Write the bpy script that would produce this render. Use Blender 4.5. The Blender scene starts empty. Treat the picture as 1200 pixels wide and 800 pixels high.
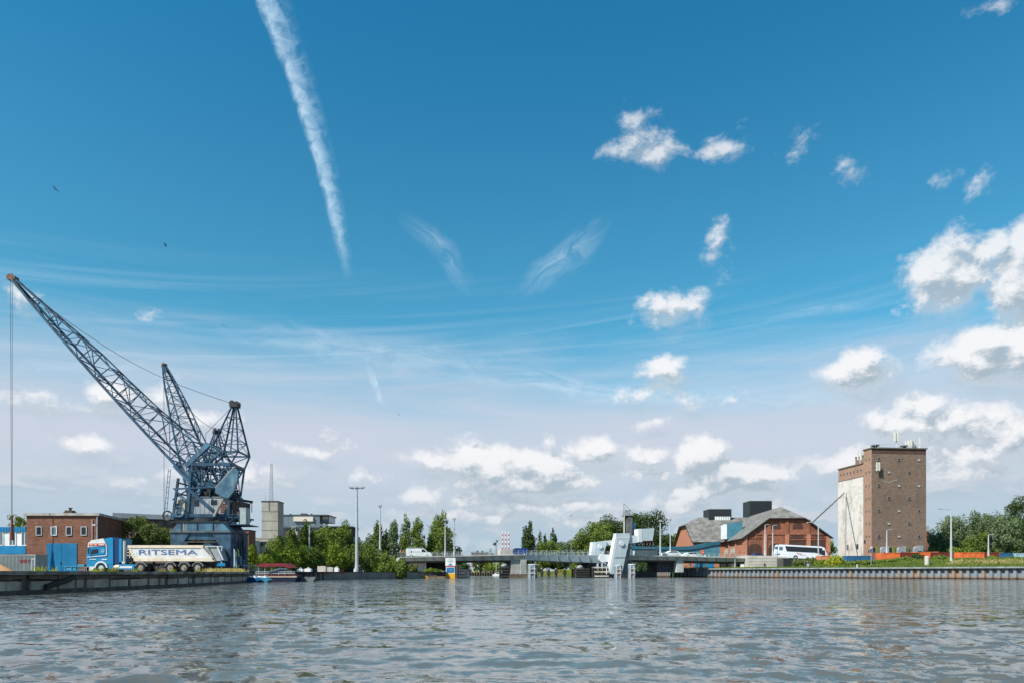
import bpy, bmesh, math, random
import numpy as np
from mathutils import Vector, Matrix

# ---------------------------------------------------------------- camera, sky, sun, exposure
SC = bpy.context.scene
COL = SC.collection
F, H0, CH = 867.0, 670.5, 1.1          # lens in photo pixels, horizon row, eye height above the water

def az_te(u, v):
    a = math.atan((u - 600) / F)
    return a, (H0 - v) / F * math.cos(a)

cam = bpy.data.cameras.new('camera')
cam.sensor_width = 36; cam.lens = F / 1200 * 36
cam.shift_y = (H0 - 400) / 1200
cam.clip_start = 0.1; cam.clip_end = 6000
cam_o = bpy.data.objects.new('camera', cam); COL.objects.link(cam_o)
cam_o.location = (0, 0, CH); cam_o.rotation_euler = (math.radians(90), 0, 0)
SC.camera = cam_o

SUN = Vector((-0.76, -0.62, 1.0)).normalized()
SUN_EL = math.asin(SUN.z); SUN_AZ = math.atan2(SUN.x, SUN.y)
SUN_STRENGTH, SKY_STRENGTH, EXPOSURE = 5.0, 0.0884, 0.50
sun = bpy.data.lights.new('sun', 'SUN'); sun.energy = SUN_STRENGTH; sun.angle = math.radians(0.53); sun.color = (1.0, 0.95, 0.87)
sun_o = bpy.data.objects.new('sun', sun); COL.objects.link(sun_o)
sun_o.rotation_euler = SUN.to_track_quat('Z', 'Y').to_euler(); sun_o.location = (0, 0, 60)
SC.view_settings.view_transform = 'Standard'; SC.view_settings.look = 'None'
SC.view_settings.gamma = 1; SC.view_settings.use_curve_mapping = False
SC.view_settings.exposure = EXPOSURE
SC.cycles.use_denoising = True
SC.cycles.max_bounces = 6; SC.cycles.diffuse_bounces = 3; SC.cycles.glossy_bounces = 3
SC.cycles.transmission_bounces = 3; SC.cycles.transparent_max_bounces = 6
SC.cycles.caustics_reflective = False; SC.cycles.caustics_refractive = False

class NT:
    """a few lines of shorthand for building node trees"""
    def __init__(s, t): s.t = t; s.n = t.nodes; s.l = t.links
    def put(s, sock, v):
        if v is None: return
        if isinstance(v, bpy.types.NodeSocket): s.l.new(v, sock)
        else: sock.default_value = v
    def m(s, op, a, b=None, c=None, clamp=False):
        n = s.n.new('ShaderNodeMath'); n.operation = op; n.use_clamp = clamp
        for i, v in enumerate((a, b, c)): s.put(n.inputs[i], v)
        return n.outputs[0]
    def vm(s, op, a, b=None, out=0):
        n = s.n.new('ShaderNodeVectorMath'); n.operation = op
        s.put(n.inputs[0], a); s.put(n.inputs[1], b)
        return n.outputs['Value' if op in ('LENGTH', 'DOT_PRODUCT', 'DISTANCE') else 'Vector']
    def sep(s, v):
        n = s.n.new('ShaderNodeSeparateXYZ'); s.put(n.inputs[0], v); return n.outputs
    def comb(s, x, y, z):
        n = s.n.new('ShaderNodeCombineXYZ')
        for i, v in enumerate((x, y, z)): s.put(n.inputs[i], v)
        return n.outputs[0]
    def noise(s, vec, scale, detail=4, rough=.55, dist=0.0, out='Fac', dim='3D'):
        dim = getattr(s, 'dim', dim)
        n = s.n.new('ShaderNodeTexNoise'); n.noise_dimensions = dim
        s.put(n.inputs['Vector'], vec); s.put(n.inputs['Scale'], scale); s.put(n.inputs['Detail'], detail)
        s.put(n.inputs['Roughness'], rough); s.put(n.inputs['Distortion'], dist)
        return n.outputs[out]
    def ramp(s, v, a, b, lo=0.0, hi=1.0, smooth=True):
        n = s.n.new('ShaderNodeMapRange'); n.interpolation_type = 'SMOOTHSTEP' if smooth else 'LINEAR'
        s.put(n.inputs[0], v)
        for i, x in enumerate((a, b, lo, hi)): s.put(n.inputs[i + 1], x)
        return n.outputs[0]
    def mix(s, f, a, b, mode='MIX'):
        n = s.n.new('ShaderNodeMix'); n.data_type = 'RGBA'; n.blend_type = mode
        s.put(n.inputs[0], f); s.put(n.inputs[6], a); s.put(n.inputs[7], b)
        return n.outputs[2]

def lin(r, g, b):
    f = lambda c: (c / 255) / 12.92 if c / 255 <= .04045 else ((c / 255 + .055) / 1.055) ** 2.4
    return (f(r), f(g), f(b), 1)

def build_world():
    w = bpy.data.worlds.new('World'); SC.world = w; w.use_nodes = True
    w.cycles.sampling_method = 'MANUAL'; w.cycles.sample_map_resolution = 512
    t = NT(w.node_tree); t.n.clear(); t.dim = '2D'
    out = t.n.new('ShaderNodeOutputWorld'); bg = t.n.new('ShaderNodeBackground'); t.l.new(bg.outputs[0], out.inputs[0])
    sky = t.n.new('ShaderNodeTexSky'); sky.sky_type = 'NISHITA'; sky.sun_disc = False
    sky.sun_elevation = SUN_EL; sky.sun_rotation = SUN_AZ
    sky.air_density = 1.0; sky.dust_density = 0.6; sky.ozone_density = 2.2; sky.altitude = 0
    d = t.n.new('ShaderNodeTexCoord').outputs['Generated']
    x, y, z = t.sep(d)
    zc = t.m('MAXIMUM', z, 0.0005)
    az = t.m('ARCTAN2', x, y)
    hor = t.m('SQRT', t.m('ADD', t.m('MULTIPLY', x, x), t.m('MULTIPLY', y, y)))
    te = t.m('DIVIDE', zc, t.m('MAXIMUM', hor, .02))
    P0 = t.comb(az, te, 0.0)
    # --- clear sky: nishita, nudged to the deep teal blue this air shows
    S = t.mix(1.0, sky.outputs[0], t.mix(t.ramp(te, .25, .80), (0.43, 1.20, 1.19, 1), (0.18, 1.05, 1.23, 1)), 'MULTIPLY')
    # whitish lavender haze of the lower sky
    wisp = t.noise(t.vm('MULTIPLY', P0, (1.6, 11, 1)), 2.2, 5, .6, .4)
    wisp2 = t.noise(t.vm('ADD', t.vm('MULTIPLY', P0, (0.7, 16, 1)), t.comb(0, t.m('MULTIPLY', az, -1.6), 5.0)), 2.0, 6, .62, .9)
    hz = t.ramp(t.m('ADD', te, t.m('MULTIPLY', t.m('SUBTRACT', wisp, .5), .10)), .345, .165, 0, .94)
    HZ = t.mix(hz, S, (4.95, 5.25, 6.1, 1))
    low = t.ramp(te, .165, .02, 0, 1.0)
    HZ = t.mix(low, HZ, (3.5, 4.6, 5.45, 1))
    # cirrus streaks
    cm = t.m('MULTIPLY', t.ramp(te, .20, .27), t.ramp(te, .42, .30))
    cir = t.m('MULTIPLY', t.ramp(wisp2, .42, .86, 0, .28), cm)
    HZ = t.mix(cir, HZ, (5.6, 6.6, 7.6, 1))
    # hooked mares' tails in the middle, soft brush strokes
    def stroke(C, u0, v0, u1, v1, wd, amt, seed):
        a0, t0 = az_te(u0, v0); a1, t1 = az_te(u1, v1)
        dx, dy = a1 - a0, t1 - t0; L = math.hypot(dx, dy); dx /= L; dy /= L
        rel = t.vm('SUBTRACT', warp, ((a0 + a1) / 2, (t0 + t1) / 2, 0))
        along = t.vm('DOT_PRODUCT', rel, (dx, dy, 0)); across = t.vm('DOT_PRODUCT', rel, (-dy, dx, 0))
        q = t.vm('LENGTH', t.comb(t.m('DIVIDE', along, L / 2), t.m('DIVIDE', across, wd / F), 0.0))
        g = t.noise(t.comb(t.m('MULTIPLY', along, 9), t.m('MULTIPLY', across, 34), seed), 1.6, 6, .62, .8)
        k = t.m('MULTIPLY', t.ramp(q, 1.0, .1), t.ramp(g, .32, .75, 0, amt))
        return t.mix(k, C, (6.2, 7.4, 8.2, 1))
    nz = t.n.new('ShaderNodeTexNoise'); nz.noise_dimensions = '2D'; t.put(nz.inputs['Vector'], P0); nz.inputs['Scale'].default_value = 7; nz.inputs['Detail'].default_value = 4
    warp = t.vm('ADD', P0, t.vm('MULTIPLY', t.vm('SUBTRACT', nz.outputs['Color'], (.5, .5, .5)), (.07, .045, 0)))
    HZ = stroke(HZ, 600, 350, 716, 244, 26, .34, 3.1)
    HZ = stroke(HZ, 470, 250, 575, 345, 22, .26, 7.7)
    HZ = stroke(HZ, 430, 415, 460, 482, 7, .8, 9.3)
    HZ = stroke(HZ, 860, 372, 1060, 346, 7, .22, 11.3)
    HZ = stroke(HZ, 180, 372, 700, 425, 22, .30, 14.3)
    HZ = stroke(HZ, 380, 410, 1150, 470, 20, .40, 17.3)
    HZ = stroke(HZ, -60, 440, 260, 420, 8, .30, 21.3)
    # contrail: a bent band, sharp on its left edge, combed out on its right one
    yf = t.m('MAXIMUM', y, .05)
    gu = t.m('DIVIDE', x, yf); gv = t.m('DIVIDE', zc, yf)
    pts = [((u - 600) / F, (H0 - v) / F) for u, v in ((303, 0), (345, 110), (382, 220), (402, 310))]
    cf = np.polyfit([p[1] for p in pts], [p[0] for p in pts], 2)
    ctr = t.m('ADD', t.m('MULTIPLY', t.m('ADD', t.m('MULTIPLY', gv, float(cf[0])), float(cf[1])), gv), float(cf[2]))
    rag = t.noise(t.comb(t.m('MULTIPLY', gu, 22), t.m('MULTIPLY', gv, 16), 0.0), 2.0, 7, .68, .6)
    s_ = t.m('ADD', t.m('SUBTRACT', gu, ctr), t.m('MULTIPLY', t.m('SUBTRACT', rag, .5), .010))
    wid = t.ramp(gv, .40, .80, .011, .040, False)
    core = t.m('MULTIPLY', t.ramp(s_, -.008, .002), t.ramp(s_, t.m('MULTIPLY', wid, .75), t.m('MULTIPLY', wid, .1), 0, 1, False))
    veil = t.m('MULTIPLY', t.ramp(s_, -.004, .006), t.ramp(s_, t.m('MULTIPLY', wid, 1.25), t.m('MULTIPLY', wid, .5)))
    comb = t.noise(t.comb(t.m('MULTIPLY', gu, 30), t.m('MULTIPLY', gv, 34), 2.0), 1.7, 6, .7, .5)
    k = t.m('ADD', t.m('MULTIPLY', core, t.ramp(rag, .25, .70, .28, .85)), t.m('MULTIPLY', veil, t.ramp(comb, .3, .72, .02, .42)), None, True)
    k = t.m('MULTIPLY', k, t.m('MULTIPLY', t.ramp(gv, .385, .47), t.m('GREATER_THAN', y, .06)))
    HZ = t.mix(t.m('MULTIPLY', k, .74), HZ, (4.9, 6.6, 7.9, 1))
    # --- cumulus: soft blobs placed over the horizon, edges broken up by noise, lit from the upper left
    g = bpy.data.node_groups.new('cumulus_mask', 'ShaderNodeTree')
    g.interface.new_socket('P', in_out='INPUT', socket_type='NodeSocketVector')
    g.interface.new_socket('M', in_out='OUTPUT', socket_type='NodeSocketFloat')
    G = NT(g); gi = G.n.new('NodeGroupInput'); go = G.n.new('NodeGroupOutput')
    acc = None
    for (u, v, wu, hv, s) in CLOUDS:
        a, tt = az_te(u, v); ca = math.cos(a)
        n = G.n.new('ShaderNodeVectorMath'); n.operation = 'MULTIPLY_ADD'
        kx, ky = F / wu / ca / ca, F / hv / ca
        G.put(n.inputs[0], gi.outputs[0]); n.inputs[1].default_value = (kx, ky, 0); n.inputs[2].default_value = (-a * kx, -tt * ky, 0)
        mk = G.m('MULTIPLY_ADD', G.vm('LENGTH', n.outputs[0]), -s, s)
        acc = mk if acc is None else G.m('MAXIMUM', acc, mk)
    G.l.new(acc, go.inputs[0])
    def dens(off):
        p = t.vm('ADD', P0, off) if off else P0
        n2 = t.n.new('ShaderNodeTexNoise'); n2.noise_dimensions = '2D'; t.put(n2.inputs['Vector'], p); n2.inputs['Scale'].default_value = 16; n2.inputs['Detail'].default_value = 3
        pw = t.vm('ADD', p, t.vm('MULTIPLY', t.vm('SUBTRACT', n2.outputs['Color'], (.5, .5, .5)), (.045, .03, 0)))
        gn = t.n.new('ShaderNodeGroup'); gn.node_tree = g; t.l.new(pw, gn.inputs[0])
        f = t.noise(t.vm('MULTIPLY', p, (1, 1.2, 1)), 21, 7 if not off else 5, .66, .15)
        return t.m('ADD', gn.outputs[0], t.m('MULTIPLY', t.m('SUBTRACT', f, .5), 1.75)), f, gn.outputs[0]
    D0, f0, M0 = dens(None); D1, f1, M1 = dens((-.008, .018, 0))
    alpha = t.m('MULTIPLY', t.ramp(D0, -.02, .78), t.ramp(te, .50, .30, .78, 1.0))
    lit = t.m('ADD', t.m('ADD', t.m('MULTIPLY', t.m('SUBTRACT', M0, M1), 1.35), t.m('MULTIPLY', t.m('SUBTRACT', f0, f1), 3.2)), t.m('MULTIPLY', t.m('SUBTRACT', f0, .5), .45))
    sh = t.ramp(lit, -.62, .82)
    base = t.m('MULTIPLY', t.ramp(t.m('ADD', M1, t.m('MULTIPLY', t.m('SUBTRACT', f0, .5), 1.3)), .05, .75), t.ramp(te, .40, .24, 0, .48))
    HZ = t.mix(base, HZ, (3.75, 4.55, 5.25, 1))
    thin = t.ramp(D0, .75, .15)
    sh = t.m('MAXIMUM', sh, t.m('MULTIPLY', thin, .5))
    cc = t.mix(sh, (3.2, 3.95, 4.6, 1), (7.6, 7.6, 7.7, 1))
    cc = t.mix(t.ramp(te, .18, .02, 0, .55), cc, (4.5, 5.0, 5.8, 1))
    HZ = t.mix(t.m('MULTIPLY', alpha, .93), HZ, cc)
    # broken low cloud all round the horizon (also behind the camera)
    f3 = t.noise(t.vm('MULTIPLY', P0, (1, 2.6, 1)), 9, 5, .6, .2)
    f3b = t.noise(t.vm('MULTIPLY', t.vm('ADD', P0, (-.008, .01, 0)), (1, 2.6, 1)), 9, 3, .6, .2)
    la = t.m('MULTIPLY', t.ramp(f3, .42, .70, 0, .6), t.ramp(te, .17, .08))
    lc = t.mix(t.ramp(t.m('SUBTRACT', f3, f3b), -.06, .09), (3.6, 4.4, 5.2, 1), (5.3, 5.6, 6.1, 1))
    HZ = t.mix(la, HZ, lc)
    t.l.new(HZ, bg.inputs[0]); bg.inputs[1].default_value = SKY_STRENGTH

# u, v, half-width, half-height (photo pixels), weight
CLOUDS = [
    (762, 174, 48, 30, .95), (846, 172, 42, 20, .62), (742, 138, 22, 28, .42), (722, 178, 24, 18, .4), (938, 166, 22, 24, .42), (997, 200, 24, 16, .48), (1110, 208, 20, 12, .38), (1147, 214, 16, 16, .38),
    (846, 290, 20, 30, .50), (785, 360, 46, 24, 1.0), (760, 352, 22, 18, .7),
    (1112, 316, 66, 52, 1.5), (1150, 290, 50, 30, 1.1), (1190, 292, 40, 46, 1.4), (1190, 345, 46, 36, 1.3), (1085, 345, 36, 26, .9), (1150, 412, 78, 38, 1.6), (1200, 412, 64, 44, 1.5), (1262, 350, 90, 90, 1.3),
    (1012, 436, 54, 34, 1.5), (975, 432, 30, 20, .8), (780, 430, 34, 19, 1.2), (750, 462, 40, 14, .55), (806, 466, 24, 14, .5),
    (1085, 476, 50, 22, 1.0), (1060, 492, 60, 26, .9), (1130, 496, 80, 34, 1.1), (1190, 508, 70, 36, 1.1), (1120, 530, 90, 26, .9), (985, 540, 60, 18, 1.1), (1140, 552, 100, 26, .8),
    (545, 536, 50, 26, 1.5), (585, 546, 66, 32, 1.9), (635, 552, 66, 30, 1.8), (500, 540, 40, 14, .9), (600, 566, 100, 18, 1.7), (672, 566, 40, 16, 1.2), (690, 530, 44, 20, 1.15), (752, 534, 46, 16, .9),
    (822, 536, 50, 30, 1.7), (850, 552, 66, 28, 1.7), (896, 556, 46, 20, 1.2), (850, 572, 90, 16, 1.4), (770, 550, 60, 14, .7), (637, 515, 12, 18, .62), (770, 497, 26, 8, .62),
    (500, 585, 40, 18, 1.0), (550, 584, 46, 18, 1.1), (610, 592, 66, 20, 1.1), (690, 592, 70, 16, 1.0), (560, 606, 120, 12, .9), (800, 592, 70, 14, .9), (900, 588, 60, 16, .8), (700, 612, 90, 12, .7),
    (372, 526, 42, 11, .75), (384, 506, 18, 8, .45), (108, 521, 48, 13, .95), (136, 468, 50, 22, .95), (196, 466, 34, 26, .85), (235, 488, 40, 18, .85),
    (22, 344, 32, 20, .5), (182, 369, 14, 10, .42), (150, 564, 40, 10, .5), (225, 553, 60, 22, .75), (300, 560, 50, 22, .6), (40, 468, 90, 14, .5), (1180, 5, 34, 12, .5),
    (852, 472, 14, 7, .5), (440, 560, 40, 14, .4), (1020, 560, 50, 18, .6),
]
build_world()

# ---------------------------------------------------------------- mesh and object helpers
def X(u, d): return (u - 600) / F * d
def Z(v, d): return CH + (H0 - v) / F * d
def P(u, v, d): return Vector((X(u, d), d, Z(v, d)))

class MB:
    def __init__(s): s.v = []; s.f = []; s.mi = []; s.M = Matrix.Identity(4); s.cur = 0
    def add(s, vs, fs):
        b = len(s.v)
        for p in vs: s.v.append(tuple(s.M @ Vector(p)))
        for f in fs: s.f.append([i + b for i in f]); s.mi.append(s.cur)
        return s
    def box(s, x0, x1, y0, y1, z0, z1):
        x0, x1 = min(x0, x1), max(x0, x1); y0, y1 = min(y0, y1), max(y0, y1); z0, z1 = min(z0, z1), max(z0, z1)
        v = [(x, y, z) for z in (z0, z1) for y in (y0, y1) for x in (x0, x1)]
        return s.add(v, [(0, 2, 3, 1), (4, 5, 7, 6), (0, 1, 5, 4), (2, 6, 7, 3), (0, 4, 6, 2), (1, 3, 7, 5)])
    def beam(s, p, q, w, h=None, up=(0, 0, 1)):
        """a bar of rectangular section w x h from p to q"""
        h = h or w; p = Vector(p); q = Vector(q); d = (q - p)
        if d.length < 1e-6: return s
        d.normalize(); up = Vector(up)
        if abs(d.dot(up)) > .98: up = Vector((1, 0, 0)) if abs(d.x) < .9 else Vector((0, 1, 0))
        a = d.cross(up).normalized() * (w / 2); b = a.cross(d).normalized() * (h / 2)
        v = [p - a - b, p + a - b, p + a + b, p - a + b, q - a - b, q + a - b, q + a + b, q - a + b]
        return s.add(v, [(3, 2, 1, 0), (4, 5, 6, 7), (0, 1, 5, 4), (1, 2, 6, 5), (2, 3, 7, 6), (3, 0, 4, 7)])
    def tube(s, p, q, r0, r1=None, n=8, cap=True):
        r1 = r0 if r1 is None else r1; p = Vector(p); q = Vector(q); d = (q - p).normalized()
        a = d.orthogonal().normalized(); b = d.cross(a)
        v = []
        for c, r in ((p, r0), (q, r1)):
            for i in range(n):
                t = 2 * math.pi * i / n; v.append(c + a * (r * math.cos(t)) + b * (r * math.sin(t)))
        f = [(i, (i + 1) % n, n + (i + 1) % n, n + i) for i in range(n)]
        if cap: f += [tuple(range(n))[::-1], tuple(range(n, 2 * n))]
        return s.add(v, f)
    def path(s, pts, r, n=5):
        for a, b in zip(pts[:-1], pts[1:]): s.tube(a, b, r, r, n)
        return s
    def prism(s, poly, y0, y1, axis='y'):
        """poly of (a, b) pairs; axis y: (x, z) swept along y; axis z: (x, y) swept along z; axis x: (y, z) swept along x"""
        n = len(poly)
        def c(a, b, t): return {'y': (a, t, b), 'z': (a, b, t), 'x': (t, a, b)}[axis]
        v = [c(a, b, y0) for a, b in poly] + [c(a, b, y1) for a, b in poly]
        f = [tuple(range(n)), tuple(range(n, 2 * n))[::-1]] + [(i, n + i, n + (i + 1) % n, (i + 1) % n) for i in range(n)]
        return s.add(v, f)
    def ball(s, c, rx, ry=None, rz=None, n=10, m=7):
        ry = ry or rx; rz = rz or rx; v = [(c[0], c[1], c[2] - rz)]; f = []
        for j in range(1, m):
            a = math.pi * j / m
            for i in range(n):
                b = 2 * math.pi * i / n
                v.append((c[0] + rx * math.sin(a) * math.cos(b), c[1] + ry * math.sin(a) * math.sin(b), c[2] - rz * math.cos(a)))
        v.append((c[0], c[1], c[2] + rz)); L = len(v) - 1
        for i in range(n):
            k = (i + 1) % n
            f.append((0, 1 + k, 1 + i)); f.append((L, 1 + (m - 2) * n + i, 1 + (m - 2) * n + k))
            for j in range(m - 2): f.append((1 + j * n + i, 1 + j * n + k, 1 + (j + 1) * n + k, 1 + (j + 1) * n + i))
        return s.add(v, f)
    def ring(s, c, R, r, axis='y', n=20, m=6):
        c = Vector(c); v = []; f = []
        for i in range(n):
            t = 2 * math.pi * i / n
            for j in range(m):
                q = 2 * math.pi * j / m; rr = R + r * math.cos(q); h = r * math.sin(q)
                a, b = rr * math.cos(t), rr * math.sin(t)
                v.append(c + Vector({'y': (a, h, b), 'z': (a, b, h), 'x': (h, a, b)}[axis]))
        for i in range(n):
            for j in range(m):
                f.append((i * m + j, ((i + 1) % n) * m + j, ((i + 1) % n) * m + (j + 1) % m, i * m + (j + 1) % m))
        return s.add(v, f)
    def build(s, name, mats, parent=None, world=False, smooth=False):
        me = bpy.data.meshes.new(name)
        off = Vector((0, 0, 0))
        if world and parent is not None:
            q = parent
            while q is not None: off += Vector(q.location); q = q.parent
        me.from_pydata([tuple(Vector(p) - off) for p in s.v] if off.length else s.v, [], s.f)
        if not isinstance(mats, (list, tuple)): mats = [mats]
        for m_ in mats: me.materials.append(m_)
        if len(mats) > 1: me.polygons.foreach_set('material_index', s.mi)
        bm = bmesh.new(); bm.from_mesh(me); bmesh.ops.recalc_face_normals(bm, faces=bm.faces); bm.to_mesh(me); bm.free()
        if smooth: me.polygons.foreach_set('use_smooth', [True] * len(me.polygons))
        me.update()
        o = bpy.data.objects.new(name, me); COL.objects.link(o); o.parent = parent
        return o

def tag(o, label=None, cat=None, group=None, kind=None):
    if label: o['label'] = label
    if cat: o['category'] = cat
    if group: o['group'] = group
    if kind: o['kind'] = kind
    return o
def thing(name, label, cat, loc=(0, 0, 0), rz=0.0, group=None):
    o = bpy.data.objects.new(name, None); COL.objects.link(o)
    o.location = loc; o.rotation_euler = (0, 0, rz); o.empty_display_size = .5
    return tag(o, label, cat, group)
def struct(o): o['kind'] = 'structure'; return o
def dup(root, loc, rz=None, label=None, group=None, scale=None):
    def cp(o, par):
        c = o.copy(); COL.objects.link(c); c.parent = par
        for ch in list(o.children): cp(ch, c)
        return c
    r = cp(root, None); r.location = loc
    if rz is not None: r.rotation_euler = (0, 0, rz)
    if scale is not None: r.scale = scale if hasattr(scale, '__len__') else (scale,) * 3
    if label: r['label'] = label
    if group: r['group'] = group
    return r
def text_mesh(s, size, sx=1.0, bold=0.0):
    cu = bpy.data.curves.new('lettering', 'FONT'); cu.body = s; cu.size = size; cu.align_x = 'CENTER'; cu.align_y = 'CENTER'; cu.extrude = .006; cu.offset = bold
    o = bpy.data.objects.new('tmp', cu); COL.objects.link(o)
    bpy.context.view_layer.update()
    me = bpy.data.meshes.new_from_object(o.evaluated_get(bpy.context.evaluated_depsgraph_get()))
    bpy.data.objects.remove(o)
    M = Matrix.Rotation(math.radians(90), 4, 'X') @ Matrix.Diagonal((sx, 1, 1, 1)); me.transform(M)
    return me
def lettering(s, size, m, parent, loc, sx=1.0, bold=0.0, rz=0):
    me = text_mesh(s, size, sx, bold); me.materials.clear(); me.materials.append(m)
    o = bpy.data.objects.new('lettering', me); COL.objects.link(o); o.parent = parent; o.location = loc; o.rotation_euler = (0, 0, rz)
    return o

# ---------------------------------------------------------------- materials
def mat(name, c1, c2=None, scale=1.0, rough=.75, metal=0.0, bump=0.0, bscale=None, streak=0.0, sc=(.08, .07, .05, 1), spec=.3, wave=None, contrast=(.35, .65)):
    """painted or raw surface: two tones mixed by noise, vertical run-off streaks, fine bump"""
    m = bpy.data.materials.new(name); m.use_nodes = True; t = NT(m.node_tree); b = t.n['Principled BSDF']
    co = t.n.new('ShaderNodeTexCoord').outputs['Object']
    c1 = tuple(c1) if len(c1) == 4 else (*c1, 1)
    if c2 is None: c2 = tuple(c * .72 for c in c1[:3]) + (1,)
    c2 = tuple(c2) if len(c2) == 4 else (*c2, 1)
    f = t.noise(co, scale, 7, .62)
    col = t.mix(t.ramp(f, contrast[0], contrast[1]), c1, c2)
    if streak:
        s = t.noise(t.vm('MULTIPLY', co, (1.0, 1.0, .13)), scale * 3.2, 6, .65)
        col = t.mix(t.ramp(s, .52, .74, 0, streak), col, sc if len(sc) == 4 else (*sc, 1))
    t.l.new(col, b.inputs['Base Color'])
    t.put(b.inputs['Roughness'], t.ramp(f, .3, .7, rough * .85, min(1, rough * 1.1)))
    b.inputs['Metallic'].default_value = metal; b.inputs['Specular IOR Level'].default_value = spec
    if bump:
        bn = t.n.new('ShaderNodeBump'); bn.inputs['Strength'].default_value = bump; bn.inputs['Distance'].default_value = .05
        t.put(bn.inputs['Height'], t.noise(co, bscale or scale * 6, 6, .6)); t.l.new(bn.outputs[0], b.inputs['Normal'])
    return m

def brick(name, c1, c2, mortar, size=1.0, dirt=(.05, .04, .035), damt=.45, dscale=.25, white=0.0):
    m = bpy.data.materials.new(name); m.use_nodes = True; t = NT(m.node_tree); b = t.n['Principled BSDF']
    co = t.n.new('ShaderNodeTexCoord').outputs['Object']; x, y, z = t.sep(co)
    bt = t.n.new('ShaderNodeTexBrick'); t.put(bt.inputs['Vector'], t.comb(t.m('ADD', x, y), z, 0.0))
    bt.inputs['Scale'].default_value = 1 / size; bt.inputs['Brick Width'].default_value = .46; bt.inputs['Row Height'].default_value = .16
    bt.inputs['Mortar Size'].default_value = .016; bt.inputs['Mortar Smooth'].default_value = .4
    bt.inputs['Color1'].default_value = (*c1, 1); bt.inputs['Color2'].default_value = (*c2, 1); bt.inputs['Mortar'].default_value = (*mortar, 1)
    f = t.noise(co, dscale, 8, .68); g = t.noise(t.vm('MULTIPLY', co, (1, 1, .25)), dscale * 5, 6, .6)
    h = t.noise(t.vm('MULTIPLY', co, (1.3, 1.3, 3.2)), 1.1, 6, .72)
    c = t.mix(t.ramp(h, .38, .66, 0, .5), bt.outputs['Color'], (*[k * .5 for k in c2], 1))
    c = t.mix(t.ramp(f, .38, .70, 0, damt), c, (*dirt, 1))
    c = t.mix(t.ramp(g, .55, .75, 0, damt * .7), c, (*dirt, 1))
    if white: c = t.mix(t.ramp(t.noise(co, .9, 7, .7), .50, .62, 0, white), c, (.55, .50, .44, 1))
    t.l.new(c, b.inputs['Base Color']); b.inputs['Roughness'].default_value = .9; b.inputs['Specular IOR Level'].default_value = .2
    return m

def glassy(name, c, rough=.12):
    m = bpy.data.materials.new(name); m.use_nodes = True; b = m.node_tree.nodes['Principled BSDF']
    b.inputs['Base Color'].default_value = (*c, 1); b.inputs['Roughness'].default_value = rough; b.inputs['Specular IOR Level'].default_value = .6
    return m

def leafy(name, c1, c2, c3, trans=.25):
    """foliage: leaf colour varies leaf by leaf and tree by tree; some light comes through"""
    m = bpy.data.materials.new(name); m.use_nodes = True; t = NT(m.node_tree); t.n.clear()
    out = t.n.new('ShaderNodeOutputMaterial'); geo = t.n.new('ShaderNodeNewGeometry'); oi = t.n.new('ShaderNodeObjectInfo')
    co = t.n.new('ShaderNodeTexCoord').outputs['Object']
    f = t.noise(co, .55, 3, .6)
    c = t.mix(t.ramp(f, .35, .65), (*c1, 1), (*c2, 1))
    c = t.mix(t.m('MULTIPLY', geo.outputs['Random Per Island'], .55), c, (*c3, 1))
    c = t.mix(t.m('MULTIPLY', oi.outputs['Random'], .35), c, (*c2, 1))
    d = t.n.new('ShaderNodeBsdfDiffuse'); tr = t.n.new('ShaderNodeBsdfTranslucent'); mx = t.n.new('ShaderNodeMixShader')
    t.l.new(c, d.inputs[0]); t.put(tr.inputs[0], t.mix(1.0, c, (1.3, 1.35, .5, 1), 'MULTIPLY')); mx.inputs[0].default_value = trans
    t.l.new(d.outputs[0], mx.inputs[1]); t.l.new(tr.outputs[0], mx.inputs[2]); t.l.new(mx.outputs[0], out.inputs[0])
    return m
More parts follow.
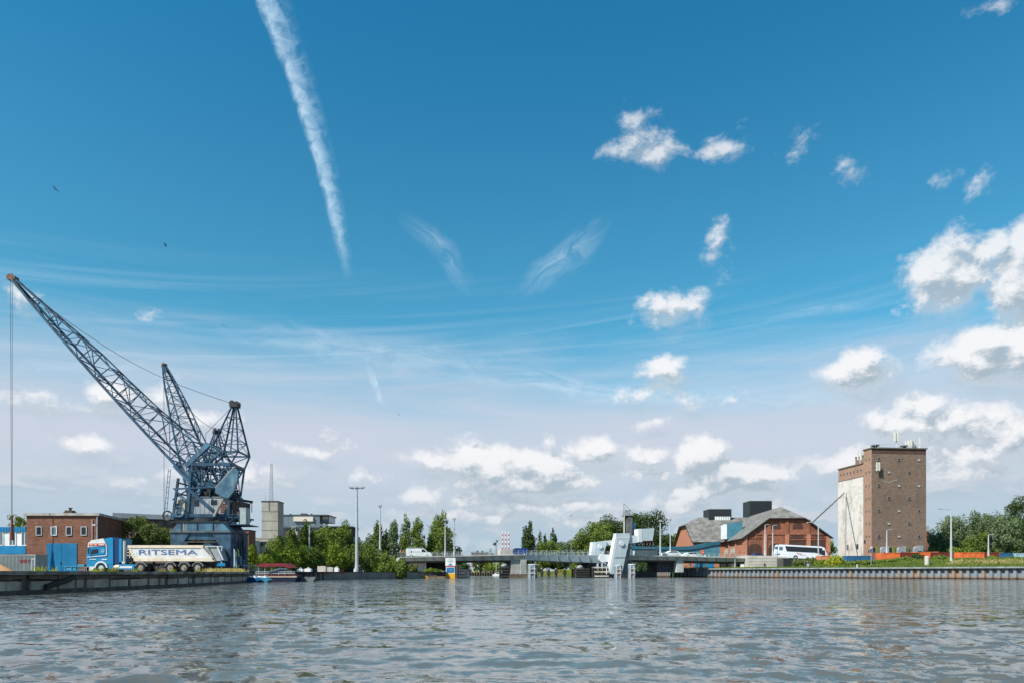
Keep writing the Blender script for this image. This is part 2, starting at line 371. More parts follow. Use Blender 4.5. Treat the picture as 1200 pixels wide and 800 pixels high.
# ---------------------------------------------------------------- water
def water_material():
    m = bpy.data.materials.new('river_water'); m.use_nodes = True; t = NT(m.node_tree); b = t.n['Principled BSDF']
    co = t.n.new('ShaderNodeTexCoord').outputs['Object']
    f = t.noise(co, .05, 3, .5)
    t.put(b.inputs['Base Color'], t.mix(f, (.112, .100, .076, 1), (.082, .090, .084, 1)))
    b.inputs['Roughness'].default_value = .06; b.inputs['IOR'].default_value = 1.62; b.inputs['Specular IOR Level'].default_value = .5
    # ripples finer than the mesh: slopes taken straight from noise, all sizes from boat length to hand width
    n1 = t.noise(t.vm('MULTIPLY', co, (.85, 1.0, 1)), 1.7, 6, .66, .2, out='Color')
    n2 = t.noise(t.vm('ADD', t.vm('MULTIPLY', co, (1.1, .9, 1)), (31, 7, 3)), 3.8, 5, .66, .3, out='Color')
    # calm and gusty patches
    g = t.ramp(t.noise(t.vm('MULTIPLY', co, (.07, .12, 1)), 1.0, 5, .6), .34, .66, .55, 1.25)
    x, y, z = t.sep(co)      # flattened water where the viewer's own boat has just passed
    wk = t.m('MULTIPLY', t.ramp(t.m('ABSOLUTE', t.m('ADD', x, t.m('MULTIPLY', y, .03))), 5.0, 1.0), t.ramp(y, 34, 12))
    g = t.m('MULTIPLY', g, t.m('SUBTRACT', 1.0, t.m('MULTIPLY', wk, .6)))
    n3 = t.noise(t.vm('MULTIPLY', co, (.28, .75, 1)), .55, 4, .6, .3, out='Color')
    sl = t.vm('ADD', t.vm('MULTIPLY', t.vm('SUBTRACT', n3, (.5, .5, .5)), (.25, .55, 0)), t.vm('ADD', t.vm('MULTIPLY', t.vm('SUBTRACT', n1, (.5, .5, .5)), (1.2, 2.1, 0)), t.vm('MULTIPLY', t.vm('SUBTRACT', n2, (.5, .5, .5)), (1.1, 1.25, 0))))
    sc_ = t.n.new('ShaderNodeVectorMath'); sc_.operation = 'SCALE'; t.put(sc_.inputs[0], sl); t.put(sc_.inputs['Scale'], g)
    geo = t.n.new('ShaderNodeNewGeometry')
    t.l.new(t.vm('NORMALIZE', t.vm('ADD', geo.outputs['Normal'], sc_.outputs[0])), b.inputs['Normal'])
    return m
def make_water():
    rs = [0.6]
    while rs[-1] < 700: rs.append(rs[-1] * 1.0085 + .002)
    r = np.array(rs); th = np.radians(np.linspace(-62, 62, 900))
    R, T = np.meshgrid(r, th, indexing='ij')
    x = R * np.sin(T); y = R * np.cos(T); z = np.zeros_like(x)
    dr = R * .0085
    rng = np.random.default_rng(7)
    N = 150
    for i in range(N):
        lam = 0.12 * (1.0 / 0.12) ** ((i + rng.random()) / N)
        ang = rng.normal(-1.35, .62); k = 2 * math.pi / lam
        amp = .0235 * lam / (2 * math.pi)
        ph = rng.random() * 6.28
        w = np.clip(lam / (3.2 * dr) - 1, 0, 1)
        s = np.sin(k * (x * math.cos(ang) + y * math.sin(ang)) + ph + .6 * np.sin(.31 * x * rng.random() + .27 * y))
        z += amp * w * (s + .28 * np.cos(2 * np.arcsin(np.clip(s, -1, 1))) * -1)
    z *= 1 - .55 * np.exp(-((x + .4) / 3.2) ** 2) * np.clip((30 - R) / 16, 0, 1)
    z += .022 * np.sin(2.1 * y + .35 * x + .8 * np.sin(.5 * x)) * np.exp(-((x - 1) / 9) ** 2) * np.clip((34 - R) / 20, 0, 1)
    # gentle wake ridges left by the boat the photographer stands on
    for (kx, ky, am, ph) in ((.55, 1.9, .020, 0), (-.7, 1.7, .016, 2)):
        z += am * np.sin(kx * x + ky * y + ph) * np.exp(-((R - 13) / 9) ** 2) * np.exp(-(x / 6) ** 2)
    nr, nt = x.shape
    v = np.stack([x, y, z], -1).reshape(-1, 3)
    i = np.arange(nr - 1)[:, None] * nt + np.arange(nt - 1)[None]
    q = np.stack([i, i + 1, i + nt + 1, i + nt], -1).reshape(-1, 4)[:, ::-1]
    me = bpy.data.meshes.new('water'); me.vertices.add(len(v)); me.vertices.foreach_set('co', v.ravel())
    me.loops.add(q.size); me.loops.foreach_set('vertex_index', q.ravel().astype(np.int32))
    me.polygons.add(len(q)); me.polygons.foreach_set('loop_start', np.arange(0, q.size, 4, dtype=np.int32))
    me.polygons.foreach_set('use_smooth', np.ones(len(q), bool)); me.update(); me.validate()
    M = water_material(); me.materials.append(M)
    o = struct(bpy.data.objects.new('water', me)); COL.objects.link(o)
    # the rest of the harbour, beside and behind the viewer
    b = MB(); n = 24; a0, a1 = math.radians(62), math.radians(298)
    vs = [(0, 0, -.01)]
    for i in range(n + 1):
        a = a0 + (a1 - a0) * i / n; vs.append((700 * math.sin(a), 700 * math.cos(a), -.01))
    b.add(vs, [(0, i + 1, i + 2) for i in range(n)])
    struct(b.build('water', M))
make_water()
# ---------------------------------------------------------------- palette
WHITE = mat('white_paint', (.78, .79, .78), (.62, .63, .62), .6, .45, streak=.25)
CREAM = mat('cream_paint', (.72, .62, .48), (.60, .50, .38), .8, .5, streak=.4, sc=(.22, .16, .1))
DARK = mat('dark_metal', (.035, .037, .042), (.02, .02, .022), 2, .6)
BLACK = mat('black_rubber', (.018, .018, .018), (.03, .028, .025), 3, .9)
GREY = mat('grey_metal', (.33, .35, .36), (.24, .26, .27), .8, .5, streak=.35)
LGREY = mat('light_grey_steel', (.52, .56, .58), (.44, .48, .50), .5, .45, streak=.15, sc=(.25, .27, .28))
GALV = mat('galvanised_steel', (.50, .53, .54), (.40, .42, .43), 1.2, .45, .2)
CONC = mat('concrete', (.36, .34, .30), (.25, .24, .21), .5, .9, bump=.4, streak=.6, sc=(.08, .075, .06))
CONCL = mat('pale_concrete', (.52, .48, .43), (.42, .38, .34), .5, .9, bump=.3, streak=.35, sc=(.2, .18, .15))
BLUE = mat('blue_paint', (.010, .20, .40), (.008, .15, .32), .7, .5, streak=.2)
RUST = mat('rusty_steel', (.22, .10, .05), (.12, .06, .035), 1.5, .85, bump=.4)
CRANE = mat('weathered_blue_paint', (.032, .092, .155), (.010, .028, .055), .9, .5, bump=.2, streak=.6, sc=(.14, .12, .09))
CRANE2 = mat('chalky_blue_paint', (.085, .19, .27), (.035, .085, .14), .7, .55, bump=.2, streak=.7, sc=(.30, .29, .22))
GLASS = glassy('dark_glass', (.012, .016, .022))
GLASSB = glassy('pale_glass', (.10, .15, .18), .15)
ORANGE = mat('orange_paint', (.70, .16, .045), (.58, .12, .04), .8, .55, streak=.35, sc=(.25, .07, .03))
DKRED = mat('dark_red_paint', (.20, .035, .025), (.13, .03, .022), .8, .6, streak=.4)
RED = mat('red_paint', (.50, .05, .035), (.38, .04, .03), 1, .55)
YELLOW = mat('yellow_paint', (.80, .42, .02), (.70, .33, .02), 1, .5)
WOOD = mat('old_timber', (.20, .15, .10), (.10, .075, .055), 1.5, .9, bump=.4, streak=.4)
DKWOOD = mat('tarred_timber', (.028, .027, .026), (.045, .04, .035), 1.5, .85, bump=.4)
SKIN = mat('skin', (.50, .30, .22), (.45, .27, .2), 5, .6)

# ---------------------------------------------------------------- ground
def ground_mat():
    m = bpy.data.materials.new('grass_and_earth'); m.use_nodes = True; t = NT(m.node_tree); b = t.n['Principled BSDF']
    co = t.n.new('ShaderNodeTexCoord').outputs['Object']
    f = t.noise(co, .22, 7, .65); g = t.noise(co, 1.7, 6, .7)
    c = t.mix(t.ramp(f, .36, .62), (.075, .125, .022, 1), (.17, .17, .055, 1))
    c = t.mix(t.ramp(g, .42, .68, 0, .8), c, (.045, .075, .018, 1))
    t.l.new(c, b.inputs['Base Color']); b.inputs['Roughness'].default_value = 1; b.inputs['Specular IOR Level'].default_value = .1
    bn = t.n.new('ShaderNodeBump'); bn.inputs['Distance'].default_value = .25; bn.inputs['Strength'].default_value = .8
    t.put(bn.inputs['Height'], t.noise(co, 5, 5, .7)); t.l.new(bn.outputs[0], b.inputs['Normal'])
    return m
GROUND = ground_mat()
PAVE = mat('dusty_quay_paving', (.24, .22, .19), (.17, .15, .13), .4, .95, bump=.4, streak=0)
ASPH = mat('asphalt', (.055, .055, .055), (.075, .072, .07), .6, .92, bump=.2)

struct(MB().prism([(-24.9, -40), (-25.2, 38), (-25.9, 55), (-26.9, 62), (-30.2, 84), (-34, 86), (-34.5, 104), (-31.9, 106.6), (-31.3, 108), (-21.3, 127.6), (-13.3, 150.5), (-10.8, 176), (-17, 268), (-30, 300), (-700, 1200), (-900, -40)], -3, 1.15, 'z').build('quay_ground', PAVE))
struct(MB().prism([(-60, 288), (-16, 276), (-3, 302), (3, 302), (6, 262), (33, 246), (35, 203), (80, 205), (900, 1500), (-900, 1500)], -3, 1.3, 'z').build('far_bank', GROUND))
struct(MB().prism([(38.3, 192.6), (85.3, 122.6), (150.9, 24.4), (400, -60), (1200, 300), (1200, 1500), (60, 1500), (37, 230)], -3, 2.06, 'z').build('riverbank_ground', GROUND))

# the bank rising behind the sheet piles on the right, with its rough grass
WA, WB = Vector((37.6, 192, 0)), Vector((150, 24, 0))
WD = (WB - WA).normalized(); WN = Vector((-WD.y, WD.x, 0))
if WN.x < 0: WN = -WN
def wall_pt(s, off=0.0, z=0.0): p = WA + WD * s + WN * off; p.z = z; return p
def bank_z(s, off):
    k = min(1, max(0, (s - 34) / 16)); k = k * k * (3 - 2 * k)
    prof = np.interp(off, [.5, 3, 7, 13, 20, 60], [2.1, 2.3, 2.9, 3.55, 3.75, 3.75])
    return 2.1 + (prof - 2.1) * k
def make_bank():
    rng = random.Random(4); b = MB(); S = [26 + i * 1.2 for i in range(110)]; O = [.5, 1.2, 2, 3, 4.2, 5.6, 7.2, 9, 11, 13.5, 17, 22, 30, 45, 70, 120]
    vs = []
    for s in S:
        for o_ in O:
            z = bank_z(s, o_) + (rng.uniform(-.09, .12) if 1 < o_ < 30 else 0) + .01
            vs.append(tuple(wall_pt(s, o_, z)))
    n = len(O)
    b.add(vs, [(i * n + j, (i + 1) * n + j, (i + 1) * n + j + 1, i * n + j + 1) for i in range(len(S) - 1) for j in range(n - 1)])
    struct(b.build('grassy_bank', GROUND, smooth=True))
make_bank()

# ---------------------------------------------------------------- sheet piling
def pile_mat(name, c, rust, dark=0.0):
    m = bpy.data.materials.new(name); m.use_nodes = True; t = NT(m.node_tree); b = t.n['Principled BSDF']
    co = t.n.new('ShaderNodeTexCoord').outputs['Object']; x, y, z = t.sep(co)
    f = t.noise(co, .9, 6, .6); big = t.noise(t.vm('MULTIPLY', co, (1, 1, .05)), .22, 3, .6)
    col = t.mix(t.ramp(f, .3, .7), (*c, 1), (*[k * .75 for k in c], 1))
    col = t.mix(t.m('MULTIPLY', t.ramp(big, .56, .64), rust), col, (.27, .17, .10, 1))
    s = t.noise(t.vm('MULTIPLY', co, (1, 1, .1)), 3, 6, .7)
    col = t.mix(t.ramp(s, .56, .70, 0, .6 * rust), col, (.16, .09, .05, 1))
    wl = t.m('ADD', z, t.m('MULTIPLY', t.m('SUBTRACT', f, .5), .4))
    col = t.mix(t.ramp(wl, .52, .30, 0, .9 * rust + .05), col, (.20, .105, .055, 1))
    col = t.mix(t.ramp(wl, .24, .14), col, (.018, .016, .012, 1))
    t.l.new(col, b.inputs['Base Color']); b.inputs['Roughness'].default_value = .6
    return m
def sheet_wall(name, label, A, B, z1, period, depth, m, cap_m, cap=(.55, .30), cat='quay wall'):
    A = Vector((*A, 0)); B = Vector((*B, 0)); d = (B - A); L = d.length; d.normalize()
    n = Vector((d.y, -d.x, 0))
    if n.dot(-(A + B) / 2) < 0: n = -n         # towards the water (the viewer's side)
    t = thing(name, label, cat, (A.x, A.y, 0))
    b = MB(); pr = [(0, 0), (.36, 0), (.5, -depth), (.86, -depth)]; k = int(L / period) + 1; pts = []
    for i in range(k):
        for (f, o) in pr:
            s = (i + f) * period
            if s <= L: pts.append(A + d * s + n * o)
    vs = []
    for p in pts: vs += [(p.x, p.y, -1.5), (p.x, p.y, z1 - .02)]
    b.add(vs, [(2 * i, 2 * i + 2, 2 * i + 3, 2 * i + 1) for i in range(len(pts) - 1)])
    b.build('piling', m, t, True)
    c = MB(); c.beam(A + n * .08 + Vector((0, 0, z1 - cap[1] / 2 + .04)), B + n * .08 + Vector((0, 0, z1 - cap[1] / 2 + .04)), cap[0] + 2 * .0 + depth, cap[1])
    c.build('capping_beam', cap_m, t, True)
    return t
PILE = pile_mat('pile_steel', (.20, .23, .255), .85)
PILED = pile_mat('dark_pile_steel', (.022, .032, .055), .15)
CAPM = mat('capping_steel', (.27, .30, .30), (.17, .20, .19), .8, .7, streak=.3)
sheet_wall('sheet_pile_wall', 'long grey corrugated steel wall under the grassy bank on the right shore', (40.8, 187.2), (150, 24), 2.1, 1.22, .42, PILE, CAPM, (.30, .26))
sheet_wall('sheet_pile_wall', 'short pale corrugated steel wall under the right end of the bridge', (37.6, 192), (40.2, 188.1), 1.9, .62, .25, PILE, CAPM, (.2, .12))
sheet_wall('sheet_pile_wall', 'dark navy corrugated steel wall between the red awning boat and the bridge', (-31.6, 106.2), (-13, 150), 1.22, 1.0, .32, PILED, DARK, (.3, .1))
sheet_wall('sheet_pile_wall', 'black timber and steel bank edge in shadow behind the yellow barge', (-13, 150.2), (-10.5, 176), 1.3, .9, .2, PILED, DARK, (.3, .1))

# ---------------------------------------------------------------- old concrete quay on the left
def left_quay():
    t = thing('quay_wall', 'old stained concrete quay wall with sunken panels below the truck and crane', 'quay wall', (-25.5, 45, 0))
    E = [(-24.8, -20), (-25.2, 38), (-25.9, 55), (-26.9, 62), (-30.2, 84)]
    dk = mat('wet_black_concrete', (.075, .058, .046), (.15, .12, .095), .8, .9, bump=.6, streak=.6, sc=(.02, .018, .015))
    pn = mat('stained_concrete_panel', (.58, .49, .39), (.34, .28, .22), .55, .95, bump=.5, streak=.9, sc=(.045, .038, .03))
    cp = mat('quay_edge_stone', (.36, .33, .28), (.15, .13, .11), .7, .95, bump=.5, streak=.5)
    body, pan, cop, bm_ = MB(), MB(), MB(), MB()
    rng = random.Random(12)
    for (a, b_) in zip(E[:-1], E[1:]):
        a = Vector((*a, 0)); b_ = Vector((*b_, 0)); d = (b_ - a).normalized(); L = (b_ - a).length; n = Vector((d.y, -d.x, 0))
        if n.x < 0: n = -n
        up = Vector((0, 0, 1))
        body.beam(a + up * -.4 - n * .30, b_ + up * -.4 - n * .30, .60, 3.0)          # backing, flush inner plane
        cop.beam(a + up * 1.09 - n * .22, b_ + up * 1.09 - n * .22, 1.2, .20)
        s = .6; k = 0
        while s < L - 1:
            w = 2.55 if k % 3 else 2.3
            w = min(w, L - s - .2)
            p = a + d * s + n * .03; q = a + d * (s + w) + n * .03
            pan.beam(p + up * (.44 + rng.uniform(-.04, .03)), q + up * (.44 + rng.uniform(-.03, .04)), .18 + rng.uniform(0, .08), .48 + rng.uniform(-.06, .08), up=(0, 0, 1))
            zz_ = rng.uniform(-.04, .04); oo = rng.uniform(-.03, .06)
            bm_.beam(a + d * (s - .3) + up * (.86 + zz_) + n * (.02 + oo), a + d * (s + w * rng.uniform(.4, .6)) + up * (.85 + zz_) + n * (.02 + oo), .38, rng.uniform(.2, .34))
            bm_.beam(a + d * (s + w * .4) + up * .87 + n * (.0 + oo), a + d * (s + w + .3) + up * (.86 - zz_) + n * (.01), .36, rng.uniform(.16, .30))
            r = a + d * (s + w + .15) + n * .05
            bm_.beam(r + up * -.5, r + up * .74, .24, .18, up=n)
            s += w + .30; k += 1
        bm_.beam(a + up * .07 + n * .06, b_ + up * .07 + n * .06, .30, .26)
    body.build('wall_body', dk, t, True); pan.build('panel', pn, t, True); bm_.build('waling', dk, t, True); cop.build('coping', cp, t, True)
    f = MB(); f.beam((-24.95, 39.6, .35), (-25.02, 42.3, .86), .16, .22); f.beam((-24.92, 39.5, .22), (-24.99, 42.0, .68), .1, .12)
    tag(f.build('fender_beam', DKWOOD), 'dark timber beam leaning diagonally against the quay wall below the grey container', 'beam')
    e = MB(); e.beam((-30.1, 84.3, -.4), (-46, 88.5, -.4), .6, 3.0)
    e.build('return_wall', dk, t, True)
left_quay()

# ---------------------------------------------------------------- foliage
def quads_mesh(name, v, m):
    me = bpy.data.meshes.new(name); n = len(v) // 4
    me.vertices.add(len(v)); me.vertices.foreach_set('co', v.astype(np.float32).ravel())
    me.loops.add(4 * n); me.loops.foreach_set('vertex_index', np.arange(4 * n, dtype=np.int32))
    me.polygons.add(n); me.polygons.foreach_set('loop_start', np.arange(0, 4 * n, 4, dtype=np.int32))
    me.update(); me.materials.append(m); return me
def leaf_cloud(lobes, n, size, seed, name, m, parent=None, loc=(0, 0, 0), shell=.22, aspect=1.7):
    rng = np.random.default_rng(seed); L = np.array(lobes, float)
    area = (L[:, 3] * L[:, 4] + L[:, 3] * L[:, 5] + L[:, 4] * L[:, 5]); w = area / area.sum()
    k = rng.choice(len(L), n, p=w)
    d = rng.normal(size=(n, 3)); d /= np.linalg.norm(d, axis=1)[:, None]
    r = 1 - np.abs(rng.normal(0, shell, n)); r = np.clip(r, .25, 1) * (1 + .10 * rng.standard_normal(n) * (rng.random(n) < .3))
    p = L[k, :3] + d * L[k, 3:6] * r[:, None]
    keep = p[:, 2] > .05; p = p[keep]; d = d[keep]; n = len(p)
    nr = d + rng.normal(0, .55, (n, 3)); nr /= np.linalg.norm(nr, axis=1)[:, None]
    a = np.cross(nr, rng.normal(size=(n, 3))); a /= np.linalg.norm(a, axis=1)[:, None]; b = np.cross(nr, a)
    s = size * rng.uniform(.55, 1.35, n)[:, None] / 2
    a = a * s * aspect ** .5; b = b * s / aspect ** .5
    v = np.stack([p - a, p + b * .9, p + a, p - b * .9], 1).reshape(-1, 3)
    me = quads_mesh(name, v, m)
    o = bpy.data.objects.new(name, me); COL.objects.link(o); o.parent = parent; o.location = loc
    return o
BARK = mat('bark', (.10, .08, .06), (.06, .05, .04), 2, .95, bump=.5)
LF = {'mid': leafy('mid_green_leaves', (.150, .205, .046), (.078, .116, .030), (.24, .29, .07)),
      'dark': leafy('dark_green_leaves', (.060, .098, .032), (.032, .056, .021), (.105, .150, .048), .2),
      'bright': leafy('bright_green_leaves', (.195, .260, .042), (.085, .130, .028), (.31, .37, .058), .3),
      'grey': leafy('silvery_willow_leaves', (.155, .205, .105), (.080, .118, .060), (.24, .29, .16), .25),
      'olive': leafy('olive_green_leaves', (.140, .175, .058), (.074, .10, .038), (.21, .245, .085)),
      'yellow': leafy('yellow_green_leaves', (.36, .37, .05), (.19, .23, .035), (.50, .46, .06), .3),
      'dry': leafy('dry_grass_blades', (.55, .42, .19), (.34, .28, .12), (.66, .54, .26), .3)}
def tree(name, label, u, vtop, wpx, d, kind='round', leaf='mid', base=1.2, group=None, seed=None, dens=1.0, dep=1.0, lsize=None, cat=None, trunk=.18):
    seed = seed if seed is not None else int(u * 7 + vtop) % 9973
    rng = random.Random(seed)
    x = X(u, d)
    if base == 'bank':
        q = Vector((x, d, 0)) - WA; base = bank_z(q.dot(WD), max(.5, q.dot(WN))) - .1
    W = wpx / F * d; H = max(.5, Z(vtop, d) - base)
    t = thing(name, label, cat or ('bush' if kind == 'bush' else 'tree'), (x, d, base), 0, group)
    lobes = []
    if kind == 'round':
        n = 26; c0 = H * (.56 + trunk * .35); hz = H - c0; a, b_ = W / 2, W / 2 * dep
        lobes.append((0, 0, c0, a * .66, b_ * .66, hz * .72))
        for i in range(n):
            z = rng.uniform(-.85, .82); th = i * 2.4 + rng.random(); rr = math.sqrt(1 - z * z) * .72
            s = rng.uniform(.26, .42)
            lobes.append((a * rr * math.cos(th), b_ * rr * math.sin(th), c0 + z * hz * .78 if z > 0 else c0 + z * (c0 - H * trunk) * .8, a * s, b_ * s, min(hz, a) * s * 1.0))
    elif kind == 'poplar':
        n = 17
        for i in range(n):
            f = i / (n - 1); z = H * (.06 + .87 * f); r = rng.uniform(.72, 1.08) * W / 2 * (math.sin(math.pi * min(1, (.25 + .75 * f))) * .50 + .52) * (1 - .50 * f ** 1.6)
            o = W * .22 * (1 - f * .5)
            lobes.append((rng.uniform(-o, o), rng.uniform(-o, o), z, r * rng.uniform(.75, 1.05), r * rng.uniform(.75, 1.05), H / n * rng.uniform(1.1, 1.6)))
        for i in range(22):
            f = rng.random(); th = rng.random() * 6.28; r = W / 2 * .72 * (1 - .6 * f)
            lobes.append((r * math.cos(th), r * math.sin(th), H * (.15 + .72 * f), W * .13, W * .13, H * .085))
    elif kind == 'bush':
        n = 16; a = W / 2
        lobes.append((0, 0, H * .35, a * .7, a * .7 * dep, H * .5))
        for i in range(n):
            th = rng.random() * 6.28; rr = rng.uniform(.25, .78); s = rng.uniform(.18, .34)
            lobes.append((a * rr * math.cos(th), a * rr * math.sin(th) * dep, H * rng.uniform(.12, .80) * (1 - .35 * rr * rr), a * s, a * s * dep, H * s * rng.uniform(.8, 1.1)))
    elif kind == 'willow':
        n = 24; a = W / 2; c0 = H * .55
        lobes.append((0, 0, c0, a * .62, a * .62, H * .36))
        for i in range(n):
            z = rng.uniform(-.9, .85); th = i * 2.4; rr = math.sqrt(1 - z * z) * .74; s = rng.uniform(.18, .32)
            lobes.append((a * rr * math.cos(th) - .0, a * rr * math.sin(th), c0 + z * H * .38, a * s, a * s, H * s * .52))
    W = W if True else W
    ls = lsize or max(.20, 1.75 * d / F / 1.0)
    vol = sum((l[3] * l[4] + l[3] * l[5] + l[4] * l[5]) for l in lobes) * 4.2
    nl = int(min(11000, max(900, vol / (ls * ls) * .95 * dens)))
    leaf_cloud(lobes, nl, ls, seed, 'crown' if kind != 'bush' else 'foliage', LF[leaf], t, shell=.25)
    tb = MB()
    if kind == 'bush':
        for i in range(4):
            a = rng.random() * 6.28; tb.tube((0.1 * math.cos(a), .1 * math.sin(a), -.2), (W * .2 * math.cos(a), W * .2 * math.sin(a), H * .6), .06, .02, 5)
        tb.build('stem', BARK, t)
    else:
        r = max(.14, H * .022); top = H * (.8 if kind == 'poplar' else .55)
        tb.tube((0, 0, -.3), (rng.uniform(-.2, .2), 0, top * .5), r * 1.2, r * .8, 8); tb.tube((0, 0, top * .5), (0, 0, top), r * .8, r * .3, 7)
        for i in range(7):
            a = i * 2.4; z0 = top * rng.uniform(.35, .8); l = W * .36
            tb.tube((0, 0, z0), (l * math.cos(a), l * math.sin(a), z0 + H * .18), r * .45, r * .12, 5)
        tb.build('trunk', BARK, t)
    return t
# ---------------------------------------------------------------- left bank: buildings
BRK_L = brick('red_brown_brick', (.26, .105, .062), (.195, .075, .046), (.22, .17, .13), 1.3, dirt=(.07, .045, .035), damt=.45, dscale=.5)
def window(parent, x, y, z, w, h, fr=WHITE, gl=GLASS, ax='x', t_=.06, name='window', bars=0, depth=.08):
    """a framed window on a wall seen along -y (ax='x') or along -x (ax='y'); x, y, z is the centre on the wall face"""
    b = MB(); g = MB(); o = depth
    def bx(m, a0, a1, z0, z1, o0, o1):
        if ax == 'x': m.box(x + a0, x + a1, y - o1, y - o0, z + z0, z + z1)
        else: m.box(x - o1, x - o0, y + a0, y + a1, z + z0, z + z1)
    bx(b, -w / 2, -w / 2 + t_, -h / 2, h / 2, -.01, o); bx(b, w / 2 - t_, w / 2, -h / 2, h / 2, -.01, o)
    bx(b, -w / 2 + t_, w / 2 - t_, h / 2 - t_, h / 2, -.01, o); bx(b, -w / 2 + t_, w / 2 - t_, -h / 2, -h / 2 + t_, -.01, o + .04)
    for i in range(bars):
        c = -w / 2 + w * (i + 1) / (bars + 1); bx(b, c - t_ / 3, c + t_ / 3, -h / 2 + t_, h / 2 - t_, 0, o - .01)
    f = b.build(name, fr, parent)
    bx(g, -w / 2 + t_ - .005, w / 2 - t_ + .005, -h / 2 + t_ - .005, h / 2 - t_ + .005, -.01, o * .4)
    g.build('pane', gl, f)
    return f

def brick_shed():
    d = 95; x0 = X(31, d); z0 = 1.15; s = F / d
    W = 84 / s; Hh = Z(603.5, d) - z0
    rz = math.atan2(-(X(145, 106) - X(115, 95)), 11)   # the right side runs back and a little left
    t = thing('brick_workshop', 'flat roofed brown brick workshop with four small windows and a blue double door', 'building', (x0, d, z0), 0)
    k = (X(145, 106) - X(115, 95))
    b = MB(); b.prism([(0, 0), (W, 0), (W + k, 11), (k, 11)], 0, Hh, 'z'); b.build('wall', BRK_L, t)
    r = MB(); r.prism([(-.25, -.25), (W + .3, -.25), (W + .3 + k, 11.2), (-.25 + k, 11.2)], Hh - .02, Hh + .30, 'z'); r.build('roof', mat('pale_fascia', (.42, .40, .36), (.30, .28, .25), .8, .8, streak=.4), t)
    c = MB(); cx = (66 - 31) / s; c.box(cx, cx + 1.1, 1.5, 2.6, Hh + .3, Hh + .62); c.box(cx + .1, cx + 1.0, 1.6, 2.5, Hh + .62, Hh + .8); c.tube((cx + .6, 2, Hh + .8), (cx + .6, 2, Hh + 1.1), .16, .16); c.tube((cx + .6, 2, Hh + 1.08), (cx + .6, 2, Hh + 1.16), .28, .28)
    c.build('chimney', mat('sooty_brick', (.10, .07, .055), (.05, .04, .035), 2), t)
    dr = MB(); dx0, dx1 = (55 - 31) / s, (90.3 - 31) / s; dh = Z(636, d) - z0
    dr.box(dx0, (dx0 + dx1) / 2 - .02, -.07, .05, 0, dh); dr.box((dx0 + dx1) / 2 + .02, dx1, -.07, .05, 0, dh)
    D = dr.build('door', mat('blue_door_paint', (.008, .13, .27), (.010, .16, .32), .5, .5, streak=.15), t)
    h = MB(); h.box((dx0 + dx1) / 2 - .14, (dx0 + dx1) / 2 - .08, -.13, -.06, 1.0, 1.35); h.build('handle', DARK, D)
    for i, u in enumerate((45.8, 63.4, 81, 98.4)):
        wx = (u - 31) / s; wz = Z(621.6, d) - z0
        f = window(t, wx, 0, wz, 7.0 / s, 10.6 / s, GALV if i != 1 else WHITE, GLASS if i != 1 else GLASSB, t_=.09)
        if i == 1: tag(f, 'window with a ventilator grille and pale panes')
    p = MB(); p.tube(((108.5 - 31) / s, -.08, 2.4), ((108.5 - 31) / s, -.08, Hh - .5), .05, .05, 6); p.tube(((114.3 - 31) / s, -.06, .2), ((114.3 - 31) / s, -.06, Hh), .07, .07, 6)
    p.build('drainpipe', GALV, t)
    l = MB(); l.beam((W - .1, -.05, Hh - 1.25), (W - .1, -.45, Hh - 1.25), .06); l.box(W - .35, W + .05, -.75, -.35, Hh - 1.32, Hh - 1.16); l.build('wall_lamp', LGREY, t)
brick_shed()

def blue_cabin():
    d = 97; s = F / d; z0 = 1.15
    t = thing('site_office', 'white office block with bright blue bands beside the brick workshop', 'building', (X(-60, d), d, z0), 0)
    W = (30.5 + 60) / s; zt = Z(617, d) - z0; z1 = Z(622.8, d) - z0; z2 = Z(639, d) - z0; z3 = Z(648.5, d) - z0
    wall = MB(); wall.box(0, W, 0, 8, .0, zt - .1); wall.build('wall', WHITE, t)
    bl = MB(); bl.box(-.1, W + .02, -.14, 8.1, z1, zt); bl.box(-.1, W + .02, -.10, 7.9, z3, z2)
    for i in range(28): bl.box(i * W / 28, i * W / 28 + .05, -.17, -.13, z1, zt)
    bl.build('fascia', BLUE, t)
    dk = MB(); dk.box(0, W - .02, -.06, .02, 0.02, z3); dk.build('undercroft', DARK, t)
    for u in (15, 29.3, 0.2, -15, -29): window(t, (u + 60) / s, 0, (z1 + z2) / 2, 8.5 / s, 16 / s, WHITE, GLASSB, t_=.1, bars=1)
blue_cabin()

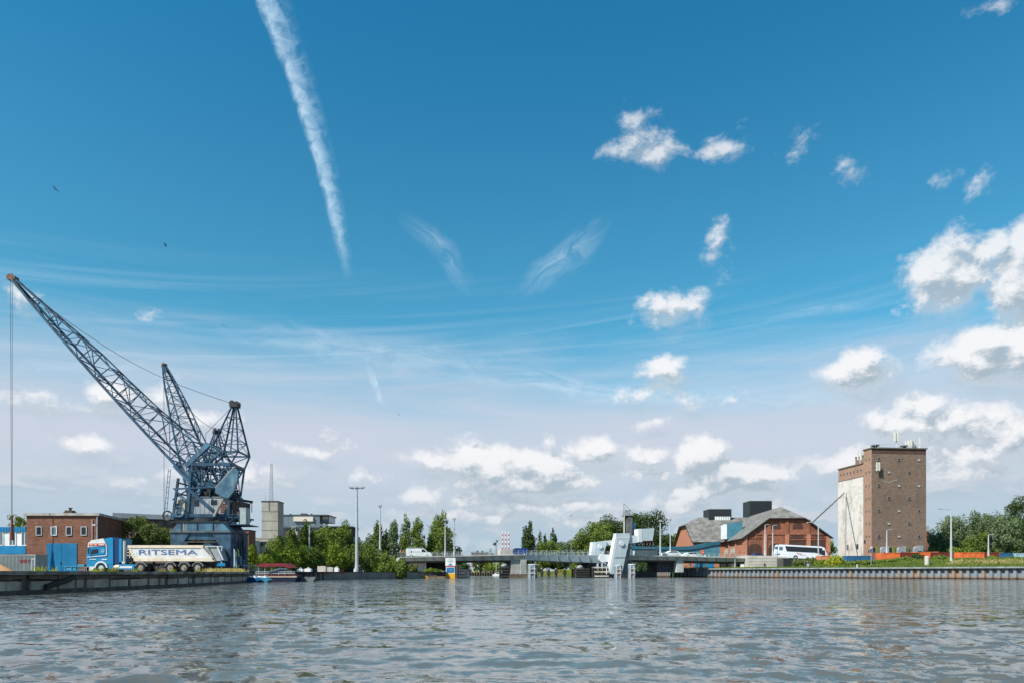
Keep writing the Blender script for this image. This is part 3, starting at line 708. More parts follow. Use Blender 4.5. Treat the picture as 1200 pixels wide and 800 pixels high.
def quay_container():
    d = 89; s = F / d; z0 = 1.15
    t = thing('shipping_container', 'low grey corrugated container with red lettering below the blue and white office', 'container', (X(-26, d), d, z0), 0)
    W = (41.3 + 26) / s; H = Z(649.3, d) - z0
    m = mat('grey_green_container_paint', (.34, .38, .37), (.26, .29, .28), .7, .6, streak=.5, sc=(.16, .12, .09))
    b = MB(); b.box(0, W, .06, 2.4, .0, H)
    n = 42
    for i in range(n): b.box(i * W / n + .02, i * W / n + .08, .0, .06, .1, H - .12)
    b.build('body', m, t)
    f = MB(); f.box(-.02, W + .02, -.02, 2.42, H - .1, H + .02); f.box(-.02, W + .02, -.02, .1, 0, .1)
    f.box(-.03, .1, -.03, .1, 0, H); f.box(W - .1, W + .03, -.03, .1, 0, H); f.build('frame', GREY, t)
    sw = F / (d - .1)
    w = lettering('SPELT', .52, mat('faded_red_lettering', (.34, .012, .02), (.28, .012, .02), 3, .7), t, ((29 + 26) / s, -.03, Z(657.2, d) - z0), 1.0)
    g = MB(); x1 = (43.8 + 26) / s
    g.tube((x1, -.5, 0), (x1, -.5, 1.6), .04, .04, 6); g.tube((x1 - .35, -.5, 1.6), (x1, -.5, 1.6), .04, .04, 6); g.tube((x1 - .35, -.5, 0), (x1 - .35, -.5, 1.6), .03, .03, 6)
    tt = tag(g.build('hoop_rail', WHITE), 'white bent tube rail at the right end of the grey container', 'rail'); tt.location = (X(-26, d), d, z0)
    sd = MB(); rng = random.Random(3); ring = []
    cx, cy = X(-4, 86), 86
    N = 26; R = 2.0
    vs = [(cx, cy, z0 + 1.05)]
    for j, (rr, hh) in enumerate(((.35, .78), (.7, .38), (1.0, -.02))):
        for i in range(N): a = 6.283 * i / N; q = R * rr * (1 + rng.uniform(-.06, .06)); vs.append((cx + q * math.cos(a), cy + q * .8 * math.sin(a), z0 + hh + rng.uniform(-.05, .05)))
    fs = [(0, 1 + i, 1 + (i + 1) % N) for i in range(N)]
    for j in range(2):
        for i in range(N): fs.append((1 + j * N + i, 1 + (j + 1) * N + i, 1 + (j + 1) * N + (i + 1) % N, 1 + j * N + (i + 1) % N))
    sd.add(vs, fs); tag(sd.build('sand_heap', mat('orange_sand', (.50, .28, .14), (.42, .22, .11), 1, 1, bump=.5), smooth=True), 'heap of orange sand in front of the grey container', 'sand heap')
quay_container()

# long slate roofed shed behind the truck
def far_shed():
    d = 135; t = thing('long_shed', 'long low shed with a dark flat roof behind the crane and bushes', 'building', (X(134, d), d, 1.15), 0)
    W = (226 - 134) / F * d; zt = Z(600.5, d) - 1.15; zb = Z(606.5, d) - 1.15
    b = MB(); b.box(.4, W - .4, .4, 14, 0, zb); b.build('wall', mat('brown_wall', (.12, .08, .065), (.08, .06, .05), .6), t)
    r = MB(); r.prism([(0, zb), (W, zb - .4), (W, zt - .6), (0, zt)], -.6, 15); r.build('roof', mat('slate_grey_roof', (.13, .16, .19), (.10, .12, .15), .5, .7), t)
    for i in range(7): window(t, 3.5 + i * 1.6, .4, zb - .9, 1.2, 1.0, DARK, GLASS)
far_shed()

def concrete_tower():
    d = 200; t = thing('concrete_tower', 'plain grey concrete tower with a lattice mast on top', 'building', (X(306.6, d), d, 1.15), 0)
    s = F / d; W = 19 / s; H = Z(587.4, d) - 1.15
    b = MB(); b.box(0, W, 0, 5, 0, H); b.build('wall', CONCL2, t)
    j = MB()
    for v in (599, 610, 621): j.box(-.02, W + .02, -.03, 0, Z(v, d) - 1.18, Z(v, d) - 1.08)
    j.box(-.12, W + .12, -.12, 5.1, H, H + .25); j.box(8.6 / s, 9.3 / s, -.04, 0, H - 2.4, H); j.build('joint', DARK, t)
    m = MB(); x0, x1 = 6.5 / s, 11.5 / s; zt = Z(541, d) - 1.15; y0 = 1.5
    top = [(x0 + .35, y0 + .3, zt), (x1 - .35, y0 + .3, zt), ((x0 + x1) / 2, y0 + .8, zt)]; bot = [(x0, y0, H), (x1, y0, H), ((x0 + x1) / 2, y0 + 1.2, H)]
    top = [Vector(p) for p in top]; bot = [Vector(p) for p in bot]
    for a, c in zip(bot, top): m.beam(a, c, .09)
    n = 12
    for k in range(n):
        for i in range(3):
            a, c = bot[i].lerp(top[i], k / n), bot[(i + 1) % 3].lerp(top[(i + 1) % 3], (k + 1) / n); m.beam(a, c, .05); m.beam(bot[i].lerp(top[i], k / n), bot[(i + 1) % 3].lerp(top[(i + 1) % 3], k / n), .05)
    m.tube((1.5 / s, 2, H), (1.5 / s, 2, H + 2.8), .04, .03, 5)
    m.build('mast', GREY, t)
    t2 = thing('concrete_block', 'low grey concrete block with dark windows at the foot of the concrete tower', 'building', (X(288, 196), 196, 1.15), 0)
    s = F / 196; W = 42 / s; H = Z(630.5, 196) - 1.15
    b = MB(); b.box(0, W, 0, 3.6, 0, H); b.build('wall', CONCL2, t2); b = MB(); b.box(-.1, W + .1, -.1, 3.7, H, H + .3); b.build('roof', CONC, t2)
    for u, w in ((309.5, 8.0), (318.5, 7.5), (294, 5)): window(t2, (u - 288) / s, 0, Z(636.5, 196) - 1.15, w / s, 5.5 / s, CONC, GLASS)
    for u in (306, 313): window(t2, (u - 288) / s, 0, Z(648, 196) - 1.15, 4.5 / s, 4 / s, WHITE, GLASS)
    tk = MB(); tk.tube(((300) / s - 288 / s, -1.2, 0), (300 / s - 288 / s, -1.2, Z(633, 194) - 1.15), 1.4, 1.4, 14); tk.build('tank', GREY, t2)
    t3 = thing('brick_outbuilding', 'small brown brick block right behind the crane', 'building', (X(284, 150), 150, 1.15), 0)
    b = MB(); b.box(0, 7.5 / F * 150, 0, 4, 0, Z(621, 150) - 1.15); b.build('wall', BRK_L, t3); b = MB(); b.box(-.1, 1.4, -.1, 4.1, Z(621, 150) - 1.15, Z(620, 150) - 1.15); b.build('roof', DARK, t3)
CONCL2 = mat('weathered_concrete', (.34, .32, .27), (.26, .245, .21), .35, .9, bump=.2, streak=.4, sc=(.13, .12, .10))
concrete_tower()

def apartments():
    d = 235; s = F / d; z0 = 1.15
    t = thing('apartment_block', 'dark brick apartment block with a glassy set back top floor beside the concrete tower', 'building', (X(324, d), d, z0), 0)
    W = 60 / s; brk = brick('purple_brown_brick', (.085, .055, .055), (.065, .045, .045), (.1, .085, .08), 1.5, damt=.2)
    zA = Z(617, d) - z0; zB = Z(607, d) - z0; zC = Z(602.3, d) - z0
    b = MB(); b.box(0, W - 10 / s, 0, 12, 0, zA - 1.2); b.box(W - 9 / s, W - 1 / s, 1, 12, 0, zA - .9); b.build('wall', brk, t)
    g = MB(); g.box(.3, 50 / s, .5, 11, zA - 1.2, zC - .3); g.box(50 / s, W - .2, 2.5, 11, zB - 1.0, zC - .3); g.build('glazing', GLASSB, t)
    r = MB(); r.box(.2, W, .2, 12, zC - .3, zC); r.box(0, 50.2 / s, -.1, .6, zA - .35, zA); r.box(25 / s, 31 / s, 3, 6, zC, zC + .6); r.box(12 / s, 13.2 / s, 3, 4, zC, zC + .5); r.box(37 / s, 38.2 / s, 3, 4, zC, zC + .5); r.build('roof', mat('dark_blue_grey_trim', (.06, .08, .09), (.05, .06, .07), 1), t)
    p = MB(); p.box(20 / s, 43 / s, -.25, .5, Z(610.3, d) - z0, Z(604.8, d) - z0); p.box(52 / s, 58 / s, 2.0, 2.5, Z(607.3, d) - z0, Z(604, d) - z0); p.build('cladding', mat('pale_cladding', (.62, .54, .46), (.56, .49, .42), .4), t)
    mu = MB()
    for i in range(34): mu.box(i * 50 / 34 / s + .3, i * 50 / 34 / s + .36, .42, .5, zA, zC - .3)
    mu.build('mullion', GALV, t)
    rng = random.Random(2)
    for r_, v in enumerate((618.5, 624, 629.5, 635)):
        for i in range(5):
            u = 3 + i * 8.6 + (r_ % 2) * 3; window(t, u / s, 0, Z(v, d) - z0, (2.2 if rng.random() < .5 else 5) / s, 4.2 / s, WHITE if rng.random() < .5 else DARK, GLASSB if rng.random() < .5 else GLASS, t_=.15)
    w = window(t, W - 5 / s, 1, Z(615, d) - z0, 2 / s, 4.5 / s, WHITE, GLASSB)
    t2 = thing('low_flats', 'long low dark building peeking over the trees right of the apartment block', 'building', (X(384, 250), 250, z0), 0)
    b = MB(); b.box(0, 28 / F * 250, 0, 10, 0, Z(617.5, 250) - z0); b.build('wall', brk, t2); b = MB(); b.box(-.3, 28 / F * 250 + .3, -.3, 10.3, Z(617.5, 250) - z0, Z(616, 250) - z0); b.build('roof', DARK, t2)
    b = MB(); b.box(28 / F * 250 + .35, 34 / F * 250, 1, 6, 0, Z(628, 250) - z0); b.build('annex', GREY, t2)
apartments()

# ---------------------------------------------------------------- tipper truck
def wheel(parent, x, z, r, y0, y1, hub, rimm=None, name='wheel'):
    b = MB(); b.tube((x, y0, z), (x, y1, z), r, r, 22); b.ring((x, y0, z), r * .86, r * .10, 'y', 22, 6)
    w = b.build(name, BLACK, parent)
    c = MB(); c.tube((x, y0 - .03, z), (x, y0 + .02, z), r * .58, r * .58, 16); c.ring((x, y0 - .02, z), r * .56, .035, 'y', 18, 5)
    c.build('rim', rimm or hub, w)
    h = MB(); h.tube((x, y0 - .10, z), (x, y0 - .02, z), r * .24, r * .28, 12); h.build('hub', hub, w)
    return w
TW = 86.0
def truck():
    d = TW; s = F / d; ux = lambda u: (u - 101.2) / s; zz = lambda v: (669.9 - v) / s
    t = thing('tipper_truck', 'long blue and white tipper truck with cream trailer parked in front of the crane', 'truck', (X(101.2, d), d, 1.16), 0)
    cb = mat('truck_blue_paint', (.012, .22, .42), (.010, .19, .37), .8, .25, spec=.6); cd = mat('truck_dark_blue_paint', (.006, .035, .13), (.006, .03, .11), 1, .3, spec=.6)
    wh = mat('truck_white_paint', (.66, .66, .64), (.56, .56, .53), 1, .35, spec=.5, streak=.3, sc=(.35, .32, .27)); W = 2.5
    b = MB(); b.prism([(ux(101.6), .28), (ux(101.2), zz(652.5)), (ux(102.3), zz(641)), (ux(106), zz(634.2)), (ux(118), zz(631.6)), (ux(132.2), zz(631)), (ux(132.2), zz(660.5)), (ux(126), zz(660.5)), (ux(124.6), .62), (ux(112), .62), (ux(110.6), .28)], .05, W); b.build('cab', cb, t)
    C = t.children[-1] if t.children else None
    C = [c for c in COL.objects if c.parent == t and c.name.startswith('cab')][0]
    f = MB(); f.prism([(ux(102.4), zz(640)), (ux(103.6), zz(635.2)), (ux(107), zz(632.4)), (ux(121), zz(630.2)), (ux(123.2), zz(635)), (ux(125.2), zz(638.7)), (ux(104), zz(640.5))], -.0, W + .05); f.build('sunvisor_roof', wh, C)
    f = MB(); f.prism([(ux(119.5), zz(631.2)), (ux(129.8), zz(628.9)), (ux(131.8), zz(630.9)), (ux(132.1), zz(634)), (ux(124), zz(634))], .1, W - .1); f.build('roof_fairing', cb, C)
    f = MB(); f.prism([(ux(104), zz(639.2)), (ux(104.8), zz(636.4)), (ux(123.4), zz(636.0)), (ux(123.8), zz(638.6))], -.03, .0); f.build('lettering_band', RED, C)
    f = MB()
    for k, (a, c) in enumerate(((105.6, 108.6), (110.5, 113.6), (115.8, 122.4))): f.box(ux(a), ux(c), -.045, -.03, zz(638.1), zz(637.1))
    f.build('band_marks', wh, C)
    f = MB(); f.prism([(ux(106.5), zz(650)), (ux(107.2), zz(642.8)), (ux(122), zz(641.6)), (ux(122.6), zz(648))], -.0, .05); f.build('side_window_frame', cb, C)
    f = MB(); f.prism([(ux(107.2), zz(648.6)), (ux(107.8), zz(643.2)), (ux(115), zz(642.6)), (ux(115), zz(647.6))], -.03, .04); f.build('side_window', GLASS, C)
    f = MB(); f.prism([(ux(101.15), zz(650.8)), (ux(101.9), zz(642.2)), (ux(103), zz(642.2)), (ux(102.5), zz(650.8))], .2, W - .2); f.build('windscreen', GLASS, C)
    f = MB(); k = .07
    pts = [(ux(124), zz(637)), (ux(125.1), zz(640)), (ux(125), zz(650.3)), (ux(102), zz(652.3))]
    for a, c in zip(pts[:-1], pts[1:]): f.beam((a[0], .02, a[1]), (c[0], .02, c[1]), .08, .09, up=(0, 1, 0))
    f.box(ux(105), ux(112.5), -.0, .06, zz(655.2), zz(654.4)); f.box(ux(119), ux(125.5), -.0, .06, zz(655.5), zz(654.4)); f.ring((ux(120.4), .02, zz(644.5)), .17, .035, 'y', 14, 5)
    f.build('white_stripe', wh, C)
    f = MB(); f.box(ux(101.4), ux(110.4), .0, .3, .18, .66); f.box(ux(101.2), ux(104.5), .0, W, .18, .62); f.build('bumper', wh, C)
    f = MB(); n = 12; R1, R0 = .76, .60; cx, cz = ux(118.3), .52; pts = []
    arc = [(cx + R1 * math.cos(math.pi * i / n), cz + R1 * math.sin(math.pi * i / n)) for i in range(n + 1)] + [(cx - R0 * math.cos(math.pi * i / n), cz + R0 * math.sin(math.pi * i / n)) for i in range(n + 1)]
    for i in range(n):
        a0, a1 = math.pi * i / n, math.pi * (i + 1) / n
        f.prism([(cx + R0 * math.cos(a0), cz + R0 * math.sin(a0)), (cx + R1 * math.cos(a0), cz + R1 * math.sin(a0)), (cx + R1 * math.cos(a1), cz + R1 * math.sin(a1)), (cx + R0 * math.cos(a1), cz + R0 * math.sin(a1))], -.04, .3)
    f.build('wheel_arch', wh, C)
    f = MB(); f.box(ux(104.0), ux(104.5), -.22, -.05, zz(648.5), zz(642.5)); f.beam((ux(104.3), -.1, zz(642.5)), (ux(105), .1, zz(641)), .05); f.build('mirror', DARK, C)
    f = MB(); f.box(ux(132.25), ux(138.8), .15, W - .1, zz(660), zz(630.5)); f.build('air_deflector', cd, t)
    f = MB(); f.box(ux(138.85), ux(142), .1, W - .1, zz(658), zz(630.7)); f.build('deflector_edge', cb, t)
    f = MB(); f.tube((ux(143.8), .35, zz(658)), (ux(143.8), .35, zz(633)), .17, .17, 12); f.box(ux(142.2), ux(145.5), .1, .5, zz(660), zz(657.3)); f.build('exhaust_stack', LGREY, t)
    f = MB(); f.box(ux(126), ux(258), .9, 1.6, .75, 1.05); f.build('chassis', DARK, t)
    f = MB(); f.box(ux(139), ux(157), .06, .5, .32, zz(660.6)); f.build('side_skirt', cb, t); f = MB(); f.box(ux(140), ux(154.5), .03, .06, .48, .72); f.build('skirt_stripe', wh, t)
    f = MB(); f.tube((ux(132.3), .42, .62), (ux(138.5), .42, .62), .32, .32, 14); f.build('fuel_tank', CREAM, t)
    f = MB(); f.box(ux(126.2), ux(132), .08, .4, .35, .95); f.build('step', cb, t)
    dusty = mat('dusty_wheel_metal', (.34, .30, .25), (.20, .17, .14), 3, .8)
    wheel(t, ux(118.3), .50, .50, .05, .38, LGREY); wheel(t, ux(118.3), .50, .50, 2.12, 2.45, LGREY)
    for u in (164.6, 199.2, 215.3, 231.3):
        for y0, y1 in ((.05, .6), (1.9, 2.45)):
            wheel(t, ux(u), .53, .53, y0, y1, dusty, dusty)
        fd = MB(); n = 10; cx = ux(u); 
        for i in range(n):
            a0, a1 = math.pi * (.08 + .84 * i / n), math.pi * (.08 + .84 * (i + 1) / n)
            fd.prism([(cx + .62 * math.cos(a0), .53 + .62 * math.sin(a0)), (cx + .68 * math.cos(a0), .53 + .68 * math.sin(a0)), (cx + .68 * math.cos(a1), .53 + .68 * math.sin(a1)), (cx + .62 * math.cos(a1), .53 + .62 * math.sin(a1))], .04, .62)
        fd.build('mudguard', GREY, t)
    f = MB(); f.beam((ux(176), .5, 1.0), (ux(181), .5, .25), .14); f.beam((ux(183), .5, 1.0), (ux(183), .5, .2), .16); f.box(ux(180), ux(186), .3, .7, .12, .22); f.box(ux(186), ux(191), .3, 1.0, .5, 1.0); f.build('landing_leg', DARK, t)
    # tipping body
    A = [(149.6, 638.4), (237.6, 638.4), (250, 656.8), (157.4, 656.8), (155.2, 654)]
    b = MB(); b.prism([(ux(a), zz(v)) for a, v in ((150.3, 640), (237.3, 640), (249, 655), (156.3, 655))], .08, W - .08)
    B = b.build('tipping_body', wh, t)
    f = MB(); f.box(ux(149.4), ux(238), .0, W, zz(641.4), zz(638.2)); f.build('top_rail', CREAM, B)
    f = MB(); f.box(ux(156.5), ux(250.2), .02, W - .02, zz(657), zz(653.2)); f.box(ux(239.5), ux(250.6), .0, W, zz(657.2), zz(653.4))
    for u in (163, 194, 226): f.box(ux(u), ux(u + 1), -.02, .02, zz(655.6), zz(654.8))
    f.build('bottom_rail', CREAM, B)
    f = MB(); f.prism([(ux(235.6), zz(641.4)), (ux(238), zz(641.4)), (ux(249.8), zz(655)), (ux(236.5), zz(655))], .03, .10); f.build('rear_gusset', wh, B)
    f = MB(); f.prism([(ux(155), zz(653.2)), (ux(150.4), zz(641.4)), (ux(152.8), zz(641.4)), (ux(157.8), zz(653.2))], .03, .1); f.build('front_gusset', CREAM, B)
    f = MB(); f.prism([(ux(238.6), zz(639.6)), (ux(243.5), zz(640.3)), (ux(252.5), zz(656.8)), (ux(250.4), zz(656.8))], .0, W); f.build('tailgate_post', CONC, B)
    f = MB(); f.prism([(ux(244), zz(641)), (ux(254), zz(641)), (ux(258.5), zz(656.5)), (ux(252.8), zz(656.5))], .2, W - .2); f.build('tailgate', GREY, B)
    f = MB(); f.beam((ux(240), .1, zz(639.3)), (ux(260), .1, zz(639.8)), .1); f.beam((ux(254.5), .1, zz(640)), (ux(261), .1, zz(655.5)), .16); f.beam((ux(260), .1, zz(639.8)), (ux(259), .1, zz(645)), .08); f.build('tailgate_arm', LGREY, B)
    f = MB()
    for v in (643, 646.5, 650): f.beam((ux(144.5), .4, zz(v)), (ux(152 + (v - 643) * .3), .4, zz(v)), .07)
    f.beam((ux(146), .4, zz(641)), (ux(146), .4, zz(653)), .07); f.beam((ux(150), .4, zz(641)), (ux(150), .4, zz(653)), .07); f.build('ladder', CREAM, t)
    f = MB(); f.beam((ux(237), .5, .9), (ux(249), .5, .3), .12); f.box(ux(250), ux(259), .4, W - .4, .55, .95); f.box(ux(238), ux(246), .6, 1.8, .3, .75); f.build('underrun_bar', DARK, t)
    f = MB(); f.box(ux(253), ux(262.5), .25, .45, .72, 1.1); f.build('rear_light_board', BLUE, t)
    bl = mat('blue_lettering', (.015, .17, .38), (.015, .15, .34), 3, .5); pk = mat('pink_letter_shadow', (.62, .26, .26), (.58, .24, .24), 3, .5)
    for m_, dx, dz, dy in ((pk, .06, -.05, .068), (bl, 0, 0, .052)):
        me = text_mesh('RITSEMA', .80, 1.0, .0); xs = [v.co.x for v in me.vertices]; zs = [v.co.z for v in me.vertices]
        k = ((230.2 - 161.8) / s) / (max(xs) - min(xs)); kz = (5.8 / s) / (max(zs) - min(zs)); me.transform(Matrix.Diagonal((k, 1, kz, 1)))
        me.materials.clear(); me.materials.append(m_); o = bpy.data.objects.new('lettering', me); COL.objects.link(o); o.parent = B; o.location = (ux(196) + dx, dy, zz(646.7) + dz)
truck()
CRANEL = mat('grimy_dark_blue_paint', (.04, .10, .165), (.014, .032, .06), 1.1, .55, bump=.2, streak=.75, sc=(.03, .035, .04))
# ---------------------------------------------------------------- harbour cranes
def crane(name, label, C, phi, detail=True, seed=1):
    """C: foot of the slewing axis; phi: heading of the jib, 0 = to the left (-x), turning away from the viewer.
    portal stays square to the quay; everything above the slew ring turns."""
    t = thing(name, label, 'crane', (C[0], C[1], 1.15))
    R = Matrix.Rotation(-phi, 4, 'Z')
    def up_off(dx):
        b = MB(); b.M = R @ Matrix.Translation((dx, 0, 0)); return b
    # portal: two gantry frames, legs, trapezoid crosshead
    X0, X1, Y0, Y1, ZT = -2.3, 4.9, -3.9, 1.9, 4.85
    b = MB(); b.prism([(X0 + .1, ZT + .1), (X1 - .1, ZT + .1), (3.8, ZT + 1.2), (-1.3, ZT + 1.2)], Y0 + .1, Y1 - .1)
    cr = b.build('crosshead', CRANE2, t)
    b = MB()
    for x in (-1.0, .9, 2.8): b.box(x - .04, x + .04, Y0 + .02, Y0 + .1, ZT + .1, ZT + 1.15)
    b.box(X0, X1, Y0 - .02, Y0 + .12, ZT + 1.12, ZT + 1.22); b.build('rib', DARK, cr)
    b = MB(); b.box(X0 - .1, X1 + .1, Y0 - .15, Y1 + .15, ZT - .10, ZT + .10); b.build('edge_girder', mat('grimy_girder', (.10, .12, .12), (.05, .06, .065), 2, .7, streak=.6, sc=(.22, .2, .16)), t)
    b = MB()
    for y in (Y0 + .15, Y1 - .35): b.box(X0 + .3, X1 - .3, y, y + .2, ZT - .95, ZT - .1)
    for x in (X0 + .1, X1 - .3): b.box(x, x + .2, Y0 + .3, Y1 - .3, ZT - .95, ZT - .1)
    b.build('cross_girder', CRANE, t)
    for (x, sx) in ((X0, 1), (X1, -1)):
        for (y, sy) in ((Y0, 1), (Y1, -1)):
            b = MB(); w = 1.05
            xo = [x, x + sx * 2.3, x + sx * w, x + sx * .75, x]
            zs = [ZT - .1, ZT - .1, ZT - 2.1, 0.35, 0.35]
            b.prism(list(zip(xo, zs)), y, y + sy * .16)
            yo = [y + sy * .17, y + sy * 1.7, y + sy * .9, y + sy * .7, y + sy * .17]
            b.prism(list(zip(yo, zs)), x, x + sx * .16, 'x')
            b.beam((x + sx * .08, y + sy * .9, .4), (x + sx * .08, y + sy * .9, ZT - .5), .14, .2)
            b.beam((x + sx * .9, y + sy * .08, .4), (x + sx * .95, y + sy * .08, ZT - 2.0), .14, .2)
            lg = b.build('leg', CRANEL, t)
            b = MB(); b.box(x - sx * .15, x + sx * 1.2, y - .05 * sy, y + sy * .55, .12, .5); b.tube((x + sx * .15, y, .2), (x + sx * .15, y + sy * .4, .2), .26, .26, 10); b.tube((x + sx * .85, y, .2), (x + sx * .85, y + sy * .4, .2), .26, .26, 10)
            b.build('bogie', DARK, lg)
    if detail:
        b = MB(); L = 14
        for x in (X1 + .12,):
            for o in (0, .5): b.beam((x, Y0 + 1.2 + o, .3), (x, Y0 + 1.2 + o, ZT + .1), .05)
            for i in range(L): b.beam((x, Y0 + 1.2, .5 + i * .32), (x, Y0 + 1.7, .5 + i * .32), .04)
        b.build('ladder', CRANE2, t)
        b = MB(); rng = random.Random(seed)
        for i in range(7):
            y = Y0 + .8 + i * .7; b.tube((X1 + .02, y, .5), (X1 + .02, y + rng.uniform(-.1, .1), ZT - rng.uniform(.2, 1)), .05, .05, 5)
        b.box(X1 - .2, X1 + .25, Y0 + 2.4, Y0 + 3.1, .9, 2.0); b.box(X1 - .4, X1 + .1, Y0 + 4, Y0 + 4.6, .5, 1.6); b.build('conduit', CRANE2, t)
        b = MB(); b.tube((-.4, Y0 + 1.0, ZT - .75), (3.3, Y0 + 1.0, ZT - .75), .38, .38, 12); b.box(-1.0, 3.8, Y0 + .4, Y0 + 1.6, ZT - 1.25, ZT - 1.15)
        b.build('cable_drum', CONC, t)
    # slew ring, turntable
    b = MB(); b.box(-.6, 3.4, Y0 + 1.6, Y1 - .3, ZT + 1.2, ZT + 1.5); b.tube((1.1, -.9, ZT + 1.2), (1.1, -.9, ZT + 1.75), 1.9, 1.9, 22)
    b.build('slew_ring', DARK, t)
    ZP = ZT + 1.75
    up = lambda: up_off(.65)
    b = up(); b.box(-3.6, 4.9, -2.3, 2.3, ZP, ZP + .18); b.box(-3.4, 4.6, -2.1, 2.1, ZP - .22, ZP)
    b.box(-3.5, 3.0, -2.45, -2.3, ZP + .08, ZP + .48); b.build('turntable', CRANE, t)
    # machine house (grey, rust-streaked)
    hm = mat('streaked_grey_panel', (.36, .40, .42), (.24, .27, .30), .9, .6, bump=.2, streak=.85, sc=(.13, .09, .07)) if 'HM' not in globals() else globals()['HM']
    globals()['HM'] = hm
    Zb = ZP + .18; Hh = 2.35
    b = up(); b.prism([(-1.4, Zb), (3.4, Zb), (3.4, Zb + Hh - .35), (2.8, Zb + Hh), (-1.2, Zb + Hh)], -2.1, 2.1); mh = b.build('machine_house', hm, t)
    b = up()
    for i in range(9): b.box(-1.3 + i * .55, -1.25 + i * .55, -2.13, -2.1, Zb + .05, Zb + Hh - .3)
    b.box(-1.5, 3.5, -2.2, 2.2, Zb + Hh, Zb + Hh + .06); b.build('panel_joint', GREY, mh)
    for (x, z, w, h) in ((-.55, 1.62, .55, .7), (1.55, 1.72, .75, .6)):
        b = up(); b.box(x - w / 2, x + w / 2, -2.14, -2.09, Zb + z - h / 2, Zb + z + h / 2); b.build('window', GLASS, mh)
    b = up()
    for k in range(6): b.box(2.35, 3.05, -2.15, -2.1, Zb + .5 + k * .2, Zb + .6 + k * .2)
    b.build('louvre', DKRED, mh)
    b = up()
    for (x, z, r_) in ((.2, .55, .5), (1.5, .5, .42), (2.7, .6, .48)): b.tube((x, -1.6, Zb + Hh + z), (x, 1.6, Zb + Hh + z), r_, r_, 14)
    b.box(-.6, 3.2, -1.8, 1.8, Zb + Hh + .06, Zb + Hh + .3); b.box(.6, 1.1, -1.9, 1.9, Zb + Hh, Zb + Hh + 1.6); b.build('winch', DARK, t)
    # rusty white driver's cab on the left
    b = up(); b.prism([(-3.55, Zb + .25), (-2.1, Zb + .1), (-2.0, Zb + 1.9), (-2.6, Zb + 2.15), (-3.5, Zb + 1.7)], -2.0, -.2)
    cab = b.build('cab', mat('rusty_white_panel', (.58, .56, .49), (.36, .31, .24), 2.0, .7, streak=.8, sc=(.18, .09, .05)) if 'RW' not in globals() else globals()['RW'], t); globals()['RW'] = cab.data.materials[0]
    b = up(); b.box(-3.45, -2.75, -2.03, -1.98, Zb + .95, Zb + 1.6); b.box(-3.56, -3.5, -1.8, -.5, Zb + .8, Zb + 1.55); b.build('cab_window', GLASSB, cab)
    # rear cabinets with open gallery
    b = up(); b.box(3.7, 4.7, -1.9, 1.5, Zb + .1, Zb + 1.9); b.build('rear_locker', RUST if not detail else mat('dark_red_brown_panel', (.13, .075, .06), (.07, .05, .045), 1.5, .8), t)
    b = up(); b.box(4.75, 5.55, -2.4, -1.0, ZP - .75, ZP + 1.25); b.build('electrical_cabinet', mat('grey_green_cabinet', (.36, .42, .41), (.28, .33, .33), 1, .5, streak=.4) if detail else GREY, t)
    b = up()
    for x in (3.1, 3.9, 4.75): b.beam((x, -2.4, ZP - .75), (x, -2.4, ZP + 1.0), .07)
    b.box(2.0, 5.6, -2.5, 2.0, ZP - .85, ZP - .74); b.beam((3.1, -2.4, ZP + .4), (4.75, -2.4, ZP + .4), .06); b.beam((3.1, -2.4, ZP - .7), (4.75, -2.4, ZP + .3), .06); b.box(3.2, 4.1, -2.0, -1.5, ZP - .7, ZP - .05)
    b.build('gallery', CRANE, t)
    b = up()
    for y in (-1.9, 1.5): b.beam((3.2, y, Zb + 2.4), (5.0, y, Zb + 2.1), .22, .3); b.beam((4.9, y, Zb + 2.1), (4.9, y, Zb + .8), .07); b.beam((4.0, y, Zb + 1.2), (4.9, y, Zb + 2.1), .07)
    b.build('davit', CRANE, t)
    up = lambda: up_off(0)
    # front frame carrying the jib foot
    Fz = 11.0; Fx = -.7
    b = up()
    for y in (-2.4, 2.4):
        b.beam((-2.7, y * .95, ZP), (-2.0, y, Fz + .4), .26); b.beam((-.9, y * .95, ZP), (-.5, y, Fz + 1.2), .3)
        b.beam((-.9, y, Fz - .8), (2.9, y, ZP + .3), .26, .34); b.beam((-2.7, y, ZP + 2.2), (-.9, y, ZP + 3.4), .14); b.beam((-2.6, y, ZP + 3.6), (-.9, y, ZP + 2.0), .14)
        b.beam((-2.4, y, Fz - .9), (3.6, y, Fz - .6), .2)
    for z in (ZP + 1.6, ZP + 3.0, Fz - .1): b.beam((-2.2, -2.4, z), (-2.2, 2.4, z), .16); b.beam((-.8, -2.4, z), (-.8, 2.4, z), .16)
    for z in (ZP + .2, ZP + 1.6): b.beam((-2.3, -2.4, z), (-2.3, 2.4, z + 1.4), .09); b.beam((-2.3, 2.4, z), (-2.3, -2.4, z + 1.4), .09)
    b.build('jib_support', CRANE, t)
    # tower head: lower cage and the pyramid above it
    ap = Vector((3.95, 0, 20.7)); b = up()
    base = [(1.7, -2.0), (5.1, -2.0), (5.1, 2.0), (1.7, 2.0)]; low = [(-.4, -2.3), (4.3, -2.3), (4.3, 2.3), (-.4, 2.3)]; Zm, Zl = 14.7, 13.1
    B = [Vector((x, y, Zm)) for x, y in base]; Lw = [Vector((x, y, Zl)) for x, y in low]; G = [Vector((x * .85 + .1, y, Zb + Hh)) for x, y in low]
    top = [ap + Vector((dx, dy, 0)) for dx, dy in ((-.22, -.25), (.22, -.25), (.22, .25), (-.22, .25))]
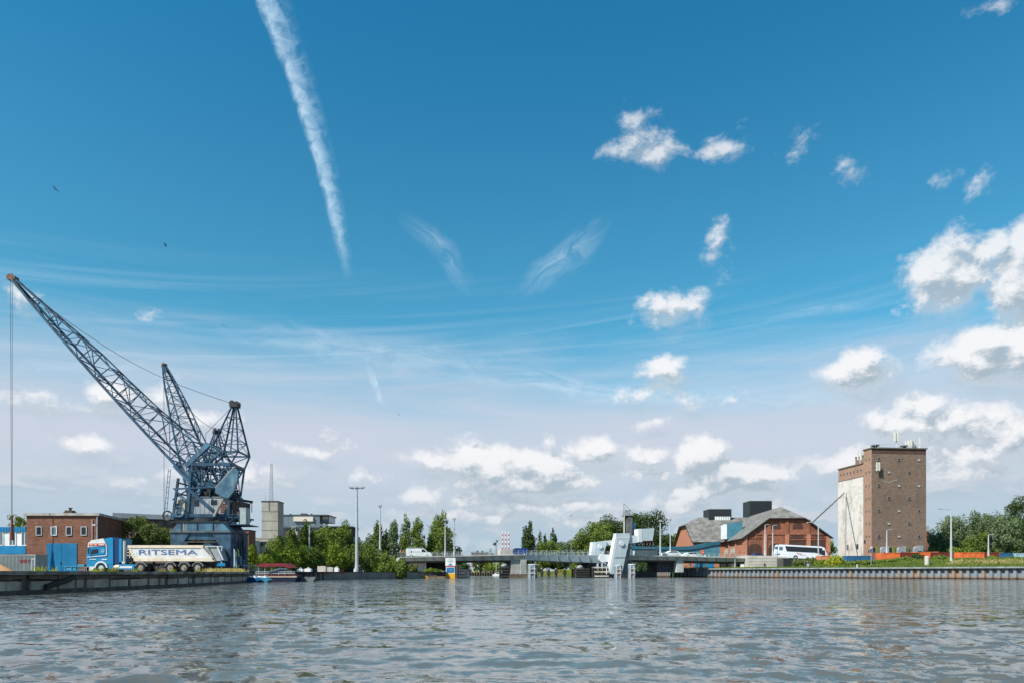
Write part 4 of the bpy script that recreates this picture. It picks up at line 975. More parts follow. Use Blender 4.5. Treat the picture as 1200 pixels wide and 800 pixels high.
    for i in range(4):
        j = (i + 1) % 4
        b.beam(B[i], top[i], .17); b.beam(B[i], B[j], .18); b.beam(Lw[i], Lw[j], .30, .34); b.beam(Lw[i], B[i], .17); b.beam(G[i], Lw[i], .2)
        b.beam(Lw[i], B[j], .09)
        for a, c, w in ((G[i], Lw[j], .12), (G[j], Lw[i], .12)): b.beam(a, c, w)
        for k in range(1, 4):
            p, q = B[i].lerp(top[i], k / 4), B[j].lerp(top[j], k / 4); b.beam(p, q, .075)
            p0 = B[i].lerp(top[i], (k - 1) / 4); b.beam(p0, q, .055)
        b.beam(B[j].lerp(top[j], 0), B[i].lerp(top[i], .25), .055)
        mid = Lw[i].lerp(Lw[j], .5); b.beam(G[i].lerp(G[j], .5), mid, .12); b.beam(G[i], mid, .1); b.beam(G[j], mid, .1)
    b.beam((3.4, 0, Zm), tuple(ap), .14); b.build('tower_head', CRANE, t)
    b = up(); b.box(3.45, 4.5, -.5, .5, 20.5, 20.9)
    for y in (-.3, .3): b.tube((3.7, y - .06, 21.0), (3.7, y + .06, 21.0), .36, .36, 14); b.tube((4.3, y - .06, 20.95), (4.3, y + .06, 20.95), .3, .3, 12)
    b.build('head_sheave', DARK, t)
    # jib
    tip = Vector((-23.9, 0, 36.6)); foot = Vector((-.3, 0, 10.9)); ax = (tip - foot); L = ax.length; ax.normalize(); nm = Vector((-ax.z, 0, ax.x)) * -1
    if nm.z < 0: nm = -nm
    def sec(f):
        """four chord points at fraction f from the foot"""
        hw = 2.5 * (1 - f) ** .75 + .24; dp = (np.interp(f, [0, .11, .3, .62, 1], [1.6, 3.4, 2.5, 1.9, .25]))
        c = foot + ax * (L * f)
        bow = -nm * .25 * math.sin(math.pi * f)
        return [c + bow + Vector((0, -hw, 0)), c + bow + Vector((0, hw, 0)), c + bow + nm * dp + Vector((0, hw * .78, 0)), c + bow + nm * dp + Vector((0, -hw * .78, 0))]
    fr = [0, .11, .215, .315, .41, .505, .60, .69, .78, .88, 1.0]; S = [sec(f) for f in fr]
    b = up()
    for a, c in zip(S[:-1], S[1:]):
        for k in range(4): b.beam(a[k], c[k], .26 if k < 2 else .17)
    b.build('jib_chord', CRANE, t)
    b = up()
    for i, (a, c) in enumerate(zip(S[:-1], S[1:])):
        for k in range(4):
            l = (k + 1) % 4
            b.beam(c[k], c[l], .10); b.beam(a[k] if i % 2 == 0 else a[l], c[l] if i % 2 == 0 else c[k], .085)
            if detail and 1 < i < 5: m0 = a[k].lerp(c[k], .5); b.beam(m0, a[l].lerp(c[l], .5), .06)
        if i < 9: b.beam(c[0], c[2], .06)
    b.build('jib_lacing', CRANE, t)
    b = up()   # short heavy lever at the foot, tied to the counterweight
    for y in (-1.9, 1.9):
        b.beam((1.5, y, 15.6), (-1.2, y, 13.0), .5, .55); b.beam((1.5, y, 15.6), (4.1, y, 12.4), .16); b.beam((-.3, y, 10.9), (3.0, y, 10.2), .3); b.beam((1.5, y, 15.6), (3.4, y, 14.7), .1)
        b.beam((-2.6, y, 13.1), (-.2, y, 10.6), .42, .7)
    b.beam((1.5, -1.9, 15.6), (1.5, 1.9, 15.6), .3); b.beam((-1.2, -1.9, 13.0), (-1.2, 1.9, 13.0), .3); b.build('luffing_lever', CRANE2, t)
    b = up()   # counterweight: a big curved bucket between two plates
    pl = [(1.9, 9.6), (2.0, 10.2), (3.0, 11.6), (4.2, 12.7), (4.75, 12.2), (4.6, 10.9), (4.2, 9.8), (3.5, 8.9), (2.6, 9.15)]
    pl = [(x + .75, z) for x, z in pl]; b.prism(pl, -2.95, -2.55); b.build('counterweight', CRANE2, t)
    b = up()
    for y in (-2.9, -2.6): b.beam((2.7, y, 10.2), (5.0, y, 12.75), .12); b.beam((3.6, y, 8.9), (2.5, y, ZP + .2), .2)
    b.build('counterweight_rail', CONC, t)
    # head of the jib, ropes
    b = up()
    for y in (-.25, .25): b.tube((tip.x, y - .05, tip.z), (tip.x, y + .05, tip.z), .42, .42, 14)
    b.box(tip.x - .2, tip.x + .7, -.4, .4, tip.z - .35, tip.z + .1); b.beam((tip.x + .1, 0, tip.z), (tip.x + .1, 0, tip.z + .6), .06); b.build('jib_head', RUST, t)
    b = up(); a = ap + Vector((-.3, 0, .3)); c = sec(.86)[3].lerp(sec(.86)[2], .5)
    pts = []
    for i in range(13):
        f = i / 12; p = a.lerp(c, f); p.z -= 1.5 * math.sin(math.pi * f); pts.append(p)
    b.path(pts, .04, 4); b.build('stay_rope', DARK, t)
    b = up(); b.path([ap + Vector((-.4, .3, 0)), Vector((0.2, .3, 17.3)), sec(.11)[2]], .03, 4)
    b.path([tip + Vector((.2, 0, .2)), sec(.5)[3], sec(.11)[3]], .03, 4); b.build('luffing_rope', DARK, t)
    # sheaves beside the cab, link ladder down the left
    b = up(); b.ring((-1.75, -2.75, ZP + .75), .62, .07, 'y', 20, 5); b.ring((-1.75, -2.75, ZP + .75), .16, .05, 'y', 10, 5)
    for i in range(8): a_ = i * math.pi / 4; b.beam((-1.75, -2.75, ZP + .75), (-1.75 + .6 * math.cos(a_), -2.75, ZP + .75 + .6 * math.sin(a_)), .06)
    b.build('rope_drum', CRANE2, t)
    b = up(); b.ring((-3.75, -1.5, ZP + .35), .55, .09, 'y', 18, 5)
    for i in range(5): a_ = i * 1.2566; b.beam((-3.75, -1.5, ZP + .35), (-3.75 + .55 * math.cos(a_), -1.5, ZP + .35 + .55 * math.sin(a_)), .06)
    b.build('hook_sheave', DARK, t)
    b = up(); n = 16
    for i in range(n):
        z0, z1 = 12.6 - i * (12.6 - ZP - .9) / n, 12.6 - (i + 1) * (12.6 - ZP - .9) / n; x0, x1 = -3.3 - .45 * i / n, -3.3 - .45 * (i + 1) / n
        for o in (-.14, .14): b.beam((x0 + o, -1.9, z0), (x1 + o, -1.9, z1), .05)
        if i % 2: b.beam((x0 - .14, -1.9, z0), (x0 + .14, -1.9, z0), .06)
    b.build('hanging_ladder', CRANE, t)
    return t, R, tip
KC = (-38.5, 92.2)
c1, R1, tip1 = crane('harbour_crane', 'tall weathered blue harbour crane behind the truck with its jib reaching to the upper left', KC, 0.0, True, 1)
c2, R2, tip2 = crane('harbour_crane', 'second blue harbour crane standing behind the first with its jib seen nearly end on', (-46.2, 112.5), math.radians(50), False, 2)
for c in (c1, c2): c['group'] = 'blue harbour cranes on the left quay'
def hoist(c, R, tip, label, zend, offs):
    b = MB()
    for o in offs:
        p = R @ (tip + Vector((o, 0, -.3))); b.tube(p, (p.x + (0.12 - o) * .6, p.y, zend), .024, .024, 4)
    b.build('hoist_rope', DARK, c)
    return R @ tip
p = hoist(c1, R1, tip1, '', 7.0, (-.12, .12))
b = MB(); b.tube((p.x + .1, p.y, 7.0), (p.x + .1, p.y, 6.0), .10, .13, 8); b.tube((p.x + .1, p.y, 6.0), (p.x + .1, p.y, 4.0), .16, .22, 8); b.build('hook_block', DKRED, c1)
p = hoist(c2, R2, tip2, '', 9, (-.1, .2))
# ---------------------------------------------------------------- road bridge
BD = lambda u: 160 + (u - 468) / (876 - 468) * 18        # the bridge runs a little away to the right
BTOP = [(468, 652.6), (520, 651.4), (560, 650.4), (600, 649.9), (616, 649.7), (660, 649.6), (712, 650.2), (760, 650.8), (800, 651.4), (876, 653.6)]
BBOT = [(468, 657.2), (520, 656.4), (600, 655.8), (615, 655.7), (616, 655.4), (700, 658.9), (714, 659.0), (722, 655.4), (800, 656.2), (876, 657.9)]
def bt(u): return float(np.interp(u, [p[0] for p in BTOP], [p[1] for p in BTOP]))
def bb(u): return float(np.interp(u, [p[0] for p in BBOT], [p[1] for p in BBOT]))
BDIR = (P(876, 650, BD(876)) - P(468, 650, BD(468))); BDIR.z = 0; BDIR.normalize(); BN = Vector((-BDIR.y, BDIR.x, 0))   # BN: away from the viewer
def bp(u, off=0.0, dz=0.0, top=True):
    p = P(u, bt(u) if top else bb(u), BD(u)); return p + BN * off + Vector((0, 0, dz))
FASC = mat('weathered_concrete_parapet', (.50, .51, .47), (.38, .39, .36), .3, .8, streak=.5, sc=(.13, .14, .12))
LEAFM = mat('pale_blue_grey_paint', (.50, .57, .60), (.42, .49, .52), .35, .45, streak=.45, sc=(.25, .30, .33))
PWHITE = mat('bridge_white_paint', (.68, .70, .71), (.58, .60, .61), .4, .5, streak=.35, sc=(.4, .43, .45))
def bridge():
    t = thing('road_bridge', 'low grey road bridge crossing the river with a pale blue lifting span', 'bridge', tuple(bp(468)))
    def deck(name, us, m, width=11.0, solid=True):
        b = MB(); vs = []
        for u in us:
            a, c = bp(u), bp(u, 0, 0, False)
            for (p, o, z) in ((a, 0, 0), (a, width, 0), (c, width - .5, 0), (c, .5, 0)): q = p + BN * o; vs.append((q.x, q.y, q.z + z))
        n = len(us); fs = [(4 * i + k, 4 * i + (k + 1) % 4, 4 * i + 4 + (k + 1) % 4, 4 * i + 4 + k) for i in range(n - 1) for k in range(4)] + [(0, 1, 2, 3), (4 * n - 1, 4 * n - 2, 4 * n - 3, 4 * n - 4)]
        b.add(vs, fs); return b.build(name, m, t, True)
    dk = deck('deck', list(np.linspace(468, 614.8, 12)), FASC)
    lf = deck('lifting_span', list(np.linspace(615.4, 713, 9)), LEAFM)
    d2 = deck('deck', list(np.linspace(726, 876, 12)), FASC)
    def fins(us, m, par):
        b = MB()
        for u in us:
            a = bp(u, -.10, -.02); c = bp(u + 2.6, -.02 + .35, 0, False); b.beam(a, c, .09, .22, up=(0, 1, 0))
        b.build('stiffener', m, par, True)
    fins(np.arange(473, 612, 11.5), GREY, dk); fins(np.arange(628, 708, 12.2), LGREY, lf); fins(np.arange(735, 874, 11.5), GREY, d2)
    b = MB(); b.beam(bp(468, .0, .03), bp(614.5, .0, .03), .45, .16); b.build('kerb', FASC, dk, True)
    b = MB(); b.beam(bp(726, .0, .03), bp(800, .0, .03), .45, .16);  b.beam(bp(800, .0, .03), bp(876, .0, .03), .45, .16); b.build('kerb', FASC, d2, True)
    # soffit shadow beam (longitudinal girders)
    b = MB()
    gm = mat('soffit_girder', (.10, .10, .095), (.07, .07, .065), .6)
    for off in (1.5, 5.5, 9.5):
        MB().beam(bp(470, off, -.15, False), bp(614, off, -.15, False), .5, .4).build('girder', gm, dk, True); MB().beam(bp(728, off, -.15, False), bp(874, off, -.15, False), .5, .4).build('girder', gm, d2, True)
    for off, nm in ((.15, 'railing'), (10.8, 'railing')):
        for (u0, u1) in ((470, 586), (601.5, 614), (617, 713), (738, 745), (771, 874)):
            b = MB(); n = max(2, int((u1 - u0) / 6))
            us = np.linspace(u0, u1, n + 1)
            for a, c in zip(us[:-1], us[1:]):
                for h in (1.0, .62, .32): b.tube(bp(a, off, h), bp(c, off, h), .030, .030, 4)
            for u in us: b.tube(bp(u, off, 0), bp(u, off, 1.03), .04, .04, 5)
            if u1 - u0 > 5: b.build(nm, GALV, t, True)
    return t
BR = bridge()
def brpart(b, name, m, parent=None): return b.build(name, m, parent or BR, True)
def bpt(u, v, off):
    """the point seen at (u, v) on the vertical plane lying off metres behind the bridge's near edge"""
    o = P(468, 650, BD(468)) + BN * off; k = (u - 600) / F
    s_ = (k * o.y - o.x) / (BDIR.x - k * BDIR.y); q = o + BDIR * s_
    return Vector((q.x, q.y, Z(v, q.y)))
def poly3(b, pts, off, w, um=None):
    """polygon given by photo pixels, standing off metres behind the near edge and w metres thick"""
    fr = [bpt(u, v, off) for u, v in pts]; n = len(fr); vs = fr + [p + BN * w for p in fr]
    b.add(vs, [tuple(range(n)), tuple(range(n, 2 * n))[::-1]] + [(i, i + n, (i + 1) % n + n, (i + 1) % n) for i in range(n)]); return b
def bx3(b, u0, u1, v0, v1, off, w):
    p0, p1 = bpt(u0, v1, off), bpt(u1, v0, off); vs = []
    for z in (p0.z, p1.z):
        for q in (p0, p1, p1 + BN * w, p0 + BN * w): vs.append((q.x, q.y, z))
    b.add(vs, [(0, 3, 2, 1), (4, 5, 6, 7), (0, 1, 5, 4), (1, 2, 6, 5), (2, 3, 7, 6), (3, 0, 4, 7)]); return b
def bridge_parts():
    # piers
    b = MB(); bx3(b, 599, 616.6, 655.6, 672, 1.0, 8.6); bx3(b, 610.5, 617, 655.0, 672, .3, .7); brpart(b, 'pier', mat('pier_concrete', (.40, .41, .38), (.28, .29, .27), .6, .9, streak=.6, sc=(.12, .12, .1)))
    b = MB(); bx3(b, 598, 619, 672, 677.5, -.6, 10); brpart(b, 'pier_footing', WOOD)
    b = MB(); bx3(b, 793, 801, 656, 670, .8, 9); brpart(b, 'pier', FASC)
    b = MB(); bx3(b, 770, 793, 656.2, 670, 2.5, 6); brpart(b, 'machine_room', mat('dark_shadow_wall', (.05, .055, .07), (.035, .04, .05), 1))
    b = MB(); bx3(b, 483, 498.2, 656.5, 669, 2, 7); bx3(b, 497.6, 499.4, 656.5, 669, 1.6, .4); brpart(b, 'abutment', CONCL)
    b = MB(); poly3(b, [(499.5, 657), (522, 657), (522, 668), (499.5, 668)], 7, 2); brpart(b, 'abutment', mat('dark_slope_wall', (.055, .06, .06), (.035, .04, .04), .5, .9, streak=.6, sc=(.12, .12, .1)))
    b = MB(); bx3(b, 745, 770, 669, 678, 3, 6); brpart(b, 'abutment', DARK)
    # lifting span hinge drum and two raked balance towers
    b = MB(); c = P(706, 653.6, BD(706)); b.tube(c - BN * .45, c + BN * .3, .98, .98, 28); brpart(b, 'hinge_drum', PWHITE)
    c = P(711, 653.5, BD(711)); b = MB(); b.tube(c - BN * .5, c + BN * .9, .85, .85, 24); brpart(b, 'hinge_cap', PWHITE)
    for (off, k, lab) in ((-1.6, 0, 'near'), (12.0, 1, 'far')):
        if k == 0:
            leg = [(713.4, 672.5), (721.6, 629.5), (737.8, 630), (728.6, 672.5)]; hub = (728.3, 636.3); head = [(721.5, 630), (722.2, 624.2), (738.2, 624.2), (738, 630)]
        else:
            leg = [(692.6, 655), (694.6, 634.6), (711.5, 633.6), (706, 655)]; hub = (703, 639.8); head = None
        b = MB(); poly3(b, leg, off, 1.9); tw = brpart(b, 'balance_tower', LEAFM)
        b = MB()
        if k == 0: poly3(b, [(713.0, 672.2), (721.3, 629.6), (724.2, 629.6), (716.2, 672.2)], off - .02, 1.94); poly3(b, [(721.4, 629.8), (721.4, 628.6), (738.2, 628.9), (738.0, 630.1)], off - .03, 1.96)
        else: poly3(b, [(692.3, 655), (694.4, 634.5), (698.8, 634.3), (696.8, 655)], off - .02, 1.94)
        b.build('lit_edge', PWHITE, tw, True)  # sunlit left face of the tower, put in as a white strip
        if head:
            b = MB(); poly3(b, head, off, 1.9); b.build('tower_head', LEAFM, tw, True)
            b = MB(); poly3(b, [(720.3, 652.2), (732.8, 651.6), (732.6, 653), (720, 653.4)], off - .05, .06); b.build('seam', GREY, tw, True)
        c = bpt(hub[0], hub[1], off); b = MB(); b.tube(c - BN * .28, c + BN * .1, .56, .56, 24); b.build('axle_cap', PWHITE, tw, True)
    b = MB(); poly3(b, [(736, 627), (751.2, 626.8), (751.2, 634.6), (737, 636.2)], -1.2, 1.3); poly3(b, [(700, 634.2), (722, 631.6), (722, 637.4), (706, 640)], 12.6, 1.2); brpart(b, 'balance_beam', PWHITE)
    b = MB(); poly3(b, [(748.2, 619.2), (766.8, 618.2), (764.8, 632.8), (749.2, 633.2)], -1.4, 2.4); cw = brpart(b, 'counterweight', LEAFM)
    b = MB(); poly3(b, [(748.0, 619.6), (752.4, 619.0), (752.8, 634.6), (748.4, 634.2)], -1.45, 2.5); b.build('lit_edge', PWHITE, cw, True)  # white strip paints in the sunlight on the counterweight's left face
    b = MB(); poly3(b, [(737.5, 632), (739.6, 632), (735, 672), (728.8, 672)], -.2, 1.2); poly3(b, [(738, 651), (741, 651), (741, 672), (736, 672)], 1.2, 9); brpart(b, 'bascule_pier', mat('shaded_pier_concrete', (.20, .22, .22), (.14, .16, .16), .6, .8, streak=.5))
    b = MB(); poly3(b, [(712.5, 672), (741, 671.6), (741, 677.6), (712.5, 677.6)], -1.9, 11); brpart(b, 'pier_footing', DKWOOD)
    # red and white posts on concrete blocks
    def posts(u0, u1, v0, v1, base, n, off, loc):
        tt = thing('warning_posts', loc, 'barrier', tuple(P((u0 + u1) / 2, base[3], BD(u0)) + BN * off))
        b = MB(); bx3(b, base[0], base[1], base[2], base[3], off - .6, 3.0); b.build('plinth', CONCL, tt, True)
        for i in range(n):
            u = u0 + (u1 - u0) * i / (n - 1); d = BD(u); o = off + (i % 2) * 1.2
            x = bpt(u, v1, o); L = Z(v0, d) - Z(v1, d); m = 8 if L > 3 else 5
            b = MB(); w = MB()
            for k in range(m): (b if k % 2 == 0 else w).tube((x.x, x.y, x.z + L * k / m), (x.x, x.y, x.z + L * (k + 1) / m), .12, .12, 8)
            p_ = w.build('post', PWHITE, tt, True); b.build('red_band', RED, p_, True)
    posts(754.6, 765.5, 633.4, 645.0, (747.2, 770, 644.4, 650.6), 4, 1.0, 'four red and white posts on a concrete block under the counterweight')
    posts(589, 596.4, 622.5, 643.2, (586.6, 601.0, 643.4, 650.2), 3, 1.0, 'taller cluster of red and white posts on a white block left of the lifting span')
bridge_parts()

# ---------------------------------------------------------------- fenders and dolphins in the water
def dolphin(u, v0, v1, d, r, label, cap=True, name='dolphin'):
    t = thing(name, label, 'mooring post', (X(u, d), d, 0)); z1 = Z(v0, d)
    b = MB(); b.tube((0, 0, -1.5), (0, 0, z1 - .15), r, r, 20); b.build('pile', mat_once('dolphin_blue_grey', (.20, .27, .34), (.13, .18, .24), 1.0), t)
    b = MB(); b.tube((0, 0, z1 - .15), (0, 0, z1), r * 1.05, r * .85, 20); b.build('cap', CONCL, t)
    b = MB()
    for s in (-.55, .35): b.box(r * s - .08, r * s + .12, -r - .18, -r * .6, -.6, z1 - .35)
    b.box(-r * .8, r * .7, -r - .24, -r - .1, z1 * .62, z1 * .62 + .18); b.box(-r * .8, r * .7, -r - .24, -r - .1, z1 * .3, z1 * .3 + .18)
    b.build('rubbing_strake', CONCL if cap else DKWOOD, t); return t
_M = {}
def mat_once(n, *a, **k):
    if n not in _M: _M[n] = mat(n, *a, **k)
    return _M[n]
dolphin(624, 660.4, 676.4, 160, 1.05, 'stout round grey blue pile with a white ladder just right of the bridge pier')
dolphin(724.5, 661.3, 676.2, 161, .85, 'round blue pile with a pale strake in front of the balance tower')
dolphin(740.5, 660.2, 676.2, 161, .85, 'round blue pile with a pale slotted strake right of the balance tower')
for i, u in enumerate((635, 643, 651.7, 661.8, 672.6)):
    d = 196 - i * 3; t = thing('mooring_pile', ['dark capped pile under the lifting span nearest the round grey pile', 'second dark capped pile from the left under the lifting span', 'middle dark capped pile under the lifting span', 'fourth dark capped pile under the lifting span, beside its tallest neighbour', 'dark capped pile under the lifting span nearest the timber fender'][i], 'mooring post', (X(u, d), d, 0), 0, 'dark piles under the lifting span')
    z1 = Z(666 + (i % 2) * .5, d); b = MB(); b.tube((0, 0, -1), (0, 0, z1), .26, .26, 10); b.box(-.42, .42, -.3, .3, .6, z1 - .3); b.build('pile', DKWOOD, t); b = MB(); b.tube((0, 0, z1), (0, 0, z1 + .15), .3, .24, 10); b.build('cap', GREY, t)
def timber_fender(u0, u1, v0, d, label, bars, light=False, dep=5.0):
    t = thing('timber_fender', label, 'fender', (X(u0, d), d, 0)); W = (u1 - u0) / F * d; z1 = Z(v0, d)
    b = MB(); n = max(3, int(W / 1.1))
    for i in range(n + 1):
        x = W * i / n
        b.tube((x, .3, -1.5), (x, .3, z1 - .1 * (i % 2)), .2, .2, 8); b.tube((x, dep, -1.5), (x, dep, z1 - .3), .2, .2, 8)
    b.build('pile', DKWOOD, t)
    for k in range(bars):
        z = .35 + (z1 - .7) * k / max(1, bars - 1); b = MB(); b.box(-.15, W + .15, -.1, .12, z - .14, z + .14); b.box(-.15, W + .15, dep + .1, dep + .3, z - .14, z + .14); b.box(W - .0, W + .14, .13, dep, z - .14, z + .14); b.build('waling', CONCL if light else DKWOOD, t)
    return t
timber_fender(586, 596, 662.6, 158, 'black timber fender left of the bridge pier', 4)
timber_fender(697.5, 712.5, 662.5, 163, 'dark fender with three pale horizontal bars in front of the hinge drum', 3, True)
timber_fender(672.8, 690, 664.5, 168, 'black timber fender under the lifting span at the foot of the far tower', 4)
b = MB(); bx3(b, 688, 699, 659.5, 677, 2.0, 8); brpart(b, 'pier', DKWOOD)
def dome(u, v, d, r, label):
    o = MB().ball((0, 0, 0), r, r, r * .8, 14, 8).build('domed_buoy', mat_once('dome_grey', (.26, .27, .27), (.18, .19, .19), 1.2, .7), None, smooth=True); o.location = (X(u, d), d, Z(v, d)); return tag(o, label, 'buoy')
dome(591, 662.6, 159.5, .7, 'round grey dome on the black timber fender left of the pier')
dome(679.6, 664.6, 170, .8, 'round grey dome beside the black fender under the lifting span')
def grid_fender():
    d = 152; t = thing('guide_fence', 'dark slotted timber guide fence beside the white and blue river sign', 'fender', (X(534, d), d, 0)); s = F / d; W = (549.5 - 534) / s; z1 = Z(666.3, d)
    b = MB(); b.box(0, .4, 0, 3, -1, Z(660.5, d)); b.tube((.9, .2, -1), (.9, .2, Z(661, d)), .16, .16, 8)
    n = 5
    for i in range(n + 1): x = .75 + (W - .75) * i / n; b.box(x - .12, x + .12, 0, .3, -1, z1)
    for z in (.35, 1.0, z1 - .25): b.box(.6, W, -.1, 0, z - .13, z + .13)
    b.build('frame', mat_once('guide_timber', (.07, .08, .09), (.045, .05, .06), 1.5, .8), t)
    p = MB(); p.tube((1.05, 2.2, -.5), (1.05, 2.2, z1 - .3), .17, .17, 8)
    for i in range(4): p.tube((1.5 + i * .4, 2.2, -.5), (1.5 + i * .4, 2.2, z1 - .3), .1, .1, 6)
    p.build('pile', LGREY, t)
    return t
grid_fender()
def river_sign():
    d = 149; s = F / d; u0 = 522.6; t = thing('river_sign', 'tall sign panel of white, blue and orange fields standing in the water under the bridge', 'sign', (X(u0, d), d, 0)); W = 10.4 / s
    z = lambda v: Z(v, d)
    b = MB(); b.box(.2, .45, .06, .3, -1, z(653)); b.build('post', GREY, t); b = MB(); b.box(W - .45, W - .2, .06, .3, -1, z(653)); b.build('post', GREY, t)
    b = MB(); b.box(-.12, W + .12, 0, .05, z(662.3), z(653.1)); b.build('white_board', WHITE, t)
    b = MB(); b.box(-.12, W + .12, -.01, .055, z(663.6), z(662.3)); b.build('red_strip', RED, t)
    b = MB(); b.box(.0, W, 0, .05, z(671.3), z(663.7)); w = b.build('white_backing', WHITE, t)
    b = MB(); b.box(.12, W - .12, -.03, -.001, z(670.4), z(664.3)); b.build('blue_board', BLUE, t)
    b = MB(); b.box(-.05, W + .05, -.0, .6, z(677.6), z(671.4)); b.build('orange_box', YELLOW, t)
    b = MB(); cx = W / 2; b.prism([(cx - .5, z(661.8)), (cx - .35, z(660.6)), (cx + .35, z(660.6)), (cx + .5, z(661.8))], -.02, -.001); b.prism([(cx - .2, z(660.5)), (cx + .2, z(660.5)), (cx + .05, z(659.6))], -.02, -.001); b.build('boat_symbol', BLUE, t)
    b = MB()
    for k, (v, w) in enumerate(((655.2, .5), (656.7, .7), (658.0, .4))): b.box(cx - w, cx + w, -.02, -.001, z(v + .25), z(v - .15))
    b.box(cx - .35, cx + .4, -.06, -.031, z(667), z(666.5)); b.box(cx - .25, cx + .4, -.06, -.031, z(668.4), z(667.9)); b.build('small_print', GREY, t)
    b = MB(); b.tube((cx, .6, z(653)), (cx, .6, z(650.8)), .03, .03, 5); b.build('rod', GREY, t)
river_sign()
# yellow work pontoon in the shade
d = 140; t = thing('work_pontoon', 'low yellow and brown work pontoon floating in shade under the bridge', 'boat', (X(487, d), d, 0))
b = MB(); b.prism([(0, .0), (.3, -.3), (2.2, -.3), (2.4, .25), (2.2, .55), (.1, .45)], 0, 2.0); b.build('hull', mat_once('dull_yellow_paint', (.50, .30, .05), (.36, .2, .04), 1.5, .7), t)
b = MB(); b.box(2.4, 5.8, .0, 2.0, -.3, .42); b.box(2.5, 4.0, -.05, 1.9, .42, .55); b.build('deck_load', WOOD, t)
# small signal mast and red brick house behind the bridge
d = 185; t = thing('signal_mast', 'dark signal mast with a small side board behind the bridge railing', 'signal', (X(581.4, d), d, 1.3)); b = MB(); b.beam((0, 0, 0), (0, 0, Z(632, d) - 1.3), .22, .22)
for k in range(7): b.box(-.3, .3, -.05, .05, Z(648 - k * 2, d) - 1.35, Z(648 - k * 2, d) - 1.2)
b.build('pole', GREY, t); b = MB(); b.box(-.62, -.1, -.2, 0, Z(638.6, d) - 1.3, Z(635.2, d) - 1.3); b.box(.08, .42, -.2, 0, Z(634.8, d) - 1.3, Z(632.4, d) - 1.3); b.box(-.95, -.6, -.15, 0, Z(637.4, d) - 1.3, Z(636.6, d) - 1.3); b.build('signal_board', DARK, t)
